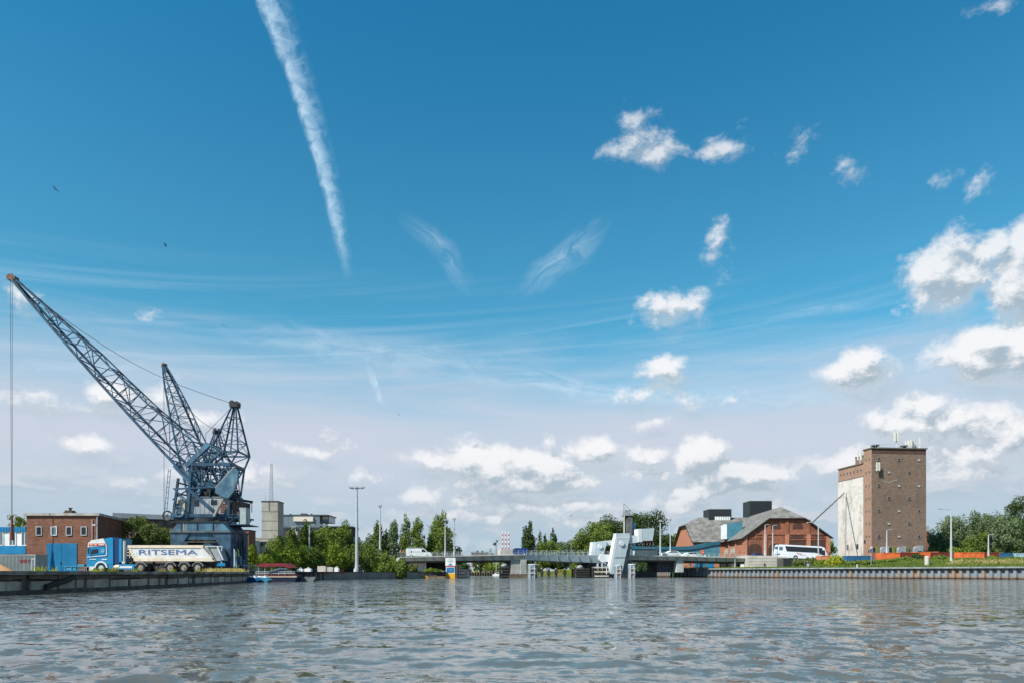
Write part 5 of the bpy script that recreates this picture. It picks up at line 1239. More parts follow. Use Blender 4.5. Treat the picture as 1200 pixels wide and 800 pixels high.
# ---------------------------------------------------------------- right bank: silo, warehouses, containers
BRK_T = brick('brown_silo_brick', (.275, .178, .130), (.185, .120, .090), (.26, .215, .18), 1.5, dirt=(.09, .065, .05), damt=.40, dscale=.16)
BRK_S = brick('sunlit_side_brick', (.40, .235, .165), (.33, .19, .13), (.38, .30, .23), 1.5, dirt=(.16, .10, .07), damt=.3, dscale=.2)  # lighter copy of the silo brick: sun on the left side put into colour
def silo():
    d0 = 195.0; g = 3.6; x0 = X(1021.5, d0); rz = math.atan2(1.6, 15.6)
    t = thing('grain_silo', 'tall brown brick silo tower with a whitewashed left side and antennas on its roof', 'building', (x0, d0, g), rz)
    c, s_ = math.cos(rz), math.sin(rz)
    W = 15.3; D1, D2 = 3.7, 16.2; HT = Z(525, d0) - g; HL = 30.4 - g; HW = 26.9 - g
    sd = .0
    def side(y): return 0.0
    b = MB(); b.box(0, W, 0, D1, 0, HT); b.box(5.1, W, D1, D2, 0, HT - .05); wl = b.build('wall', BRK_T, t)
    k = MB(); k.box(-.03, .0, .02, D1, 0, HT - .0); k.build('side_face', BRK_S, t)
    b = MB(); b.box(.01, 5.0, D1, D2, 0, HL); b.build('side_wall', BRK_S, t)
    wm = bpy.data.materials.new('peeling_whitewash'); wm.use_nodes = True; n = NT(wm.node_tree); co = n.n.new('ShaderNodeTexCoord').outputs['Object']; pb = n.n['Principled BSDF']
    f = n.noise(co, .35, 8, .72); f2 = n.noise(n.vm('MULTIPLY', co, (1, 1, .2)), 1.3, 6, .65)
    cc = n.mix(n.ramp(f, .46, .66, 0, .8), (.60, .56, .51, 1), (.34, .29, .25, 1)); cc = n.mix(n.ramp(f2, .50, .68, 0, .55), cc, (.40, .35, .31, 1)); n.l.new(cc, pb.inputs['Base Color']); pb.inputs['Roughness'].default_value = .9
    b = MB(); b.box(-.12, 0.0, D1 + .05, D2 + .02, 0, HW); b.build('whitewashed_wall', wm, t)
    cap = MB(); cap.box(-.25, W + .25, -.3, D1 + .2, HT, HT + .32); cap.box(4.9, W + .25, D1 + .2, D2, HT, HT + .28); cap.box(-.2, .5, D1 + .2, D2 + .2, HL, HL + .3); cap.box(-.16, .02, D1, D2, HW, HW + .2)
    cap.build('cornice', mat('dark_cornice', (.17, .14, .12), (.10, .085, .075), 1, .8, streak=.4), t)
    dk = MB(); dk.box(.05, W - .05, -.035, 0, HT - 1.3, HT - .0); dk.build('top_band', mat('dark_top_band', (.11, .06, .045), (.075, .045, .035), .8, .9), t)  # darker strip along the top of the front, below the cornice
    fr = mat('grey_window_frame', (.24, .21, .19), (.19, .17, .15), 2, .8)
    rows = [537.8, 552.8, 568.4, 583.2, 598, 612.8, 627.8]
    A = [1030, 1053.4, 1076.7]; B = [1041.8, 1065.4]
    pale = {(0, 2), (1, 0), (2, 1), (2, 2), (4, 1), (5, 0), (6, 1)}
    sc = F / d0
    for r, v in enumerate(rows):
        us = A if r % 2 == 0 else B
        for i, u in enumerate(us):
            p = (r, i) in pale; lx = (u - 1021.8) / (1085.2 - 1021.8) * W
            w = window(t, lx, 0, Z(v, d0 + .7) - g, .86, .80, fr, mat_once('boarded_pane', (.50, .47, .42), (.42, .39, .35), 2) if p else GLASS, t_=.13, depth=.10)
    for v in (537.6, 552.8, 568.8, 583.8, 598.4, 612.6, 628):   # paired small openings on the narrow side strip
        for y in (1.05, 2.45): window(t, -.03, y, Z(v, d0 + 1.5) - g, .55, .6, fr, GLASS, ax='y', t_=.1, depth=.06)
    window(t, -.03, 3.0, Z(634, d0 + 3) - g, .8, .9, fr, GLASS, ax='y'); window(t, -.03, 1.2, Z(645, d0 + 1) - g, .6, .6, fr, GLASS, ax='y')
    for i in range(7): window(t, .01, D1 + 1.2 + i * 1.68, HW + 1.9, .6, .75, fr, GLASS, ax='y', t_=.1, depth=.05)
    for y, pl in ((D2 - 5.0, 1), (D2 - 11.0 + 1.2, 0)): window(t, -.12, y, Z(640.3, 205) - g, 1.0, 1.35, fr, GLASSB if pl else GLASS, ax='y', t_=.12)
    # loading bays at the foot, with plants between
    for (u0, u1, kk) in ((1030, 1039.6, 0), (1050, 1059.4, 0), (1069.2, 1079.4, 1)):
        a, c_ = (u0 - 1021.8) / 63.4 * W, (u1 - 1021.8) / 63.4 * W; z1 = Z(639.3 - kk, d0) - g
        b = MB(); b.prism([(a, 0), (c_, 0), (c_, z1), (a + .5, z1 - .3), (a, z1 - .9)], -.9, -.05); D = b.build('loading_bay', GREY, t)
        b = MB(); b.box(a + .9, c_ - .3, -.95, -.9, z1 - 1.9, z1 - 1.5); b.build('bay_hatch', DARK, D)
    for u in (1043.5, 1024.5, 1063.5): window(t, (u - 1021.8) / 63.4 * W, 0, Z(644, d0) - g, 1.0, 1.5, fr, GLASS, t_=.1)
    b = MB()
    for u in (1027.5, 1046.5, 1062): b.box((u - 1021.8) / 63.4 * W - .35, (u - 1021.8) / 63.4 * W + .35, -.5, -.1, .0, Z(639.5, d0) - g)
    b.build('mossy_buttress', mat_once('mossy_post', (.22, .22, .05), (.14, .15, .04), 3, .9), t)
    # roof furniture: ventilators, railing, mobile-phone antennas
    ys = 1.4
    for u, w in ((1029.5, 1.5), (1063.2, 1.3)):
        lx = (u - 1021.8) / 63.4 * W; b = MB(); b.tube((lx, ys, HT), (lx, ys, HT + .9), w * .35, w * .35, 12); b.tube((lx, ys, HT + .9), (lx, ys, HT + 1.15), w * .8, w * .7, 12); b.build('roof_ventilator', DARK, t)
    b = MB()
    for i in range(15): b.tube((W * i / 14, .1, HT + .3), (W * i / 14, .1, HT + 1.2), .03, .03, 4)
    b.tube((0, .1, HT + 1.2), (W, .1, HT + 1.2), .03, .03, 4); b.tube((0, .1, HT + .8), (W, .1, HT + .8), .025, .025, 4); b.build('roof_railing', GALV, t)
    AW = mat_once('antenna_white', (.66, .65, .58), (.56, .55, .50), 2, .5)
    def panelset(lx, y, z0, z1, n, h, r=.45):
        b = MB(); b.tube((lx, y, z0), (lx, y, z1), .09, .09, 6)
        for k in range(n): a = k * 6.283 / n + .5; cx, cy = lx + r * math.cos(a), y + r * math.sin(a); b.box(cx - .19, cx + .19, cy - .13, cy + .13, z1 - h, z1 + .1); b.tube((lx, y, z1 - h * .5), (cx, cy, z1 - h * .5), .04, .04, 4)
        b.build('antenna', AW, t)
    panelset((1053.6 - 1021.8) / 63.4 * W, 1.2, HT, Z(504.5, d0) - g, 4, 2.4); panelset((1068.5 - 1021.8) / 63.4 * W, 1.6, HT, Z(513.5, d0) - g, 3, 2.2, .5)
    panelset((1072.6 - 1021.8) / 63.4 * W, 1.2, HT, Z(513, d0) - g, 2, 1.8, .5); panelset((1081 - 1021.8) / 63.4 * W, 1.2, HT, Z(510.8, d0) - g, 1, 2.6, .12); panelset((1078 - 1021.8) / 63.4 * W, 2.2, HT, Z(516, d0) - g, 2, 1.4, .5)
    panelset(.1, D1 + 1.8, HL, Z(529.5, 200) - g, 3, 2.0, .55)
    for lx in (.9, 1.55): b = MB(); b.box(lx - .17, lx + .17, -1.05, -.8, Z(551.6, d0) - g, Z(541.8, d0) - g); b.beam((lx, -.8, Z(546, d0) - g), (lx, 0, Z(546, d0) - g), .06); b.beam((lx, -.8, Z(550, d0) - g), (lx, 0, Z(550, d0) - g), .06); b.build('wall_antenna', AW, t)
    b = MB(); b.path([(3.1, -.03, Z(562.8, d0) - g), (4.6, -.03, Z(564.6, d0) - g), (7.3, -.03, Z(561.2, d0) - g)], .04, 4); b.build('cable', WHITE, t)
    p = MB(); p.tube((-.25, D2 - 4.0, .3), (-.25, D2 - 4.4, Z(577, 207) - g), .12, .12, 6); p.build('downpipe', GREY, t)
    # slanting conveyor tube from the downpipe to its pole
    t2 = thing('conveyor_tube', 'thin slanting lattice tube running from the whitewashed silo side down to a steel pole', 'conveyor', (X(959, 172), 172, 2.6))
    a = P(989.5, 577, 206) - Vector(t2.location); c_ = P(951.5, 612, 172) - Vector(t2.location); b = MB(); b.beam(a, c_, .2, .26)
    for k in range(1, 8): q = a.lerp(c_, k / 8); b.beam(q + Vector((-.25, 0, -.5)), q + Vector((.25, 0, .5)), .08)
    b.build('tube', mat_once('brown_steel', (.24, .20, .17), (.17, .14, .12), 1), t2)
    b = MB(); zt = Z(612, 172) - 2.6; b.tube((0, 0, -.5), (0, 0, zt), .17, .12, 8); b.tube((0, 0, zt), (-13.5 / F * 172, 0, zt + .1), .06, .06, 6); b.box(-13.8 / F * 172, -12 / F * 172, -.15, .15, zt - .02, zt + .14); b.build('pole', GALV, t2)
silo()

ROOF = mat('grey_slate_roof', (.20, .19, .175), (.115, .11, .10), .55, .9, bump=.5, bscale=3, streak=.3, sc=(.30, .27, .22), contrast=(.40, .60))
def slab(b, pts, th=.18):
    """a roof plane of given corner points, th metres thick"""
    n = (Vector(pts[1]) - Vector(pts[0])).cross(Vector(pts[2]) - Vector(pts[0])).normalized()
    if n.z < 0: n = -n
    k = len(pts); vs = [tuple(p) for p in pts] + [tuple(Vector(p) - n * th) for p in pts]
    b.add(vs, [tuple(range(k)), tuple(range(k, 2 * k))[::-1]] + [(i, i + k, (i + 1) % k + k, (i + 1) % k) for i in range(k)])
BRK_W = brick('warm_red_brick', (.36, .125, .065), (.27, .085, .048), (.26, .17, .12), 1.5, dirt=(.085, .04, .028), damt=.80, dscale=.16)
BRK_O = brick('orange_red_brick', (.52, .215, .13), (.44, .17, .10), (.40, .26, .18), 1.5, dirt=(.28, .12, .08), damt=.3, dscale=.3)  # oranger brick; sunlight on the left-facing walls is put into this colour
def warehouse(name, label, loc, rz, W, D, ez, rz_, hipw, hips, g, wallm, sidem, ov=.9, both=False):
    """gabled hall: front gable on y=0, ridge along +y, the gable's tip clipped back as a small hip"""
    t = thing(name, label, 'building', (loc[0], loc[1], g), rz)
    e, r = ez - g, rz_ - g; sl = (r - e) / (W / 2 + ov); hz = r - sl * hipw; wz = e + sl * ov - .15
    c = W / 2
    gp = [(0, 0), (W, 0), (W, wz), (c + hipw, hz - .15), (c - hipw, hz - .15), (0, wz)]
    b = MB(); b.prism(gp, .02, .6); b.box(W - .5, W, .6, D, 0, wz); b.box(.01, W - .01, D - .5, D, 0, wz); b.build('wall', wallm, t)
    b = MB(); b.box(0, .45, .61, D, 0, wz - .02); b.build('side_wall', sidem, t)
    b = MB(); o = ov
    slab(b, [(-o, -.7, e), (-o, D + o, e), (c, D + (o if not both else -hips), r), (c, hips, r), (c - hipw, -.7, hz)])
    slab(b, [(W + o, -.7, e), (c + hipw, -.7, hz), (c, hips, r), (c, D + (o if not both else -hips), r), (W + o, D + o, e)])
    slab(b, [(c - hipw, -.7, hz + .0), (c, hips, r + .0), (c + hipw, -.7, hz)], .16)
    R = b.build('roof', ROOF, t)
    b = MB(); b.beam((-o, -.72, e - .12), (c - hipw, -.72, hz - .12), .1, .28); b.beam((c - hipw, -.72, hz - .12), (c + hipw, -.72, hz - .12), .1, .24); b.beam((c + hipw, -.72, hz - .12), (W + o, -.72, e - .12), .1, .28)
    b.beam((-o, -.7, e - .16), (-o, D, e - .16), .16, .16); b.build('fascia', DARK, R)
    return t, wz
def halls():
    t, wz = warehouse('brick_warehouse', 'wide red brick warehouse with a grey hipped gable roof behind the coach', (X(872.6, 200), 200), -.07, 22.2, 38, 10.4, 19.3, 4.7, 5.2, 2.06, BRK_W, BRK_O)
    s = F / 200; ux = lambda u: (u - 872.6) / s; zz = lambda v: Z(v, 200) - 2.06
    b = MB()   # pilasters, string courses and blind arches of the gable
    for u in (873.3, 896, 921.2, 945.6, 967.8):
        b.box(ux(u) - .5, ux(u) + .5, -.28, .02, 0, zz(626) if u not in (873.3, 967.8) else wz)
    P_ = b.build('pilaster', BRK_O, t)
    b = MB()
    for u in (921.2, 945.6): b.box(ux(u) - .42, ux(u) + .42, -.2, .02, zz(626), zz(608.5))
    for v, x0, x1 in ((626.2, 3, 21.5), (632.6, 12, 21.5)): b.box(x0, x1, -.14, .02, zz(v), zz(v) + .28)
    b.build('string_course', BRK_W, t)
    dm = mat_once('sooty_infill', (.085, .04, .03), (.05, .028, .022), .7, .95)
    def arch(x, w, z0, h, nm='bricked_arch'):
        b = MB(); n = 8; pts = [(x - w / 2, z0), (x + w / 2, z0)] + [(x + w / 2 * math.cos(math.pi * i / n), z0 + h + w * .35 * math.sin(math.pi * i / n)) for i in range(n + 1)]
        b.prism(pts, -.03, .03); return b.build(nm, dm, t)
    arch(ux(884.5), 3.6, .2, 5.4); arch(ux(908.5), 3.9, .2, 5.4); arch(ux(933.4), 4.2, zz(640), 2.0); arch(ux(957), 3.6, zz(640), 2.0)
    for u in (908, 933.5): arch(ux(u), 2.6, zz(619.5), .9)
    b = MB()
    for i in range(26):
        x = .4 + i * .85; h = 1.0; b.box(x, x + .4, -.16, .02, min(wz, wz) - .6, wz - .2) if (x < 2.5 or x > 19.5) else b.box(x, x + .4, -.16, .02, zz(607.5) - .5 if 6.8 < x < 15.3 else wz - .6, zz(607.5) if 6.8 < x < 15.3 else wz - .2)
    b.build('corbel', BRK_W, t)
    # lit left wall: pilasters, vents, spray paint
    b = MB()
    for y in (.3, 9, 17.8, 26.5, 35.5): b.box(-.3, .0, y, y + 1.0, 0, wz - .6)
    b.box(-.2, 0, 0, 38, wz - 1.3, wz - .7); b.build('pilaster', BRK_O, t)
    b = MB()
    for y in (5, 13.5, 22, 31): b.box(-.08, 0, y, y + .5, wz - 4.4, wz - 3.9)
    b.build('air_brick', DARK, t)
    b = MB()
    for i in range(22): b.box(-.35, -.05, .6 + i * 1.75, 1.1 + i * 1.75, wz - .62, wz - .15)
    b.build('corbel', dm, t)
    gm = mat('spray_paint', (.30, .42, .30), (.46, .46, .44), 2.2, .7, contrast=(.46, .54)); rng = random.Random(5); b = MB()
    for (y0, y1) in ((10.4, 17.4), (19.2, 26.2)):
        n = 9
        for i in range(n): y = y0 + (y1 - y0) * i / n; b.prism([(y, 4.4), (y + .72 * (y1 - y0) / n, 4.4 + rng.uniform(0, .3)), (y + .9 * (y1 - y0) / n, 6.0 + rng.uniform(-.3, .5)), (y + .1, 6.2 + rng.uniform(-.4, .2))], -.03, -.005, 'x')
    b.build('graffiti', gm, t)
    bb_ = MB(); bb_.box(-1.7, -.3, 2, 3.2, 0, 2.6); bb_.build('bin_shed', DARK, t)
    # second hall, its ridge across the view
    W2 = 25.0; rz = math.radians(90) - .0
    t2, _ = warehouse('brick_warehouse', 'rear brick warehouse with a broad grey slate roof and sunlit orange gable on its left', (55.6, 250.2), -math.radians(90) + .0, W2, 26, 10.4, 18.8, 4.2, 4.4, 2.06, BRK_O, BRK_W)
    t2.rotation_euler = (0, 0, 0)
    # built around world axes: local +y must point to world +x
    t2.location = (55.3, 250.0, 2.06); t2.rotation_euler = (0, 0, math.radians(-90))
    b = MB()
    for y in (.0, 8, 16.2, 24.2): b.box(y, y + .8, -.25, .02, 0, 6.9)
    b.build('pilaster', BRK_O, t2)
    DB = mat('black_corrugated_cladding', (.030, .036, .042), (.022, .026, .030), 1, .6)
    def roofbox(label, u0, u1, v0, v1, d, dep, strip):
        tt = thing('roof_hut', label, 'roof hut', (X(u0, d), d, Z(v1, d)))
        s = F / d; W = (u1 - u0) / s; H = (v1 - v0) / s
        b = MB(); b.box(0, W, 0, dep, 0, H)
        n = 22
        for i in range(n): b.box(W * i / n, W * i / n + .08, -.05, 0, 0, H)
        b.build('cladding', DB, tt); b = MB(); b.box(-.12, W + .12, -.12, dep + .12, H, H + .16); b.build('roof', GREY, tt)
        if strip:
            b = MB(); z0, z1 = Z(609, d) - Z(v1, d), Z(604.8, d) - Z(v1, d)
            for i in range(7): b.box(W * .26 + i * W * .1, W * .26 + i * W * .1 + W * .08, -.09, -.05, z0, z1)
            b.build('window', WHITE, tt)
    roofbox('black corrugated hut with a strip of white windows on the rear warehouse roof', 830.8, 857.2, 596.2, 616, 236, 7, True)
    roofbox('taller plain black corrugated hut rising behind the front warehouse ridge', 878.5, 904.6, 586.6, 606, 240, 7, False)
    # teal sheds
    TE = mat('teal_cladding', (.025, .115, .165), (.02, .09, .135), .5, .6, streak=.25, sc=(.10, .16, .18))
    TL = mat('pale_teal_cladding', (.07, .22, .28), (.05, .17, .23), .5, .6, streak=.25, sc=(.16, .24, .26))
    d = 212; tt = thing('teal_shed', 'long low teal clad shed with a rising roofline left of the brick warehouse', 'building', (X(740, d), d, 2.06)); ux = lambda u: X(u, d) - X(740, d); zz = lambda v: Z(v, d) - 2.06
    top = [(740, 639.4), (780, 640.0), (806, 639.6), (820, 637.6), (834, 634.6), (843.5, 633.2)]
    b = MB(); pl = [(ux(u), zz(v + 1.2)) for u, v in top]; b.prism([(ux(740), 0), (ux(843.5), 0)] + pl[::-1], 0, 11); b.build('wall', TL, tt)
    b = MB(); up_ = [(ux(u), zz(v)) for u, v in top]; lo = [(ux(u), zz(max(v + 3.4, 642 if u < 805 else v + 4.2))) for u, v in top]; b.prism(up_ + lo[::-1], -.35, 11.2); b.build('fascia', TE, tt)
    b = MB()
    for i in range(52): b.box(i * .48, i * .48 + .05, -.05, 0, 0, zz(644))
    b.build('cladding_rib', TE, tt)
    tt = thing('teal_upper_block', 'teal clad block with a white edge wedged between the two warehouse roofs', 'building', (X(848.2, 218), 218, 2.06)); s = F / 218; zf = Z(631, 218) - 2.06
    b = MB(); b.prism([(3.6 / s, zf), (22 / s, zf), (22 / s, Z(611, 218) - 2.06), (3.6 / s, Z(612.8, 218) - 2.06)], 0, 5); b.build('wall', TL, tt); b = MB(); b.box(0, 3.6 / s, -.05, 3, zf, Z(613.6, 218) - 2.06); b.build('chimney', WHITE, tt)
    b = MB(); b.prism([(-.1, Z(613.6, 218) - 2.06), (22.2 / s, Z(610.6, 218) - 2.06), (22.2 / s, Z(609.4, 218) - 2.06), (-.1, Z(612.6, 218) - 2.06)], 0.1, 5.2); b.build('roof', ROOF, tt)
    # old plant tower behind the bridge
    d = 214; tt = thing('plant_tower', 'narrow dark plant tower with a ladder and broken headframe above the bridge', 'tower', (X(731, d), d, 1.3)); s = F / d; W = 12.2 / s; H = Z(603.6, d) - 1.3
    b = MB(); b.box(.3, W - .5, 0, 3, 0, H); b.build('shaft', mat('sooty_plaster', (.16, .165, .17), (.05, .052, .056), .55, .9, streak=.9, sc=(.02, .02, .02)), tt)
    b = MB(); b.box(W - .5, W + .45, .3, 2.6, 0, Z(611.5, d) - 1.3); b.build('blue_duct', mat_once('duct_blue', (.02, .09, .17), (.015, .07, .14), 1), tt)
    b = MB(); b.tube((0.1, -.2, 0), (.1, -.2, H), .17, .17, 8); b.build('downpipe', CREAM, tt)
    b = MB(); b.box(-.3, W - .2, -.4, 3.2, H, H + .12)
    for i in range(6): x = -.25 + i * (W) / 6; b.tube((x, -.35, H), (x, -.35, H + 1.5), .04, .04, 5)
    for z in (.7, 1.5): b.tube((-.25, -.35, H + z), (W - .3, -.35, H + z), .04, .04, 5)
    b.beam((0, 0, H), (0, 0, H + 3.5), .2); b.beam((0, 0, H + 3.5), (1.9, 0, H + 1.6), .2); b.beam((.2, 0, H + 2.2), (1.2, 0, H + 1.2), .12); b.box(.6, 2.1, .4, 2.4, H + .1, H + 1.7); b.build('headframe', GREY, tt)
    b = MB()
    for o in (1.5, 1.95): b.beam((o, -.1, 0), (o, -.1, H), .05)
    for i in range(44): b.beam((1.5, -.1, .3 + i * .36), (1.95, -.1, .3 + i * .36), .05)
    b.build('ladder', GREY, tt)
halls()

def under_bridge():
    d = 206; t = thing('brick_annex', 'low orange brick annex with blue doors seen beneath the right end of the bridge', 'building', (X(796, d), d, 2.06)); ux = lambda u: X(u, d) - X(796, d); zz = lambda v: Z(v, d) - 2.06
    b = MB(); b.box(0, ux(843), 0, 5, 0, zz(654)); b.build('wall', BRK_O, t)
    b = MB(); b.box(ux(814), ux(825.5), -.1, 0, 0, zz(657.8)); b.box(ux(829.5), ux(836), -.1, 0, 0, zz(657.6)); b.build('door', BLUE, t)
    b = MB(); b.box(ux(819.5), ux(823), -.2, -.1, 0, zz(659.5)); b.box(ux(843), ux(874), .3, 1, 0, zz(655)); b.build('opening', DARK, t)
    b = MB(); b.box(ux(826), ux(829.3), -.12, 0, .3, zz(658.5)); b.build('shutter', GLASSB, t)
    # concrete ramp wall at the bridge end
    t = thing('ramp_wall', 'pale board-marked concrete retaining wall holding the road ramp beside the bridge end', 'retaining wall', tuple(P(876, 664, 176))); d = 176
    b = MB(); pts = [(876, 664.8), (876, 650.2), (903, 650.6), (921.5, 652.2), (931, 655.6), (925, 664.8)]
    b.prism([(X(u, d) - X(876, d), Z(v, d) - Z(664, d)) for u, v in pts], 0, 9); b.build('wall', CONCL, t)
    b = MB()
    for v in (653.6, 657.2, 660.8): b.box(0, X(922, d) - X(876, d), -.04, 0, Z(v + .25, d) - Z(664, d), Z(v, d) - Z(664, d))
    b.build('board_joint', CONC, t)
    # road embankment carrying the ramp away from the bridge
    e = MB(); pts = [(58.4, 183), (64, 174.5), (68, 176.5), (78, 181), (96, 182), (140, 178), (220, 190), (220, 200), (140, 195), (96, 196), (70, 197), (58, 196)]
    vs = [(x, y, 4.55 if x < 80 else (4.1 if x < 100 else 3.9)) for x, y in pts]; n = len(vs); vs2 = [(x, y, 1.5) for x, y in pts]
    e.add(vs + vs2, [tuple(range(n)), tuple(range(n, 2 * n))[::-1]] + [(i, i + n, (i + 1) % n + n, (i + 1) % n) for i in range(n)])
    struct(e.build('ramp_road', ASPH))
under_bridge()

def container(u0, u1, v0, v1, d, col, label, dark_end=None, name='shipping_container', nrib=None, g='containers along the right bank'):
    t = thing(name, label, 'container', (X(u0, d), d, Z(v1, d)), 0, g); s = F / d; W = (u1 - u0) / s; H = (v1 - v0) / s
    b = MB(); b.box(.04, W - .04, .06, 2.4, 0, H - .03); n = nrib or max(4, int(W / .35))
    for i in range(n): b.box(W * i / n + .05, W * i / n + .05 + W / n * .45, 0, .06, .12, H - .15)
    b.build('body', col, t)
    f = MB(); f.box(0, W, -.03, .05, H - .13, H); f.box(0, W, -.03, .05, 0, .1); f.box(0, .12, -.04, 2.44, 0, H + .005); f.box(W - .12, W, -.04, 2.44, 0, H + .005); f.build('frame', dark_end or col, t); return t
container(1032.4, 1054.5, 647.2, 657.6, 165, ORANGE, 'bright orange skip container below the left corner of the silo', name='skip_container', nrib=2)
container(1055, 1075, 647.0, 655, 172, DKRED, 'dark red container behind brambles under the silo')
container(1074, 1090, 646.2, 655, 174, ORANGE, 'small orange container half hidden by brambles under the right corner of the silo')
container(1091, 1108, 646.8, 654, 176, DKRED, 'red brown container with a long flat edge right of the silo')
container(1109, 1121, 646.8, 655, 176, DKRED, 'short red brown container behind the tall lamp post')
container(1125.5, 1153.5, 646.6, 656.4, 163, ORANGE, 'long bright orange container right of the tall lamp post', name='skip_container', nrib=4)
container(1153.8, 1171.2, 646.6, 655.2, 164, DKRED, 'dark red corrugated container behind the lamp post on the right')
container(1172, 1187.5, 647.4, 653.8, 166, mat_once('container_blue', (.03, .14, .28), (.022, .10, .21), .8, .6, streak=.4), 'low blue open container second from the right edge')
container(1190, 1215, 647.4, 655, 166, mat_once('container_pale', (.34, .48, .54), (.26, .38, .44), .6, .6, streak=.4, sc=(.3, .15, .08)), 'pale blue grey container at the right edge of the picture')
container(992.4, 1007.2, 650.6, 656.6, 170, mat_once('container_blue'), 'blue corrugated container at the foot of the whitewashed wall, left one of two')
container(1007.6, 1022.4, 650.6, 656.6, 170, mat_once('container_blue'), 'blue corrugated container at the foot of the whitewashed wall, beside the parking sign')
container(961.5, 974, 650.4, 658.4, 166, mat_once('container_salmon', (.60, .22, .12), (.48, .18, .10), .9, .6, streak=.5, sc=(.7, .5, .4)), 'faded orange container beside the nose of the coach')
def fence():
    t = thing('bank_fence', 'low pale site fence behind the orange containers', 'fence', tuple(P(1040, 650, 178))); b = MB()
    b.beam(P(1022, 650.2, 180), P(1100, 648.2, 180), .05, 1.1); b.build('panel', mat_once('fence_red', (.40, .12, .06), (.28, .09, .05), 1), t, True)
fence()

# ---------------------------------------------------------------- coach and road traffic
def coach():
    d = 186; s = F / d; g = Z(654.0, d); L = (971.0 - 911.2) / s
    t = thing('coach', 'white touring coach with a dark window band driving on the ramp before the brick warehouse', 'coach', (X(911.2, d), d, g), 0)
    t.rotation_euler = (0, math.radians(2.6), math.radians(3))
    W = 2.55; H = 3.62; wh = mat('coach_white', (.80, .82, .84), (.74, .76, .79), .5, .25, spec=.6)
    b = MB(); b.prism([(.05, .38), (0, 1.6), (.22, H - .25), (.6, H), (L - 1.9, H), (L - .9, H - .3), (L - .15, 1.6), (L - .02, .9), (L - .1, .32)], 0, W); b.build('body', wh, t)
    b = MB(); b.prism([(1.9, 2.9), (2.3, 1.95), (L - 3.2, 1.95), (L - 2.4, 1.75), (L - 1.3, 2.4), (L - 1.5, 3.2), (1.8, 3.25)], -.03, W + .03); b.build('side_window', GLASS, t)
    b = MB(); b.prism([(L - 2.25, 1.65), (L - .6, 1.35), (L - .75, 2.7), (L - 1.2, 2.7)], -.035, W + .035); b.prism([(L - 1.05, 3.3), (L - .12, 1.35), (L - .05, 1.35), (L - .95, 3.34)], .1, W - .1); b.build('windscreen', GLASS, t)
    b = MB(); b.box(.3, 1.2, -.03, .0, 2.2, 3.05); b.box(.1, .16, .3, W - .3, 2.2, 3.1); b.build('rear_window', GLASSB, t)
    b = MB()
    for i in range(6): b.box(3.3 + i * 1.3, 3.36 + i * 1.3, -.045, -.03, 1.95, 3.22)
    b.build('window_post', DARK, t)
    b = MB(); b.box(5.0, 6.2, -.03, 0, 1.42, 1.55); b.box(4.8, 5.2, -.03, 0, 1.62, 1.72); b.box(5.4, 7.2, -.03, 0, 1.18, 1.24); b.build('side_lettering', RED, t)
    b = MB(); b.box(.02, .5, -.02, W + .02, 1.0, 1.3); b.build('tail_light', DARK, t)
    for x in (L * .36, L - 2.6):
        wheel(t, x, .5, .5, .02, .3, LGREY); 
    for x in (L * .36, L - 2.6): wheel(t, x, .5, .5, W - .3, W - .02, LGREY)
    b = MB()
    for x in (L * .36, L - 2.6): b.tube((x, -.01, .5), (x, .04, .5), .6, .6, 18)
    b.build('wheel_arch', DARK, t)
    b = MB(); b.beam((L - .5, -.1, 2.5), (L + .35, -.35, 2.1), .08); b.box(L + .2, L + .4, -.45, -.25, 1.5, 2.15); b.build('mirror', DARK, t)
coach()
def car_on_bridge(name, label, cat, u0, u1, v0, col, prof, glass, whs, H, flip=False, off=3.0, rack=False, extra=None):
    um = (u0 + u1) / 2; base = bp(u0, off, .02); rz = math.atan2(BDIR.y, BDIR.x); L = (u1 - u0) / F * BD(um) / math.cos(rz) * 1.0
    base.z = min(base.z, bp(u1, off, .02).z)
    t = thing(name, label, cat, tuple(base), rz); W = 1.85
    pf = [(x if not flip else 1 - x, z) for x, z in prof]; b = MB(); b.prism([(x * L, z * H) for x, z in pf], 0, W); b.build('body', col, t)
    for nm, g in glass:
        b = MB(); b.prism([((x if not flip else 1 - x) * L, z * H) for x, z in g], -.02, W + .02); b.build(nm, GLASS, t)
    for x in whs:
        for y0, y1 in ((-.02, .2), (W - .2, W + .02)): wheel(t, (x if not flip else 1 - x) * L, .32, .32, y0, y1, LGREY)
    if rack:
        b = MB(); b.box(.02 * L, .86 * L * .8, .1, W - .1, H + .10, H + .16)
        for i in range(4): b.box((.05 + .2 * i) * L, (.05 + .2 * i) * L + .05, .1, W - .1, H - .02, H + .12)
        b.build('roof_rack', LGREY, t)
        b = MB(); b.ball((L * .2, -.01, H * .62), .16, .02, .2, 8, 6); b.build('emblem', DARK, t)
        b = MB()
        for i in range(4): b.box(L * (.27 + .07 * i), L * (.31 + .07 * i), -.02, 0, H * .57, H * .68)
        b.build('lettering', GREY, t)
    b = MB(); xf = .995 if not flip else .005; b.box(xf * L - .04, xf * L + .03, .1, .4, H * .36, H * .44); b.box(xf * L - .04, xf * L + .03, W - .4, W - .1, H * .36, H * .44); b.build('headlight', GLASSB, t)
    return t
VAN = [(.005, .16), (0, .9), (.03, 1.0), (.66, 1.0), (.74, .93), (.86, .62), (.98, .52), (1.0, .4), (1.0, .16)]
CAR = [(0, .22), (0, .6), (.08, .68), (.2, .95), (.32, 1.0), (.55, .98), (.72, .68), (.95, .58), (1.0, .42), (1.0, .2)]
VG = [('window', [(.60, .62), (.60, .90), (.70, .90), (.80, .62)]), ('windscreen', [(.735, .91), (.755, .91), (.86, .64), (.84, .62)])]
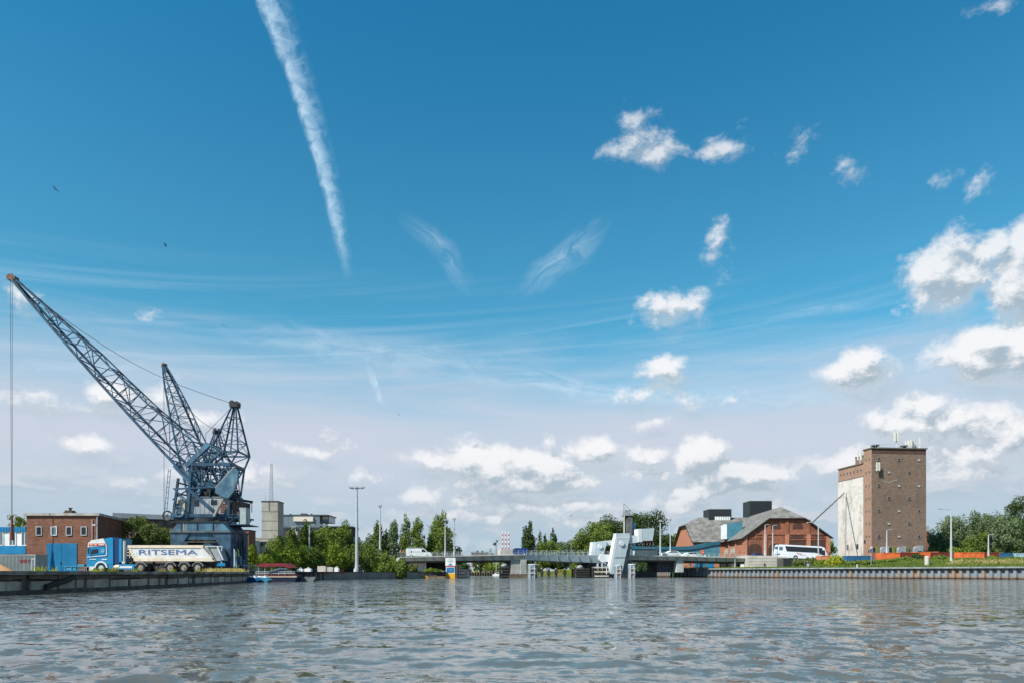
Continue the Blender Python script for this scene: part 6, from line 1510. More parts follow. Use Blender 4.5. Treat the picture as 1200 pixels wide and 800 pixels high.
CG = [('window', [(.18, .68), (.25, .92), (.55, .92), (.66, .68)])]
car_on_bridge('van', 'white panel van with a roof rack on the left end of the bridge', 'van', 477.6, 506.8, 652, WHITE, VAN, VG, (.19, .83), 2.0, rack=True)
car_on_bridge('van', 'dark blue van passing behind the railing at the left end of the lifting span', 'van', 603.8, 625.5, 650, mat_once('van_blue', (.012, .05, .18), (.01, .04, .15), 1, .35), VAN, VG, (.19, .83), 1.75, flip=True, off=5.5)
car_on_bridge('parked_car', 'white estate car on the bridge in front of the teal shed', 'car', 782.8, 806, 651, WHITE, CAR, CG, (.2, .8), 1.45, flip=True)
car_on_bridge('parked_car', 'long low white car roof behind the parapet right of the white estate car', 'car', 810, 838, 652, WHITE, CAR, CG, (.2, .8), 1.25, off=4)
def road_car(u, d, z, label, col):
    t = thing('parked_car', label, 'car', (X(u, d), d, z), .05); L = 4.3; b = MB(); b.prism([(x * L, zz * 1.45) for x, zz in CAR], 0, 1.75); b.build('body', col, t); b = MB(); b.prism([(x * L, zz * 1.45) for x, zz in CG[0][1]], -.02, 1.77); b.build('window', GLASS, t)
    for x in (.2, .8): wheel(t, x * L, .32, .32, -.02, .2, LGREY); wheel(t, x * L, .32, .32, 1.57, 1.77, LGREY)
    return t
road_car(881, 186, 4.55, 'dark blue car behind the concrete ramp wall before the brick warehouse', mat_once('van_blue'))
road_car(636.5, 252, 1.3, 'pale grey car parked on the far bank seen under the lifting span', LGREY)
road_car(760, 215, 2.06, 'white car in shade under the bridge right of the counterweight', WHITE)
# ---------------------------------------------------------------- vegetation
g1 = 'bushes behind the sheet pile wall'; g2 = 'poplars left of the bridge'; g3 = 'trees beyond the bridge'; g4 = 'willows on the right bank'; g5 = 'bushes on the right bank'
tree('round_tree', 'leafy tree peeping over the blue and white office left of the brick workshop', 18, 593, 22, 122, 'round', 'mid', trunk=.1, dens=1.1)
tree('round_tree', 'small dark tree at the left corner of the brick workshop', 28.5, 605, 10, 120, 'poplar', 'mid')
tree('leafy_shrub', 'broad leafy shrub rising behind the truck cab', 157, 596.5, 44, 108, 'round', 'olive', trunk=.05, dens=1.2)
tree('leafy_shrub', 'lower leafy shrub behind the front of the cream trailer', 181, 604, 40, 108, 'round', 'olive', trunk=.05, dens=1.2)
tree('leafy_shrub', 'small green shrub between the trailer and the crane leg', 199, 613, 22, 109, 'round', 'mid', trunk=.05)
for i, (u, v, w, d, lf, lab) in enumerate([
    (292, 636.5, 25, 103, 'bright', 'bright yellow green bush just right of the crane'),
    (306, 646, 20, 108, 'bright', 'low bush between the crane and the red awning boat'),
    (318, 640, 22, 113, 'bright', 'bright bush over the left end of the red awning'),
    (336, 633.5, 34, 117, 'bright', 'wide bright bush over the right end of the red awning'),
    (360, 636, 32, 121, 'mid', 'dark centred bush left of the pale stone blocks'),
    (374, 640, 16, 123, 'mid', 'narrow bush with orange earth beside it'),
    (393, 634, 26, 126, 'bright', 'tall bright bush left of the tall floodlight mast'),
    (410, 636.5, 24, 129, 'mid', 'bush directly left of the tall floodlight mast'),
    (428, 640, 26, 133, 'mid', 'bush directly right of the tall floodlight mast'),
    (447, 641.5, 30, 138, 'mid', 'bush between the second lamp mast and the bridge'),
    (462, 648, 16, 138, 'bright', 'low bright bush near the end of the bridge')]):
    tree('bush', lab, u, v, w * 1.25, d, 'bush', lf, 1.15, g1, dens=1.5)
tree('ivy_mound', 'dark ivy covered mound under the left end of the bridge', 471, 653, 17, 131, 'bush', 'mid', 0.2, dens=1.8, cat='bush')
tree('ivy_mound', 'sloping ivy covered heap right of the floodlight mast', 452, 655, 26, 130, 'bush', 'mid', 0.6, dens=1.5, cat='bush')
tree('bush', 'scraggy weeds on the bank below the white van', 484, 659, 16, 140, 'bush', 'olive', 1.0, dens=.7)
tree('bush', 'yellowish weeds in the shade under the bridge', 508, 665.4, 24, 146, 'bush', 'bright', 1.15, dens=1)
for (u, v, w, d, lf, k, lab) in [
    (326, 626, 22, 135, 'mid', 'round', 'small tree in front of the concrete block'),
    (343, 617, 20, 140, 'mid', 'poplar', 'slim tree in front of the apartment block, left of the street lamp'),
    (358.5, 608.5, 20, 143, 'mid', 'poplar', 'tallest slim tree in front of the apartment block'),
    (373, 616, 26, 145, 'mid', 'round', 'round tree right of the street lamp by the apartment block'),
    (390, 614, 26, 147, 'mid', 'round', 'broad tree at the right end of the apartment block'),
    (405, 608, 18, 150, 'mid', 'poplar', 'pointed tree left of the tall floodlight mast'),
    (424, 632, 26, 152, 'mid', 'round', 'low tree right of the tall floodlight mast')]:
    tree('garden_tree', lab, u, v - 1, w * 1.3, d, k, lf, 1.2, 'trees before the apartment block', trunk=.1, dens=1.1)
for (u, v, w, lf, lab) in [
    (433, 624, 14, 'grey', 'short poplar, first of the row left of the bridge'),
    (443.5, 609, 18, 'mid', 'poplar behind the second lamp mast'),
    (461, 607, 16, 'grey', 'slender pale poplar midway along the row left of the bridge'),
    (475.5, 601.5, 16, 'mid', 'pointed poplar behind the rear of the white van'),
    (489.5, 604, 20, 'mid', 'poplar rising behind the roof of the white van'),
    (451.5, 620, 14, 'dark', 'dark low poplar between two taller ones left of the van')]:
    tree('poplar_tree', lab, u, v - .5, w * 1.3, 172, 'poplar', lf, 1.2, g2, dens=1.15)
tree('broad_poplar', 'large full poplar behind the two lamp masts on the bridge', 515, 598, 42, 176, 'poplar', 'mid', 1.2, g2, dens=1.35)
tree('broad_poplar', 'lower right hand crown beside the large full poplar', 533, 633, 18, 178, 'round', 'dark', 1.2, g2, trunk=.05)
tree('broad_poplar', 'dark low crown between the van and the large poplar', 503, 634, 22, 178, 'round', 'dark', 1.2, g2, trunk=.05)
for (u, v, w, d, k, lf, lab) in [
    (619, 609, 20, 262, 'poplar', 'dark', 'dark solitary poplar over the blue van'),
    (633, 620, 7, 280, 'poplar', 'dark', 'small pointed treetop right of the dark solitary poplar'),
    (639, 622, 7, 282, 'poplar', 'dark', 'second small pointed treetop right of the dark solitary poplar'),
    (648.5, 618.5, 12, 280, 'poplar', 'dark', 'taller pointed treetop above the round tree behind the bridge'),
    (642, 630, 28, 262, 'round', 'mid', 'round tree behind the left end of the lifting span'),
    (662, 632, 24, 272, 'round', 'grey', 'pale tree behind the middle of the lifting span'),
    (674, 626, 18, 272, 'round', 'olive', 'tree between the pale tree and the big dome of trees'),
    (686, 621, 30, 255, 'round', 'mid', 'lower left shoulder of the big dome of trees'),
    (703, 607, 42, 258, 'round', 'mid', 'big tree behind the far balance tower'),
    (724, 600, 44, 262, 'round', 'dark', 'big tree behind the plant tower'),
    (756, 593.5, 46, 262, 'round', 'dark', 'tallest big tree, right of the plant tower'),
    (775, 616, 24, 258, 'round', 'dark', 'dark tree behind the two lamp masts right of the counterweight'),
    (788, 620, 18, 275, 'round', 'mid', 'tree beside the sunlit gable of the rear warehouse'),
    (970, 628, 16, 260, 'round', 'mid', 'tree between the front warehouse and the silo')]:
    tree('far_tree', lab, u, v - .5, w * 1.2, d, k, lf, 1.3, g3, trunk=.02, dens=1.2)
for (u, v, w, d, lf, lab) in [
    (562, 646, 16, 300, 'dark', 'dark tree beside the far red brick house'), (575, 644.5, 20, 300, 'mid', 'round tree behind the small signal mast'), (593, 648, 22, 305, 'mid', 'tree behind the white plinth on the bridge'),
    (545, 656, 20, 290, 'dark', 'dark bush on the far bank left of the far houses'), (583, 657, 22, 288, 'bright', 'bright bush on the far bank above the small boats'), (600, 654, 24, 285, 'mid', 'bush on the far bank behind the bridge pier'),
    (635, 652, 24, 262, 'mid', 'bush under the left part of the lifting span'), (655, 652, 26, 262, 'dark', 'dark bush under the middle of the lifting span'), (676, 653, 26, 262, 'mid', 'bush under the right part of the lifting span'), (536, 652, 18, 292, 'dark', 'dark tree left of the far houses'),
    (757, 655, 30, 205, 'dark', 'dark shrubbery under the bridge right of the counterweight')]:
    tree('far_bush', lab, u, v, w, d, 'bush', lf, 1.3, 'greenery seen under the bridge', dens=1.1)
for (u, v, w, d, lf, k, lab) in [
    (1108, 599.5, 36, 218, 'grey', 'willow', 'leftmost silvery willow right of the silo'), (1127, 595.5, 38, 222, 'grey', 'willow', 'silvery willow behind the tall lamp post'),
    (1150, 597, 34, 216, 'grey', 'willow', 'silvery willow in the middle of the row'), (1168, 592.5, 36, 220, 'grey', 'willow', 'silvery willow over the right lamp post'),
    (1180, 604, 34, 208, 'grey', 'willow', 'lower pale willow in front of the dark tree'), (1203, 573, 44, 226, 'dark', 'round', 'tall dark tree at the right edge'), (1100, 620, 20, 214, 'grey', 'willow', 'low willow nearest the silo'),
    (1145, 622, 30, 212, 'mid', 'willow', 'lower darker willow under the middle of the row'), (1202, 612, 30, 214, 'dark', 'round', 'lower dark crown at the right edge')]:
    tree('willow_tree' if lf == 'grey' else 'dark_tree', lab, u, v, w * 1.12, d, k, lf, 3.6, g4, trunk=.04, dens=1.3)
for (u, v, w, d, lf, lab) in [
    (1092, 640, 22, 204, 'mid', 'low green thicket right of the silo'), (1117, 637, 34, 206, 'bright', 'green thicket behind the tall lamp post'), (1143, 638.5, 34, 206, 'mid', 'green thicket above the long orange container'), (1166, 641, 26, 204, 'mid', 'green thicket above the dark red container'), (1190, 640, 26, 206, 'dark', 'dark thicket above the blue container')]:
    tree('thicket', lab, u, v, w, d, 'bush', lf, 3.4, 'thickets behind the containers', dens=1.2, cat='bush')
for (u, v, w, d, lf, b_, lab) in [
    (982, 649.2, 19, 156, 'yellow', 2.6, 'yellow green bush left of the blue containers'), (972, 652.4, 10, 157, 'yellow', 2.6, 'small yellow bush before the faded orange container'), (1000, 656.6, 22, 152, 'mid', 2.3, 'low bush under the blue containers'), (1018, 656, 18, 150, 'mid', 2.4, 'low bush at the foot of the parking sign'),
    (1040, 655.5, 26, 150, 'mid', 2.4, 'low brambles before the bright orange skip'), (1062, 653, 24, 152, 'mid', 2.4, 'taller brambles below the silo'), (1076, 649, 14, 154, 'dark', 2.6, 'dark bramble against the small orange container'), (1100, 650.5, 20, 150, 'mid', 2.4, 'brambles right of the white cylinder'),
    (1117, 654.5, 18, 146, 'bright', 2.3, 'leafy weeds at the foot of the tall lamp post'), (1135, 656, 24, 145, 'mid', 2.3, 'weeds before the long orange container'), (1163, 651.5, 16, 146, 'bright', 2.4, 'weeds before the dark red container'), (1183, 652.8, 18, 146, 'mid', 2.4, 'weeds before the blue container'), (1198, 654, 14, 144, 'mid', 2.4, 'weeds at the right edge before the pale container'),
    (936, 655, 20, 168, 'olive', 2.6, 'brambles at the end of the ramp wall'), (950, 652.5, 20, 166, 'olive', 2.7, 'brambles beneath the coach'), (960, 656, 14, 164, 'bright', 2.6, 'weeds at the foot of the conveyor pole')]:
    tree('bank_bush', lab, u, v - 1.5, w * 1.15, d, 'bush', lf, 'bank', g5, dens=1.3, cat='bush')

# grass and weeds that nobody could count
def tufts(name, pts, h, m, seed, n_each=14, spread=.5, w=.05, lab=None):
    rng = np.random.default_rng(seed); P_ = np.array(pts, float); N = len(P_) * n_each
    base = np.repeat(P_, n_each, 0); base[:, :2] += rng.normal(0, spread * .5, (N, 2)); hh = h * rng.uniform(.35, 1.2, N)
    a = rng.uniform(0, 6.283, N); dx = np.stack([np.cos(a) * w, np.sin(a) * w, np.zeros(N)], 1)
    lean = np.stack([rng.normal(0, .3, N) * hh, rng.normal(0, .3, N) * hh, hh], 1)
    v = np.stack([base - dx, base + dx, base + lean + dx * .3, base + lean - dx * .3], 1).reshape(-1, 3)
    o = bpy.data.objects.new(name, quads_mesh(name, v, m)); COL.objects.link(o); o['kind'] = 'stuff'
    return o
rng = np.random.default_rng(3)
pts = []
for i in range(5200):
    s = rng.uniform(28, 150); o = rng.uniform(.55, 1) ** 2 * rng.uniform(.5, 22) + .3
    p = wall_pt(s, o); pts.append((p.x, p.y, bank_z(s, o)))
tufts('long_grass', pts, .34, LF['mid'], 1, 12, .9, .06)
pts = []
for i in range(900):
    s = rng.uniform(70, 150); o = rng.uniform(3.5, 9); p = wall_pt(s, o); pts.append((p.x, p.y, bank_z(s, o)))
tufts('dry_grass', pts, .55, LF['dry'], 2, 10, .7, .05)
pts = []
for i in range(340):
    s = rng.uniform(0, 40); o = rng.uniform(.2, 5); p = wall_pt(s, o); pts.append((p.x, p.y, 2.06))
tufts('long_grass', pts, .4, LF['bright'], 4, 10, .6, .05)
pts = []
for i in range(120):
    f = rng.random() ** .5; y = 70 + f * 14; x = np.interp(y, [38, 55, 62, 84], [-25.3, -26, -27, -30.3]) - rng.uniform(.1, 1.6); k = max(0, math.sin(y * 1.7) + .4) if y < 72 else 1
    if rng.random() < .25 + .75 * k: pts.append((x, y, 1.18))
tufts('dry_grass', pts, .36, LF['dry'], 5, 16, .5, .03)
pts = []
for y in (39.6, 40.6, 41.3, 47.0, 47.3, 51.5, 56.2, 56.6, 63.5, 44.6, 46.2): pts += [(np.interp(y, [38, 55, 62, 84], [-25.3, -26, -27, -30.3]) - rng.uniform(-.35, .5), y, 1.1)] * 2
tufts('wall_weeds', pts, .32, LF['yellow'], 6, 14, .28, .025)
pts = [(X(u, 97 + rng.uniform(-2, 2)), 96.0, 1.15) for u in rng.uniform(272, 300, 40)]
tufts('dry_grass', pts, .7, LF['dry'], 7, 10, .5, .05)
pts = [(rng.uniform(-14, 35), rng.uniform(238, 300), 1.3) for _ in range(10)] + [(x, np.interp(x, [6, 33], [263, 247]) + rng.uniform(0, 4), 1.3) for x in rng.uniform(6, 34, 300)]
tufts('reeds', pts, .9, LF['yellow'], 8, 14, .8, .10)
# ---------------------------------------------------------------- lamp posts
def lamp(name, label, u, vt, vb, d, kind='single', r=.09, arm=-1.4, g='lamp posts along the river'):
    z0 = Z(vb, d); t = thing(name, label, 'lamp post', (X(u, d), d, z0), 0, g); H = Z(vt, d) - z0
    b = MB(); b.tube((0, 0, -.2), (0, 0, H), r * 1.5, r * .7, 10); b.tube((0, 0, 0), (0, 0, 1.0), r * 1.8, r * 1.7, 10); b.build('pole', GALV, t)
    h = MB()
    if kind == 'flood':
        h.beam((-1.0, 0, H), (1.0, 0, H), .12)
        for x in (-.95, .0, .95): h.box(x - .3, x + .3, -.25, .25, H + .05, H + .3)
    elif kind == 'bar': h.box(-.35, .35, -.3, .3, H, H + .35)
    elif kind == 'arm': h.beam((0, 0, H - .05), (arm, 0, H + .15), .09); h.box(arm - .5 if arm < 0 else arm, arm if arm < 0 else arm + .5, -.14, .14, H + .08, H + .24)
    else: h.beam((0, 0, H), (.6, 0, H + .12), .09); h.box(.25, 1.05, -.15, .15, H + .05, H + .2)
    h.build('lamp_head', GREY, t)
    return t
lamp('floodlight_mast', 'tallest lamp mast with a wide double head standing on the dark sheet pile wall', 418.2, 572, 669.5, 121, 'flood', .20)
lamp('lamp_mast', 'second tall grey mast between the floodlight mast and the bridge', 445.4, 593.5, 648, 160, 'bar', .15)
lamp('street_lamp', 'white street lamp before the apartment block', 362.6, 615, 645, 140, 'single', .12)
lamp('bridge_mast', 'left of two plain masts on the bridge above the river sign', 521.8, 609.5, 651.4, 156, 'bar', .13)
lamp('bridge_mast', 'right of two plain masts on the bridge above the river sign', 532.4, 608.5, 651.2, 157, 'bar', .12)
lamp('bridge_mast', 'pale mast on the bridge between the counterweight and the white car', 773.8, 610.5, 650.8, 178, 'bar', .16)
lamp('bridge_mast', 'mast standing on the bridge at the rear of the white estate car', 785.5, 609, 651, 179, 'bar', .12)
lamp('street_lamp', 'left of two white street lamps in front of the brick warehouse', 896.6, 614.6, 651, 184, 'single', .14)
lamp('street_lamp', 'right of two white street lamps in front of the brick warehouse', 905.6, 615.4, 651.2, 185, 'single', .13)
lamp('street_lamp', 'white street lamp in front of the silo above the bright orange skip', 1039.2, 620.6, 649, 166, 'single', .14, -1)
lamp('river_mast', 'tall lamp mast on the right bank with its lamp arm pointing left', 1114.6, 596.8, 661.6, 140, 'arm', .15, -1.9)
lamp('street_lamp', 'white street lamp before the willows with a small side box', 1158.3, 626.4, 655, 150, 'single', .13)
lamp('service_post', 'slim white post standing on the sheet piles before the orange annex', 817.3, 650.2, 668, 180, 'bar', .10, g='posts')
lamp('service_post', 'slim pale blue post under the bridge end beside the ramp wall', 861.3, 652.5, 666, 176, 'bar', .09, g='posts')
lamp('radio_mast', 'very thin aerial mast behind the lifting span', 669.3, 604, 650, 250, 'bar', .05, g='posts')
def extra():
    d = 148; t = thing('parking_sign', 'round blue sign on a pole in front of the blue containers', 'sign', (X(1020.8, d), d, 2.7)); b = MB(); b.tube((0, 0, -.3), (0, 0, Z(643, d) - 2.7), .05, .05, 6); b.build('pole', GALV, t)
    z = Z(645, d) - 2.7; b = MB(); b.tube((0, -.1, z), (0, -.06, z), .36, .36, 18); f = b.build('disc', BLUE, t); b = MB(); b.ring((0, -.1, z), .34, .04, 'y', 18, 5); b.build('rim', RED, f); b = MB(); b.box(-.22, .22, -.1, -.06, Z(641.8, d) - 2.7 - .0, Z(641.8, d) - 2.7 + .3); b.build('plate', WHITE, t)
    d = 138; t = thing('white_cylinder', 'short round white concrete cylinder on the grass below the silo', 'bollard', (X(1086.2, d), d, 2.1)); b = MB(); b.tube((0, 0, -.3), (0, 0, Z(651.6, d) - 2.1), .40, .40, 18); b.build('drum', CONCL, t); b = MB(); b.tube((0, 0, Z(651.6, d) - 2.1), (0, 0, Z(651.2, d) - 2.1), .42, .36, 18); b.build('lid', WHITE, t)
    for i, (u, lab) in enumerate(((1004.6, 'short white bollard on the capping beam below the blue containers'),)):
        d = 146; t = thing('quay_bollard', lab, 'bollard', (X(u, d), d, 2.05)); b = MB(); b.tube((0, 0, 0), (0, 0, .6), .16, .16, 12); b.build('shaft', CONCL, t); b = MB(); b.tube((0, 0, .6), (0, 0, .7), .22, .2, 12); b.build('head', CONCL, t)
    # a blue tank house corner right of the silo
    d = 240; t = thing('brick_house', 'sliver of a red brick house with a grey roof beside the silo', 'building', (X(1083, d), d, 3)); b = MB(); b.box(0, 6 / F * d, 0, 6, 0, Z(622, d) - 3); b.build('wall', BRK_W, t); b = MB(); b.box(0, 5.6 / F * d, 0, 6, Z(622, d) - 3 + .01, Z(615.5, d) - 3); b.build('roof', GREY, t)
    # far houses seen under the bridge
    d = 318; s = F / d; t = thing('brick_house', 'far red brick house showing above and below the bridge deck', 'building', (X(552.5, d), d, 1.3)); b = MB(); b.box(0, 18 / s, 0, 8, 0, Z(648.2, d) - 1.3); b.build('wall', mat_once('far_red_brick', (.36, .10, .06), (.28, .08, .05), .4, .9), t)
    b = MB(); b.box(-.3, 18 / s + .3, -.3, 8.3, Z(648.2, d) - 1.3, Z(646.4, d) - 1.3); r = b.build('roof', DARK, t); b = MB(); b.box(2, 2.9, 2, 3, Z(646.4, d) - 1.3, Z(644.6, d) - 1.3); b.box(4.2, 5, 2, 3, Z(646.4, d) - 1.3, Z(644.6, d) - 1.3); b.build('chimney', DARK, r)
    for k, (u, v, w, lab) in enumerate(((553, 659.5, 8, 'left one of two small white gabled far houses'), (560, 661.5, 7, 'right one of two small white gabled far houses'), (586, 655, 8, 'far cream house with a tiled roof over the black fender'))):
        d = 306 + k; s = F / d; t = thing('white_house', lab, 'house', (X(u, d), d, 1.3)); W = w / s; H = Z(v + 3, d) - 1.3; Ht = Z(v - 1.5, d) - 1.3
        b = MB(); b.prism([(0, 0), (W, 0), (W, H), (W / 2, Ht - .15), (0, H)], 0, 6); b.build('wall', WHITE if k < 2 else CREAM, t); b = MB(); slab(b, [(-.2, -.2, H - .1), (-.2, 6, H - .1), (W / 2, 6, Ht), (W / 2, -.2, Ht)], .15); slab(b, [(W + .2, -.2, H - .1), (W / 2, -.2, Ht), (W / 2, 6, Ht), (W + .2, 6, H - .1)], .15); b.build('roof', GREY if k < 2 else RUST, t)
        window(t, W / 2, 0, H * .55, .9, 1.2, WHITE, GLASS)
    # timber piles along the far bank
    proto = None
    for i in range(15):
        u = 541.5 + i * 2.95; d = 270 + i * 1.1; z = Z(667.6 + (i % 3) * .35, d)
        lab = f'weathered timber pile on the far bank beyond the guide fence'
        if proto is None:
            proto = thing('bank_pile', lab, 'pile', (X(u, d), d, 0), 0, 'timber piles along the far bank'); b = MB(); b.tube((0, 0, -1), (0, 0, z), .24, .2, 8); b.build('shaft', WOOD, proto)
        else: dup(proto, (X(u, d), d, (i % 3) * -.1))
    t = thing('cabin_boat', 'small white cabin boat moored on the far bank left of the black fender', 'boat', (X(576.8, 262), 262, 0)); b = MB(); b.prism([(0, .5), (.3, -.2), (3.9, -.2), (4.4, .65)], 0, 1.6); b.build('hull', WHITE, t); b = MB(); b.prism([(.8, .5), (1.2, 1.15), (2.6, 1.15), (3.1, .6)], .2, 1.4); b.build('cabin', WHITE, t); b = MB(); b.prism([(1.2, .75), (1.35, 1.05), (2.5, 1.05), (2.75, .75)], .17, 1.43); b.build('window', GLASS, t)
    t = thing('cabin_boat', 'white motor boat behind the black fender left of the bridge pier', 'boat', (X(592.5, 250), 250, 0)); b = MB(); b.prism([(0, .8), (.3, -.2), (4.9, -.2), (5.6, 1.0)], 0, 2); b.build('hull', WHITE, t); b = MB(); b.prism([(.8, .8), (1.2, 2.2), (3.2, 2.2), (3.9, .9)], .2, 1.8); b.build('cabin', WHITE, t); b = MB(); b.prism([(1.1, 1.3), (1.35, 2.0), (3.1, 2.0), (3.5, 1.3)], .17, 1.83); b.build('window', GLASS, t)
extra()

# ---------------------------------------------------------------- boats and goods by the left bank
def awning_boat():
    d = 89; s = F / d; t = thing('passenger_boat', 'open passenger boat with a dark red awning moored behind the crane', 'boat', (X(297, d), d, 0), math.radians(4)); ux = lambda u: (u - 297) / s; zz = lambda v: Z(v, d)
    b = MB(); b.prism([(ux(298), .1), (ux(302), -.4), (ux(343), -.4), (ux(347.5), zz(674.6)), (ux(297), zz(674.2))], 0, 3.2); h = b.build('hull', mat_once('navy_hull', (.02, .024, .05), (.015, .018, .035), 1, .4), t)
    b = MB(); b.box(ux(297), ux(347), -.06, 3.26, zz(675.8), zz(674.8)); b.build('rubbing_strake', CREAM, h); b = MB(); b.box(ux(298), ux(346), -.03, 3.23, zz(674.7), zz(673.2)); b.build('gunwale', DKRED, h)
    b = MB(); pts = [(301, 661.6), (305, 659.4), (334, 659.4), (341, 664.6), (337, 665.2), (333, 663.4), (302, 663.4)]
    b.prism([(ux(u), zz(v)) for u, v in pts], -.1, 3.3); b.build('awning', mat_once('dark_red_canvas', (.24, .028, .035), (.16, .022, .028), 1, .8), t)
    b = MB()
    for u in (303, 310, 318, 326, 333): b.tube((ux(u), .05, zz(674)), (ux(u), .05, zz(662)), .035, .035, 5); b.tube((ux(u), 3.1, zz(674)), (ux(u), 3.1, zz(662)), .035, .035, 5)
    for v in (669.5, 671.6): b.tube((ux(299), .05, zz(v)), (ux(345), .05, zz(v)), .03, .03, 5)
    b.build('rail', GALV, t)
    b = MB(); b.beam((ux(314), -.05, zz(669.4)), (ux(328), -.05, zz(665.4)), .1, .16); b.beam((ux(328), -.05, zz(665.4)), (ux(336), -.05, zz(666.2)), .1, .14); b.prism([(ux(317), zz(672)), (ux(317), zz(669)), (ux(328), zz(666.3)), (ux(335), zz(667)), (ux(336), zz(672))], .1, 2.8); b.build('windshield', GLASSB, t)
    b = MB(); rng = random.Random(8)
    for i in range(9): x = ux(304 + i * 4.5); b.box(x, x + .35, .5, 2.6, zz(674), zz(671.5))
    b.build('bench', WOOD, t)
    t2 = thing('landing_stage', 'small light landing stage with white railings left of the red awning', 'jetty', (X(288, 92), 92, 0)); s2 = F / 92
    b = MB(); b.box(-.6, 2.2, 0, 2, .5, .75); b.build('deck', WOOD, t2); b = MB()
    for x in (-.5, .4, 1.3, 2.1): b.tube((x, 0, .75), (x, 0, 2.0), .05, .05, 5)
    for z in (1.4, 2.0): b.tube((-.5, 0, z), (2.1, 0, z), .05, .05, 5)
    b.build('railing', WHITE, t2)
awning_boat()
def jetski(u0, d, label, ca, cb_):
    t = thing('jet_ski', label, 'jet ski', (X(u0, d), d, 0), math.radians(-8)); s = F / d
    b = MB(); b.prism([(0, .35), (.15, -.1), (1.9, -.1), (2.3, .25), (1.9, .52), (1.2, .6), (.1, .5)], 0, 1.0); b.build('hull', ca, t)
    b = MB(); b.prism([(.3, .5), (.35, .74), (.9, .72), (1.3, .62), (1.7, .8), (1.95, .5)], .2, .8); b.build('seat', cb_, t); b = MB(); b.tube((1.35, .15, .95), (1.35, .85, .95), .03, .03, 6); b.beam((1.5, .5, .7), (1.35, .5, .95), .08); b.build('handlebar', DARK, t)
jetski(280.6, 84, 'left of two blue and white jet skis at the end of the old quay', mat_once('jet_blue', (.015, .09, .24), (.01, .07, .2), 2, .3), WHITE)
jetski(293.0, 85, 'right of two blue and white jet skis at the end of the old quay', mat_once('jet_teal', (.05, .20, .30), (.04, .16, .25), 2, .3), WHITE)
t = thing('dinghy', 'small grey dinghy tied right of the red awning boat', 'boat', (X(340, 92), 92, 0)); b = MB(); b.prism([(0, .5), (.2, -.1), (2.8, -.1), (3.2, .6)], 0, 1.4); b.build('hull', mat_once('dinghy_grey', (.16, .17, .18), (.11, .12, .13), 2), t); b = MB(); b.box(.6, .9, .1, 1.3, .5, .62); b.box(1.8, 2.1, .1, 1.3, .5, .62); b.build('thwart', WOOD, t)
for i, (u0, u1, v0, m, lab) in enumerate([(348, 354.5, 665.8, 'w', 'white bag of sand, leftmost on the dark wall'), (356.5, 364, 665.2, 'w', 'white sack pile second from the left on the dark wall'), (372, 381.5, 662.8, 'c', 'tall pale stone block among the goods on the dark wall'), (382, 390, 664, 'c', 'brownish concrete block right of the tall pale one'), (365.5, 371, 666, 't', 'low dark green crate between the pale goods'), (391, 396.4, 664.2, 'w', 'white bulging bag at the right end of the goods'), (414.5, 417, 665.8, 'w', 'small white cube at the foot of the floodlight mast')]):
    d = 112 + i * 1.6; s = F / d; W = (u1 - u0) / s; H = Z(v0, d) - 1.15; t = thing({'w': 'bulk_bag', 'c': 'concrete_block', 't': 'crate'}[m], lab, {'w': 'bag', 'c': 'block', 't': 'crate'}[m], (X(u0, d), d, 1.15))
    if m == 'w':
        b = MB(); b.prism([(.05, 0), (W - .05, 0), (W + .02, H * .4), (W - .04, H * .85), (W * .7, H * .95), (W * .5, H), (W * .2, H * .96), (.0, H * .8), (-.03, H * .35)], 0, 1); b.build('sack', WHITE, t); b = MB(); b.ring((W * .5, .5, H), .16, .03, 'y', 10, 4); b.build('strap', WHITE, t)
    else:
        b = MB(); b.box(0, W, 0, 1, 0, H); b.build('body', CONCL if m == 'c' else mat_once('green_crate', (.04, .06, .05), (.03, .045, .04), 2), t); b = MB(); b.box(W * .3, W * .7, .3, .7, H, H + .05); b.build('lifting_plate', GREY, t)
t = thing('red_float', 'orange red plastic barrier lying right of the white bags', 'barrier', (X(396.6, 122), 122, 1.15)); b = MB(); b.prism([(0, 0), (.95, 0), (.8, .35), (.5, .5), (.15, .3)], 0, .4); b.build('body', RED, t)
t = thing('low_wall', 'weathered grey low wall behind the goods under the bushes', 'wall', (X(378, 128), 128, 1.15)); b = MB(); b.box(0, 6.5, 0, .3, 0, Z(662.5, 128) - 1.15); b.build('body', DKWOOD, t); b = MB(); b.box(-.05, 6.55, -.05, .35, Z(662.5, 128) - 1.15, Z(662.5, 128) - 1.05); b.build('coping', CONC, t)

# light blue low pallet rack in front of the workshop and weeds of metal
t = thing('pallet_rack', 'low light blue steel rack between the blue door and the truck', 'rack', (X(76, 90), 90, 1.15)); b = MB()
for x in (0, .8, 1.6, 2.4): b.beam((x, 0, 0), (x, 0, .75), .08)
b.box(-.05, 2.45, -.05, .6, .7, .78); b.box(-.05, 2.45, -.03, .6, .3, .36); b.build('frame', mat_once('rack_blue', (.06, .27, .38), (.05, .22, .32), 1), t)
b = MB(); b.box(.1, 1.3, .05, .55, .36, .65); b.box(1.5, 2.3, .05, .55, .78, .98); b.build('panel', mat_once('rack_blue'), t)

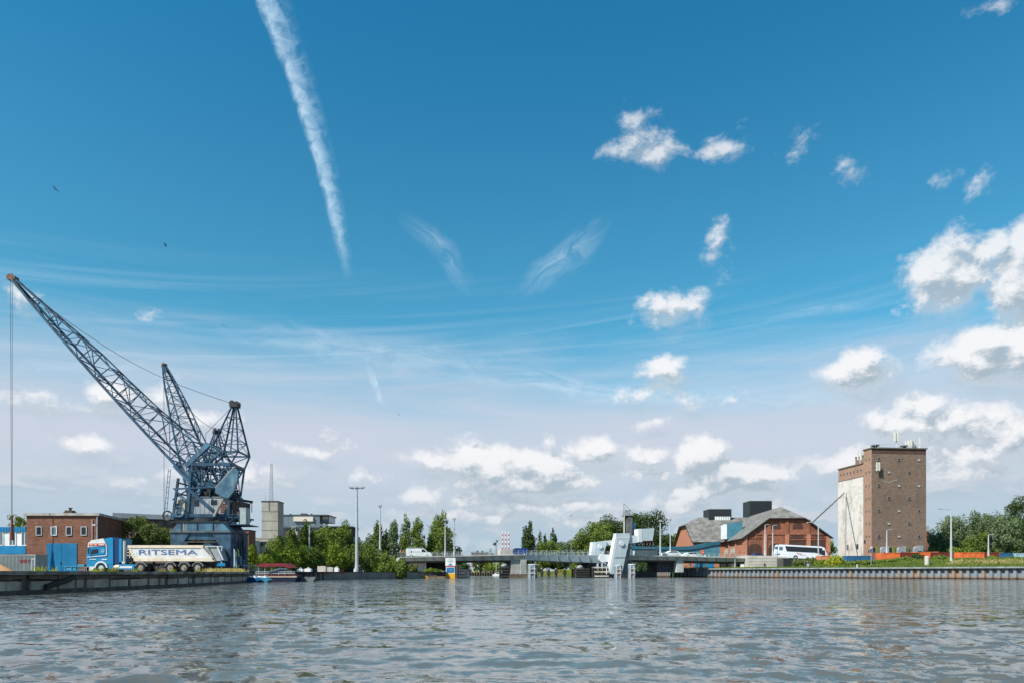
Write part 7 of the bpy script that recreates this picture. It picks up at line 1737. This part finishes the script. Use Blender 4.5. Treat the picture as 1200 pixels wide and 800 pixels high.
# ---------------------------------------------------------------- people and birds
def person(label, pos, heading, pose, top, trousers, scale=1.0, hat=None, hair=(.05, .035, .025), name='person'):
    J = {'pelvis': (0, 0, .95), 'belly': (0, 0, 1.12), 'chest': (0, 0, 1.33), 'neck': (0, 0, 1.48), 'head': (0, .02, 1.60), 'crown': (0, .02, 1.70)}
    r = {'pelvis': .13, 'belly': .125, 'chest': .145, 'neck': .055, 'head': .088, 'crown': .07}
    L = {}
    for s, n in ((-1, 'l'), (1, 'r')):
        if pose == 'stand': L[n] = [(s * .09, 0, .92), (s * .10, .02, .50), (s * .10, 0, .08), (s * .11, .15, .03)]
        elif pose == 'sit': L[n] = [(s * .09, .02, .50), (s * .13, .44, .52), (s * .12, .50, .10), (s * .12, .64, .05)]
        elif pose == 'ride': L[n] = [(s * .09, .02, .88), (s * .10, .30 + .08 * s, .62 + .06 * s), (s * .10, .12 + .1 * s, .24 + .05 * s), (s * .11, .25 + .1 * s, .2)]
        elif pose == 'walk': L[n] = [(s * .09, 0, .92), (s * .09, .16 * s, .5), (s * .09, .18 * s - .1, .1), (s * .10, .18 * s + .05, .04)]
    A = {}
    for s, n in ((-1, 'l'), (1, 'r')):
        if pose in ('stand', 'walk'): A[n] = [(s * .19, 0, 1.40), (s * .24, -.03 * s, 1.13), (s * .24, .08, .88), (s * .23, .12, .80)]
        elif pose == 'sit': A[n] = [(s * .19, 0, 0), (s * .24, .12, -.24), (s * .14, .34, -.32), (s * .1, .4, -.3)]
        else: A[n] = [(s * .18, .1, 0), (s * .22, .30, -.2), (s * .20, .52, -.27), (s * .18, .58, -.27)]
    if pose == 'sit':
        dz = -.43
        for k in J: x, y, z = J[k]; J[k] = (x, y + (z - .95) * .15, z + dz)
        for n in A: A[n] = [(x, y + .07, J['chest'][2] + .07 + z) for x, y, z in A[n]]
    if pose == 'ride':
        for k in J: x, y, z = J[k]; J[k] = (x, y + (z - .95) * .42, z + .02)
        for n in A: A[n] = [(x, y + .1, J['chest'][2] + .05 + z) for x, y, z in A[n]]
    names = ['pelvis', 'belly', 'chest', 'neck', 'head', 'crown']; V = [J[n] for n in names]; RR = [r[n] for n in names]; E = [(i, i + 1) for i in range(5)]; zone = [1, 0, 0, 2, 2, 3]
    for n in 'lr':
        i0 = len(V); V += L[n]; RR += [.095, .065, .045, .045]; E += [(0, i0), (i0, i0 + 1), (i0 + 1, i0 + 2), (i0 + 2, i0 + 3)]
    for n in 'lr':
        i0 = len(V); V += A[n]; RR += [.06, .045, .034, .03]; E += [(2, i0), (i0, i0 + 1), (i0 + 1, i0 + 2), (i0 + 2, i0 + 3)]
    me = bpy.data.meshes.new(name); me.from_pydata(V, E, []); o = bpy.data.objects.new('tmp', me); COL.objects.link(o)
    sk = o.modifiers.new('skin', 'SKIN'); sl = me.skin_vertices[0].data if me.skin_vertices else None
    if sl is None:
        bm = bmesh.new(); bm.from_mesh(me); bm.verts.layers.skin.verify(); bm.to_mesh(me); bm.free(); sl = me.skin_vertices[0].data
    for i, q in enumerate(RR): sl[i].radius = (q, q); sl[i].use_root = (i == 0)
    o.modifiers.new('sub', 'SUBSURF').levels = 1; o.modifiers['sub'].render_levels = 1
    bpy.context.view_layer.update(); ev = bpy.data.meshes.new_from_object(o.evaluated_get(bpy.context.evaluated_depsgraph_get())); bpy.data.objects.remove(o)
    mats = [mat_once('shirt_%d_%d_%d' % tuple(int(c * 99) for c in top), top, tuple(c * .8 for c in top), 3), mat_once('trousers_%d_%d_%d' % tuple(int(c * 99) for c in trousers), trousers, tuple(c * .8 for c in trousers), 3), SKIN, mat_once('hair', hair, tuple(c * .7 for c in hair), 4)]
    ev.materials.clear(); [ev.materials.append(m_) for m_ in mats]
    hz = J['head'][2]; nz = J['neck'][2]; pz = J['pelvis'][2]; ends = [(Vector(A[n][3]), .10) for n in 'lr']
    for p_ in ev.polygons:
        c = p_.center; z = 0 if c.z > pz + .02 else 1
        if pose == 'sit' and c.y > .12 and c.z < pz + .12: z = 1
        if c.z > nz - .01: z = 2
        if c.z > hz + .03 or (c.z > hz - .06 and c.y < J['head'][1] - .02): z = 3 if c.z > nz + .04 else z
        if any((c - e).length < q for e, q in ends): z = 2
        p_.material_index = z; p_.use_smooth = True
    ev.name = name
    ob = bpy.data.objects.new(name, ev); COL.objects.link(ob); ob.location = pos; ob.rotation_euler = (0, 0, heading); ob.scale = (scale,) * 3
    tag(ob, label, 'person'); return ob
def at_bridge(u, off): p = bp(u, off, .02); return tuple(p)
BH = math.atan2(BDIR.y, BDIR.x)
def bicycle(pos, heading, label):
    t = thing('bicycle', label, 'bicycle', pos, heading)
    for y in (-.5, .55):
        b = MB(); b.ring((0, y, .34), .32, .025, 'x', 18, 5); w = b.build('wheel', BLACK, t); b = MB(); b.tube((-.03, y, .34), (.03, y, .34), .04, .04, 6); b.build('hub', GALV, w)
    b = MB()
    for p, q in (((0, -.5, .34), (0, -.15, .85)), ((0, -.15, .85), (0, .4, .85)), ((0, .4, .9), (0, .55, .34)), ((0, -.1, .8), (0, 0, .34)), ((0, 0, .34), (0, .4, .8)), ((0, -.5, .34), (0, 0, .34))): b.tube(p, q, .02, .02, 5)
    b.build('frame', DARK, t); b = MB(); b.tube((-.25, .42, 1.02), (.25, .42, 1.02), .018, .018, 5); b.tube((0, .4, .85), (0, .42, 1.02), .018, .018, 5); b.build('handlebar', DARK, t)
    b = MB(); b.ball((0, -.17, .9), .08, .14, .04, 8, 5); b.build('saddle', BLACK, t)
for u, top, lab in ((462.8, (.55, .3, .24), 'cyclist in a pale pink top riding at the left end of the bridge'), (466.4, (.5, .12, .06), 'cyclist in an orange top riding just ahead at the left end of the bridge')):
    p = at_bridge(468 + (u - 462), 1.5); bicycle(p, BH - math.radians(90), 'dark bicycle under the ' + lab.replace('riding', '').replace('  ', ' ')[:60].rsplit(' ', 1)[0] if False else ('dark bicycle ridden by the pale pink rider on the bridge' if u < 464 else 'dark bicycle ridden by the orange rider on the bridge'))
    person(lab, p, BH - math.radians(90), 'ride', top, (.05, .06, .09))
def motorbike():
    p = at_bridge(771.5, 1.2); t = thing('motorcycle', 'dark motorcycle on the bridge just left of the pale mast', 'motorcycle', p, BH - math.radians(90) + math.radians(25))
    for y in (-.7, .75):
        b = MB(); b.ring((0, y, .34), .27, .09, 'x', 20, 6); w = b.build('wheel', BLACK, t); b = MB(); b.tube((-.06, y, .34), (.06, y, .34), .12, .12, 8); b.build('rim', GALV, w)
    b = MB(); b.ball((0, .1, .85), .18, .38, .18, 10, 7); b.ball((0, 0, .5), .2, .35, .22, 10, 7); b.ball((0, .65, .95), .2, .2, .3, 10, 7); b.build('body', mat_once('bike_blue', (.02, .04, .14), (.015, .03, .1), 2, .3), t)
    b = MB(); b.ball((0, -.35, .85), .16, .4, .07, 8, 6); b.build('saddle', BLACK, t); b = MB(); b.tube((-.35, .45, 1.1), (.35, .45, 1.1), .025, .025, 6); b.tube((0, .5, 1.05), (0, .75, .4), .04, .04, 6); b.build('handlebar', GALV, t)
    person('motorcyclist in a pale jacket and light helmet on the bridge', (p[0], p[1], p[2] + .06), BH - math.radians(65), 'ride', (.55, .55, .56), (.08, .10, .16), 1.0, hair=(.6, .6, .6))
motorbike()
p = at_bridge(826, .9); person('person in a bright orange jacket on the bridge before the teal shed', p, BH + math.radians(180), 'stand', (.75, .20, .04), (.05, .05, .06), 1.05)
t = thing('life_ring', 'orange life ring case fixed to the bridge railing beside the orange jacket', 'life ring', at_bridge(823.2, .05)); b = MB(); b.ring((0, 0, 1.15), .34, .12, 'y', 18, 7); b.build('ring', ORANGE, t); b = MB(); b.beam((0, .1, 0), (0, .1, 1.5), .07); b.build('post', GREY, t)
person('man in a white shirt and dark trousers standing in shade under the bridge end', (X(851.8, 182), 182, 2.06), math.radians(180), 'stand', (.62, .62, .62), (.03, .03, .035))
person('person in a brown coat standing beside the pale blue post under the bridge end', (X(864.8, 180), 180, 2.06), math.radians(150), 'stand', (.35, .22, .15), (.10, .09, .09))
person('person in black sitting with crossed arms against the concrete ramp wall', (X(896, 172), 172, 2.1), math.radians(190), 'sit', (.02, .02, .022), (.03, .03, .035), 1.1)
person('person with dark hair and light blue trousers sitting on the grass below the coach', (X(946.2, 155), 155, 2.25), math.radians(170), 'sit', (.05, .045, .06), (.40, .50, .62), 1.1)
person('person in a dark top standing in front of the blue doors under the bridge', (X(809, 195), 195, 2.06), math.radians(180), 'walk', (.04, .04, .05), (.30, .27, .24))
t = thing('picnic_bench', 'dark bench with folded parasols before the orange annex under the bridge', 'bench', (X(799, 197), 197, 2.06)); b = MB(); b.box(0, 3.6, 0, .5, .7, .78); b.build('table_top', DARK, t)
for x in (.3, 3.2): b = MB(); b.beam((x, .1, 0), (x, .4, .75), .1); b.build('leg', DARK, t)
t = thing('white_crate', 'white crate standing beside the concrete ramp wall under the bridge end', 'crate', (X(868, 178), 178, 2.06)); b = MB(); b.box(0, .9, 0, .8, 0, 1.1); b.build('body', WHITE, t); b = MB(); b.box(-.03, .93, -.03, .83, 1.1, 1.18); b.build('lid', GREY, t)
def bird(u, v, d, sp, roll, label):
    t = bpy.data.objects.new('bird', None); b = MB()
    b.ball((0, 0, 0), .06, .26, .055, 8, 7); b.add([(0, -.22, 0), (-.07, -.38, 0), (.07, -.38, 0)], [(0, 1, 2)])
    for s in (-1, 1): b.add([(0, .1, .02), (s * sp * .5, .06, .12), (s * sp, -.10, .02), (s * sp * .5, -.10, .10), (0, -.1, .02), (0, .1, .05), (s * sp * .5, .06, .15), (s * sp, -.10, .03), (s * sp * .5, -.10, .13), (0, -.1, .05)], [(0, 1, 3, 4), (1, 2, 3), (5, 9, 8, 6), (6, 8, 7), (0, 5, 6, 1), (4, 3, 8, 9), (1, 6, 7, 2), (3, 2, 7, 8)])
    o = b.build('bird', mat_once('dark_plumage', (.06, .05, .05), (.03, .03, .03), 9)); o.location = P(u, v, d); o.rotation_euler = (math.radians(20), math.radians(roll), math.radians(roll * 3)); tag(o, label, 'bird', 'birds in flight')
bird(64.5, 222, 90, .62, 25, 'dark bird gliding high in the upper left sky')
bird(194, 287.5, 130, .5, -30, 'small bird flying to the left of the lower contrail')
bird(262, 382, 150, .55, 10, 'tiny bird flying above the crane head')
bird(467.5, 485.5, 190, .5, 15, 'tiny bird low over the middle trees')
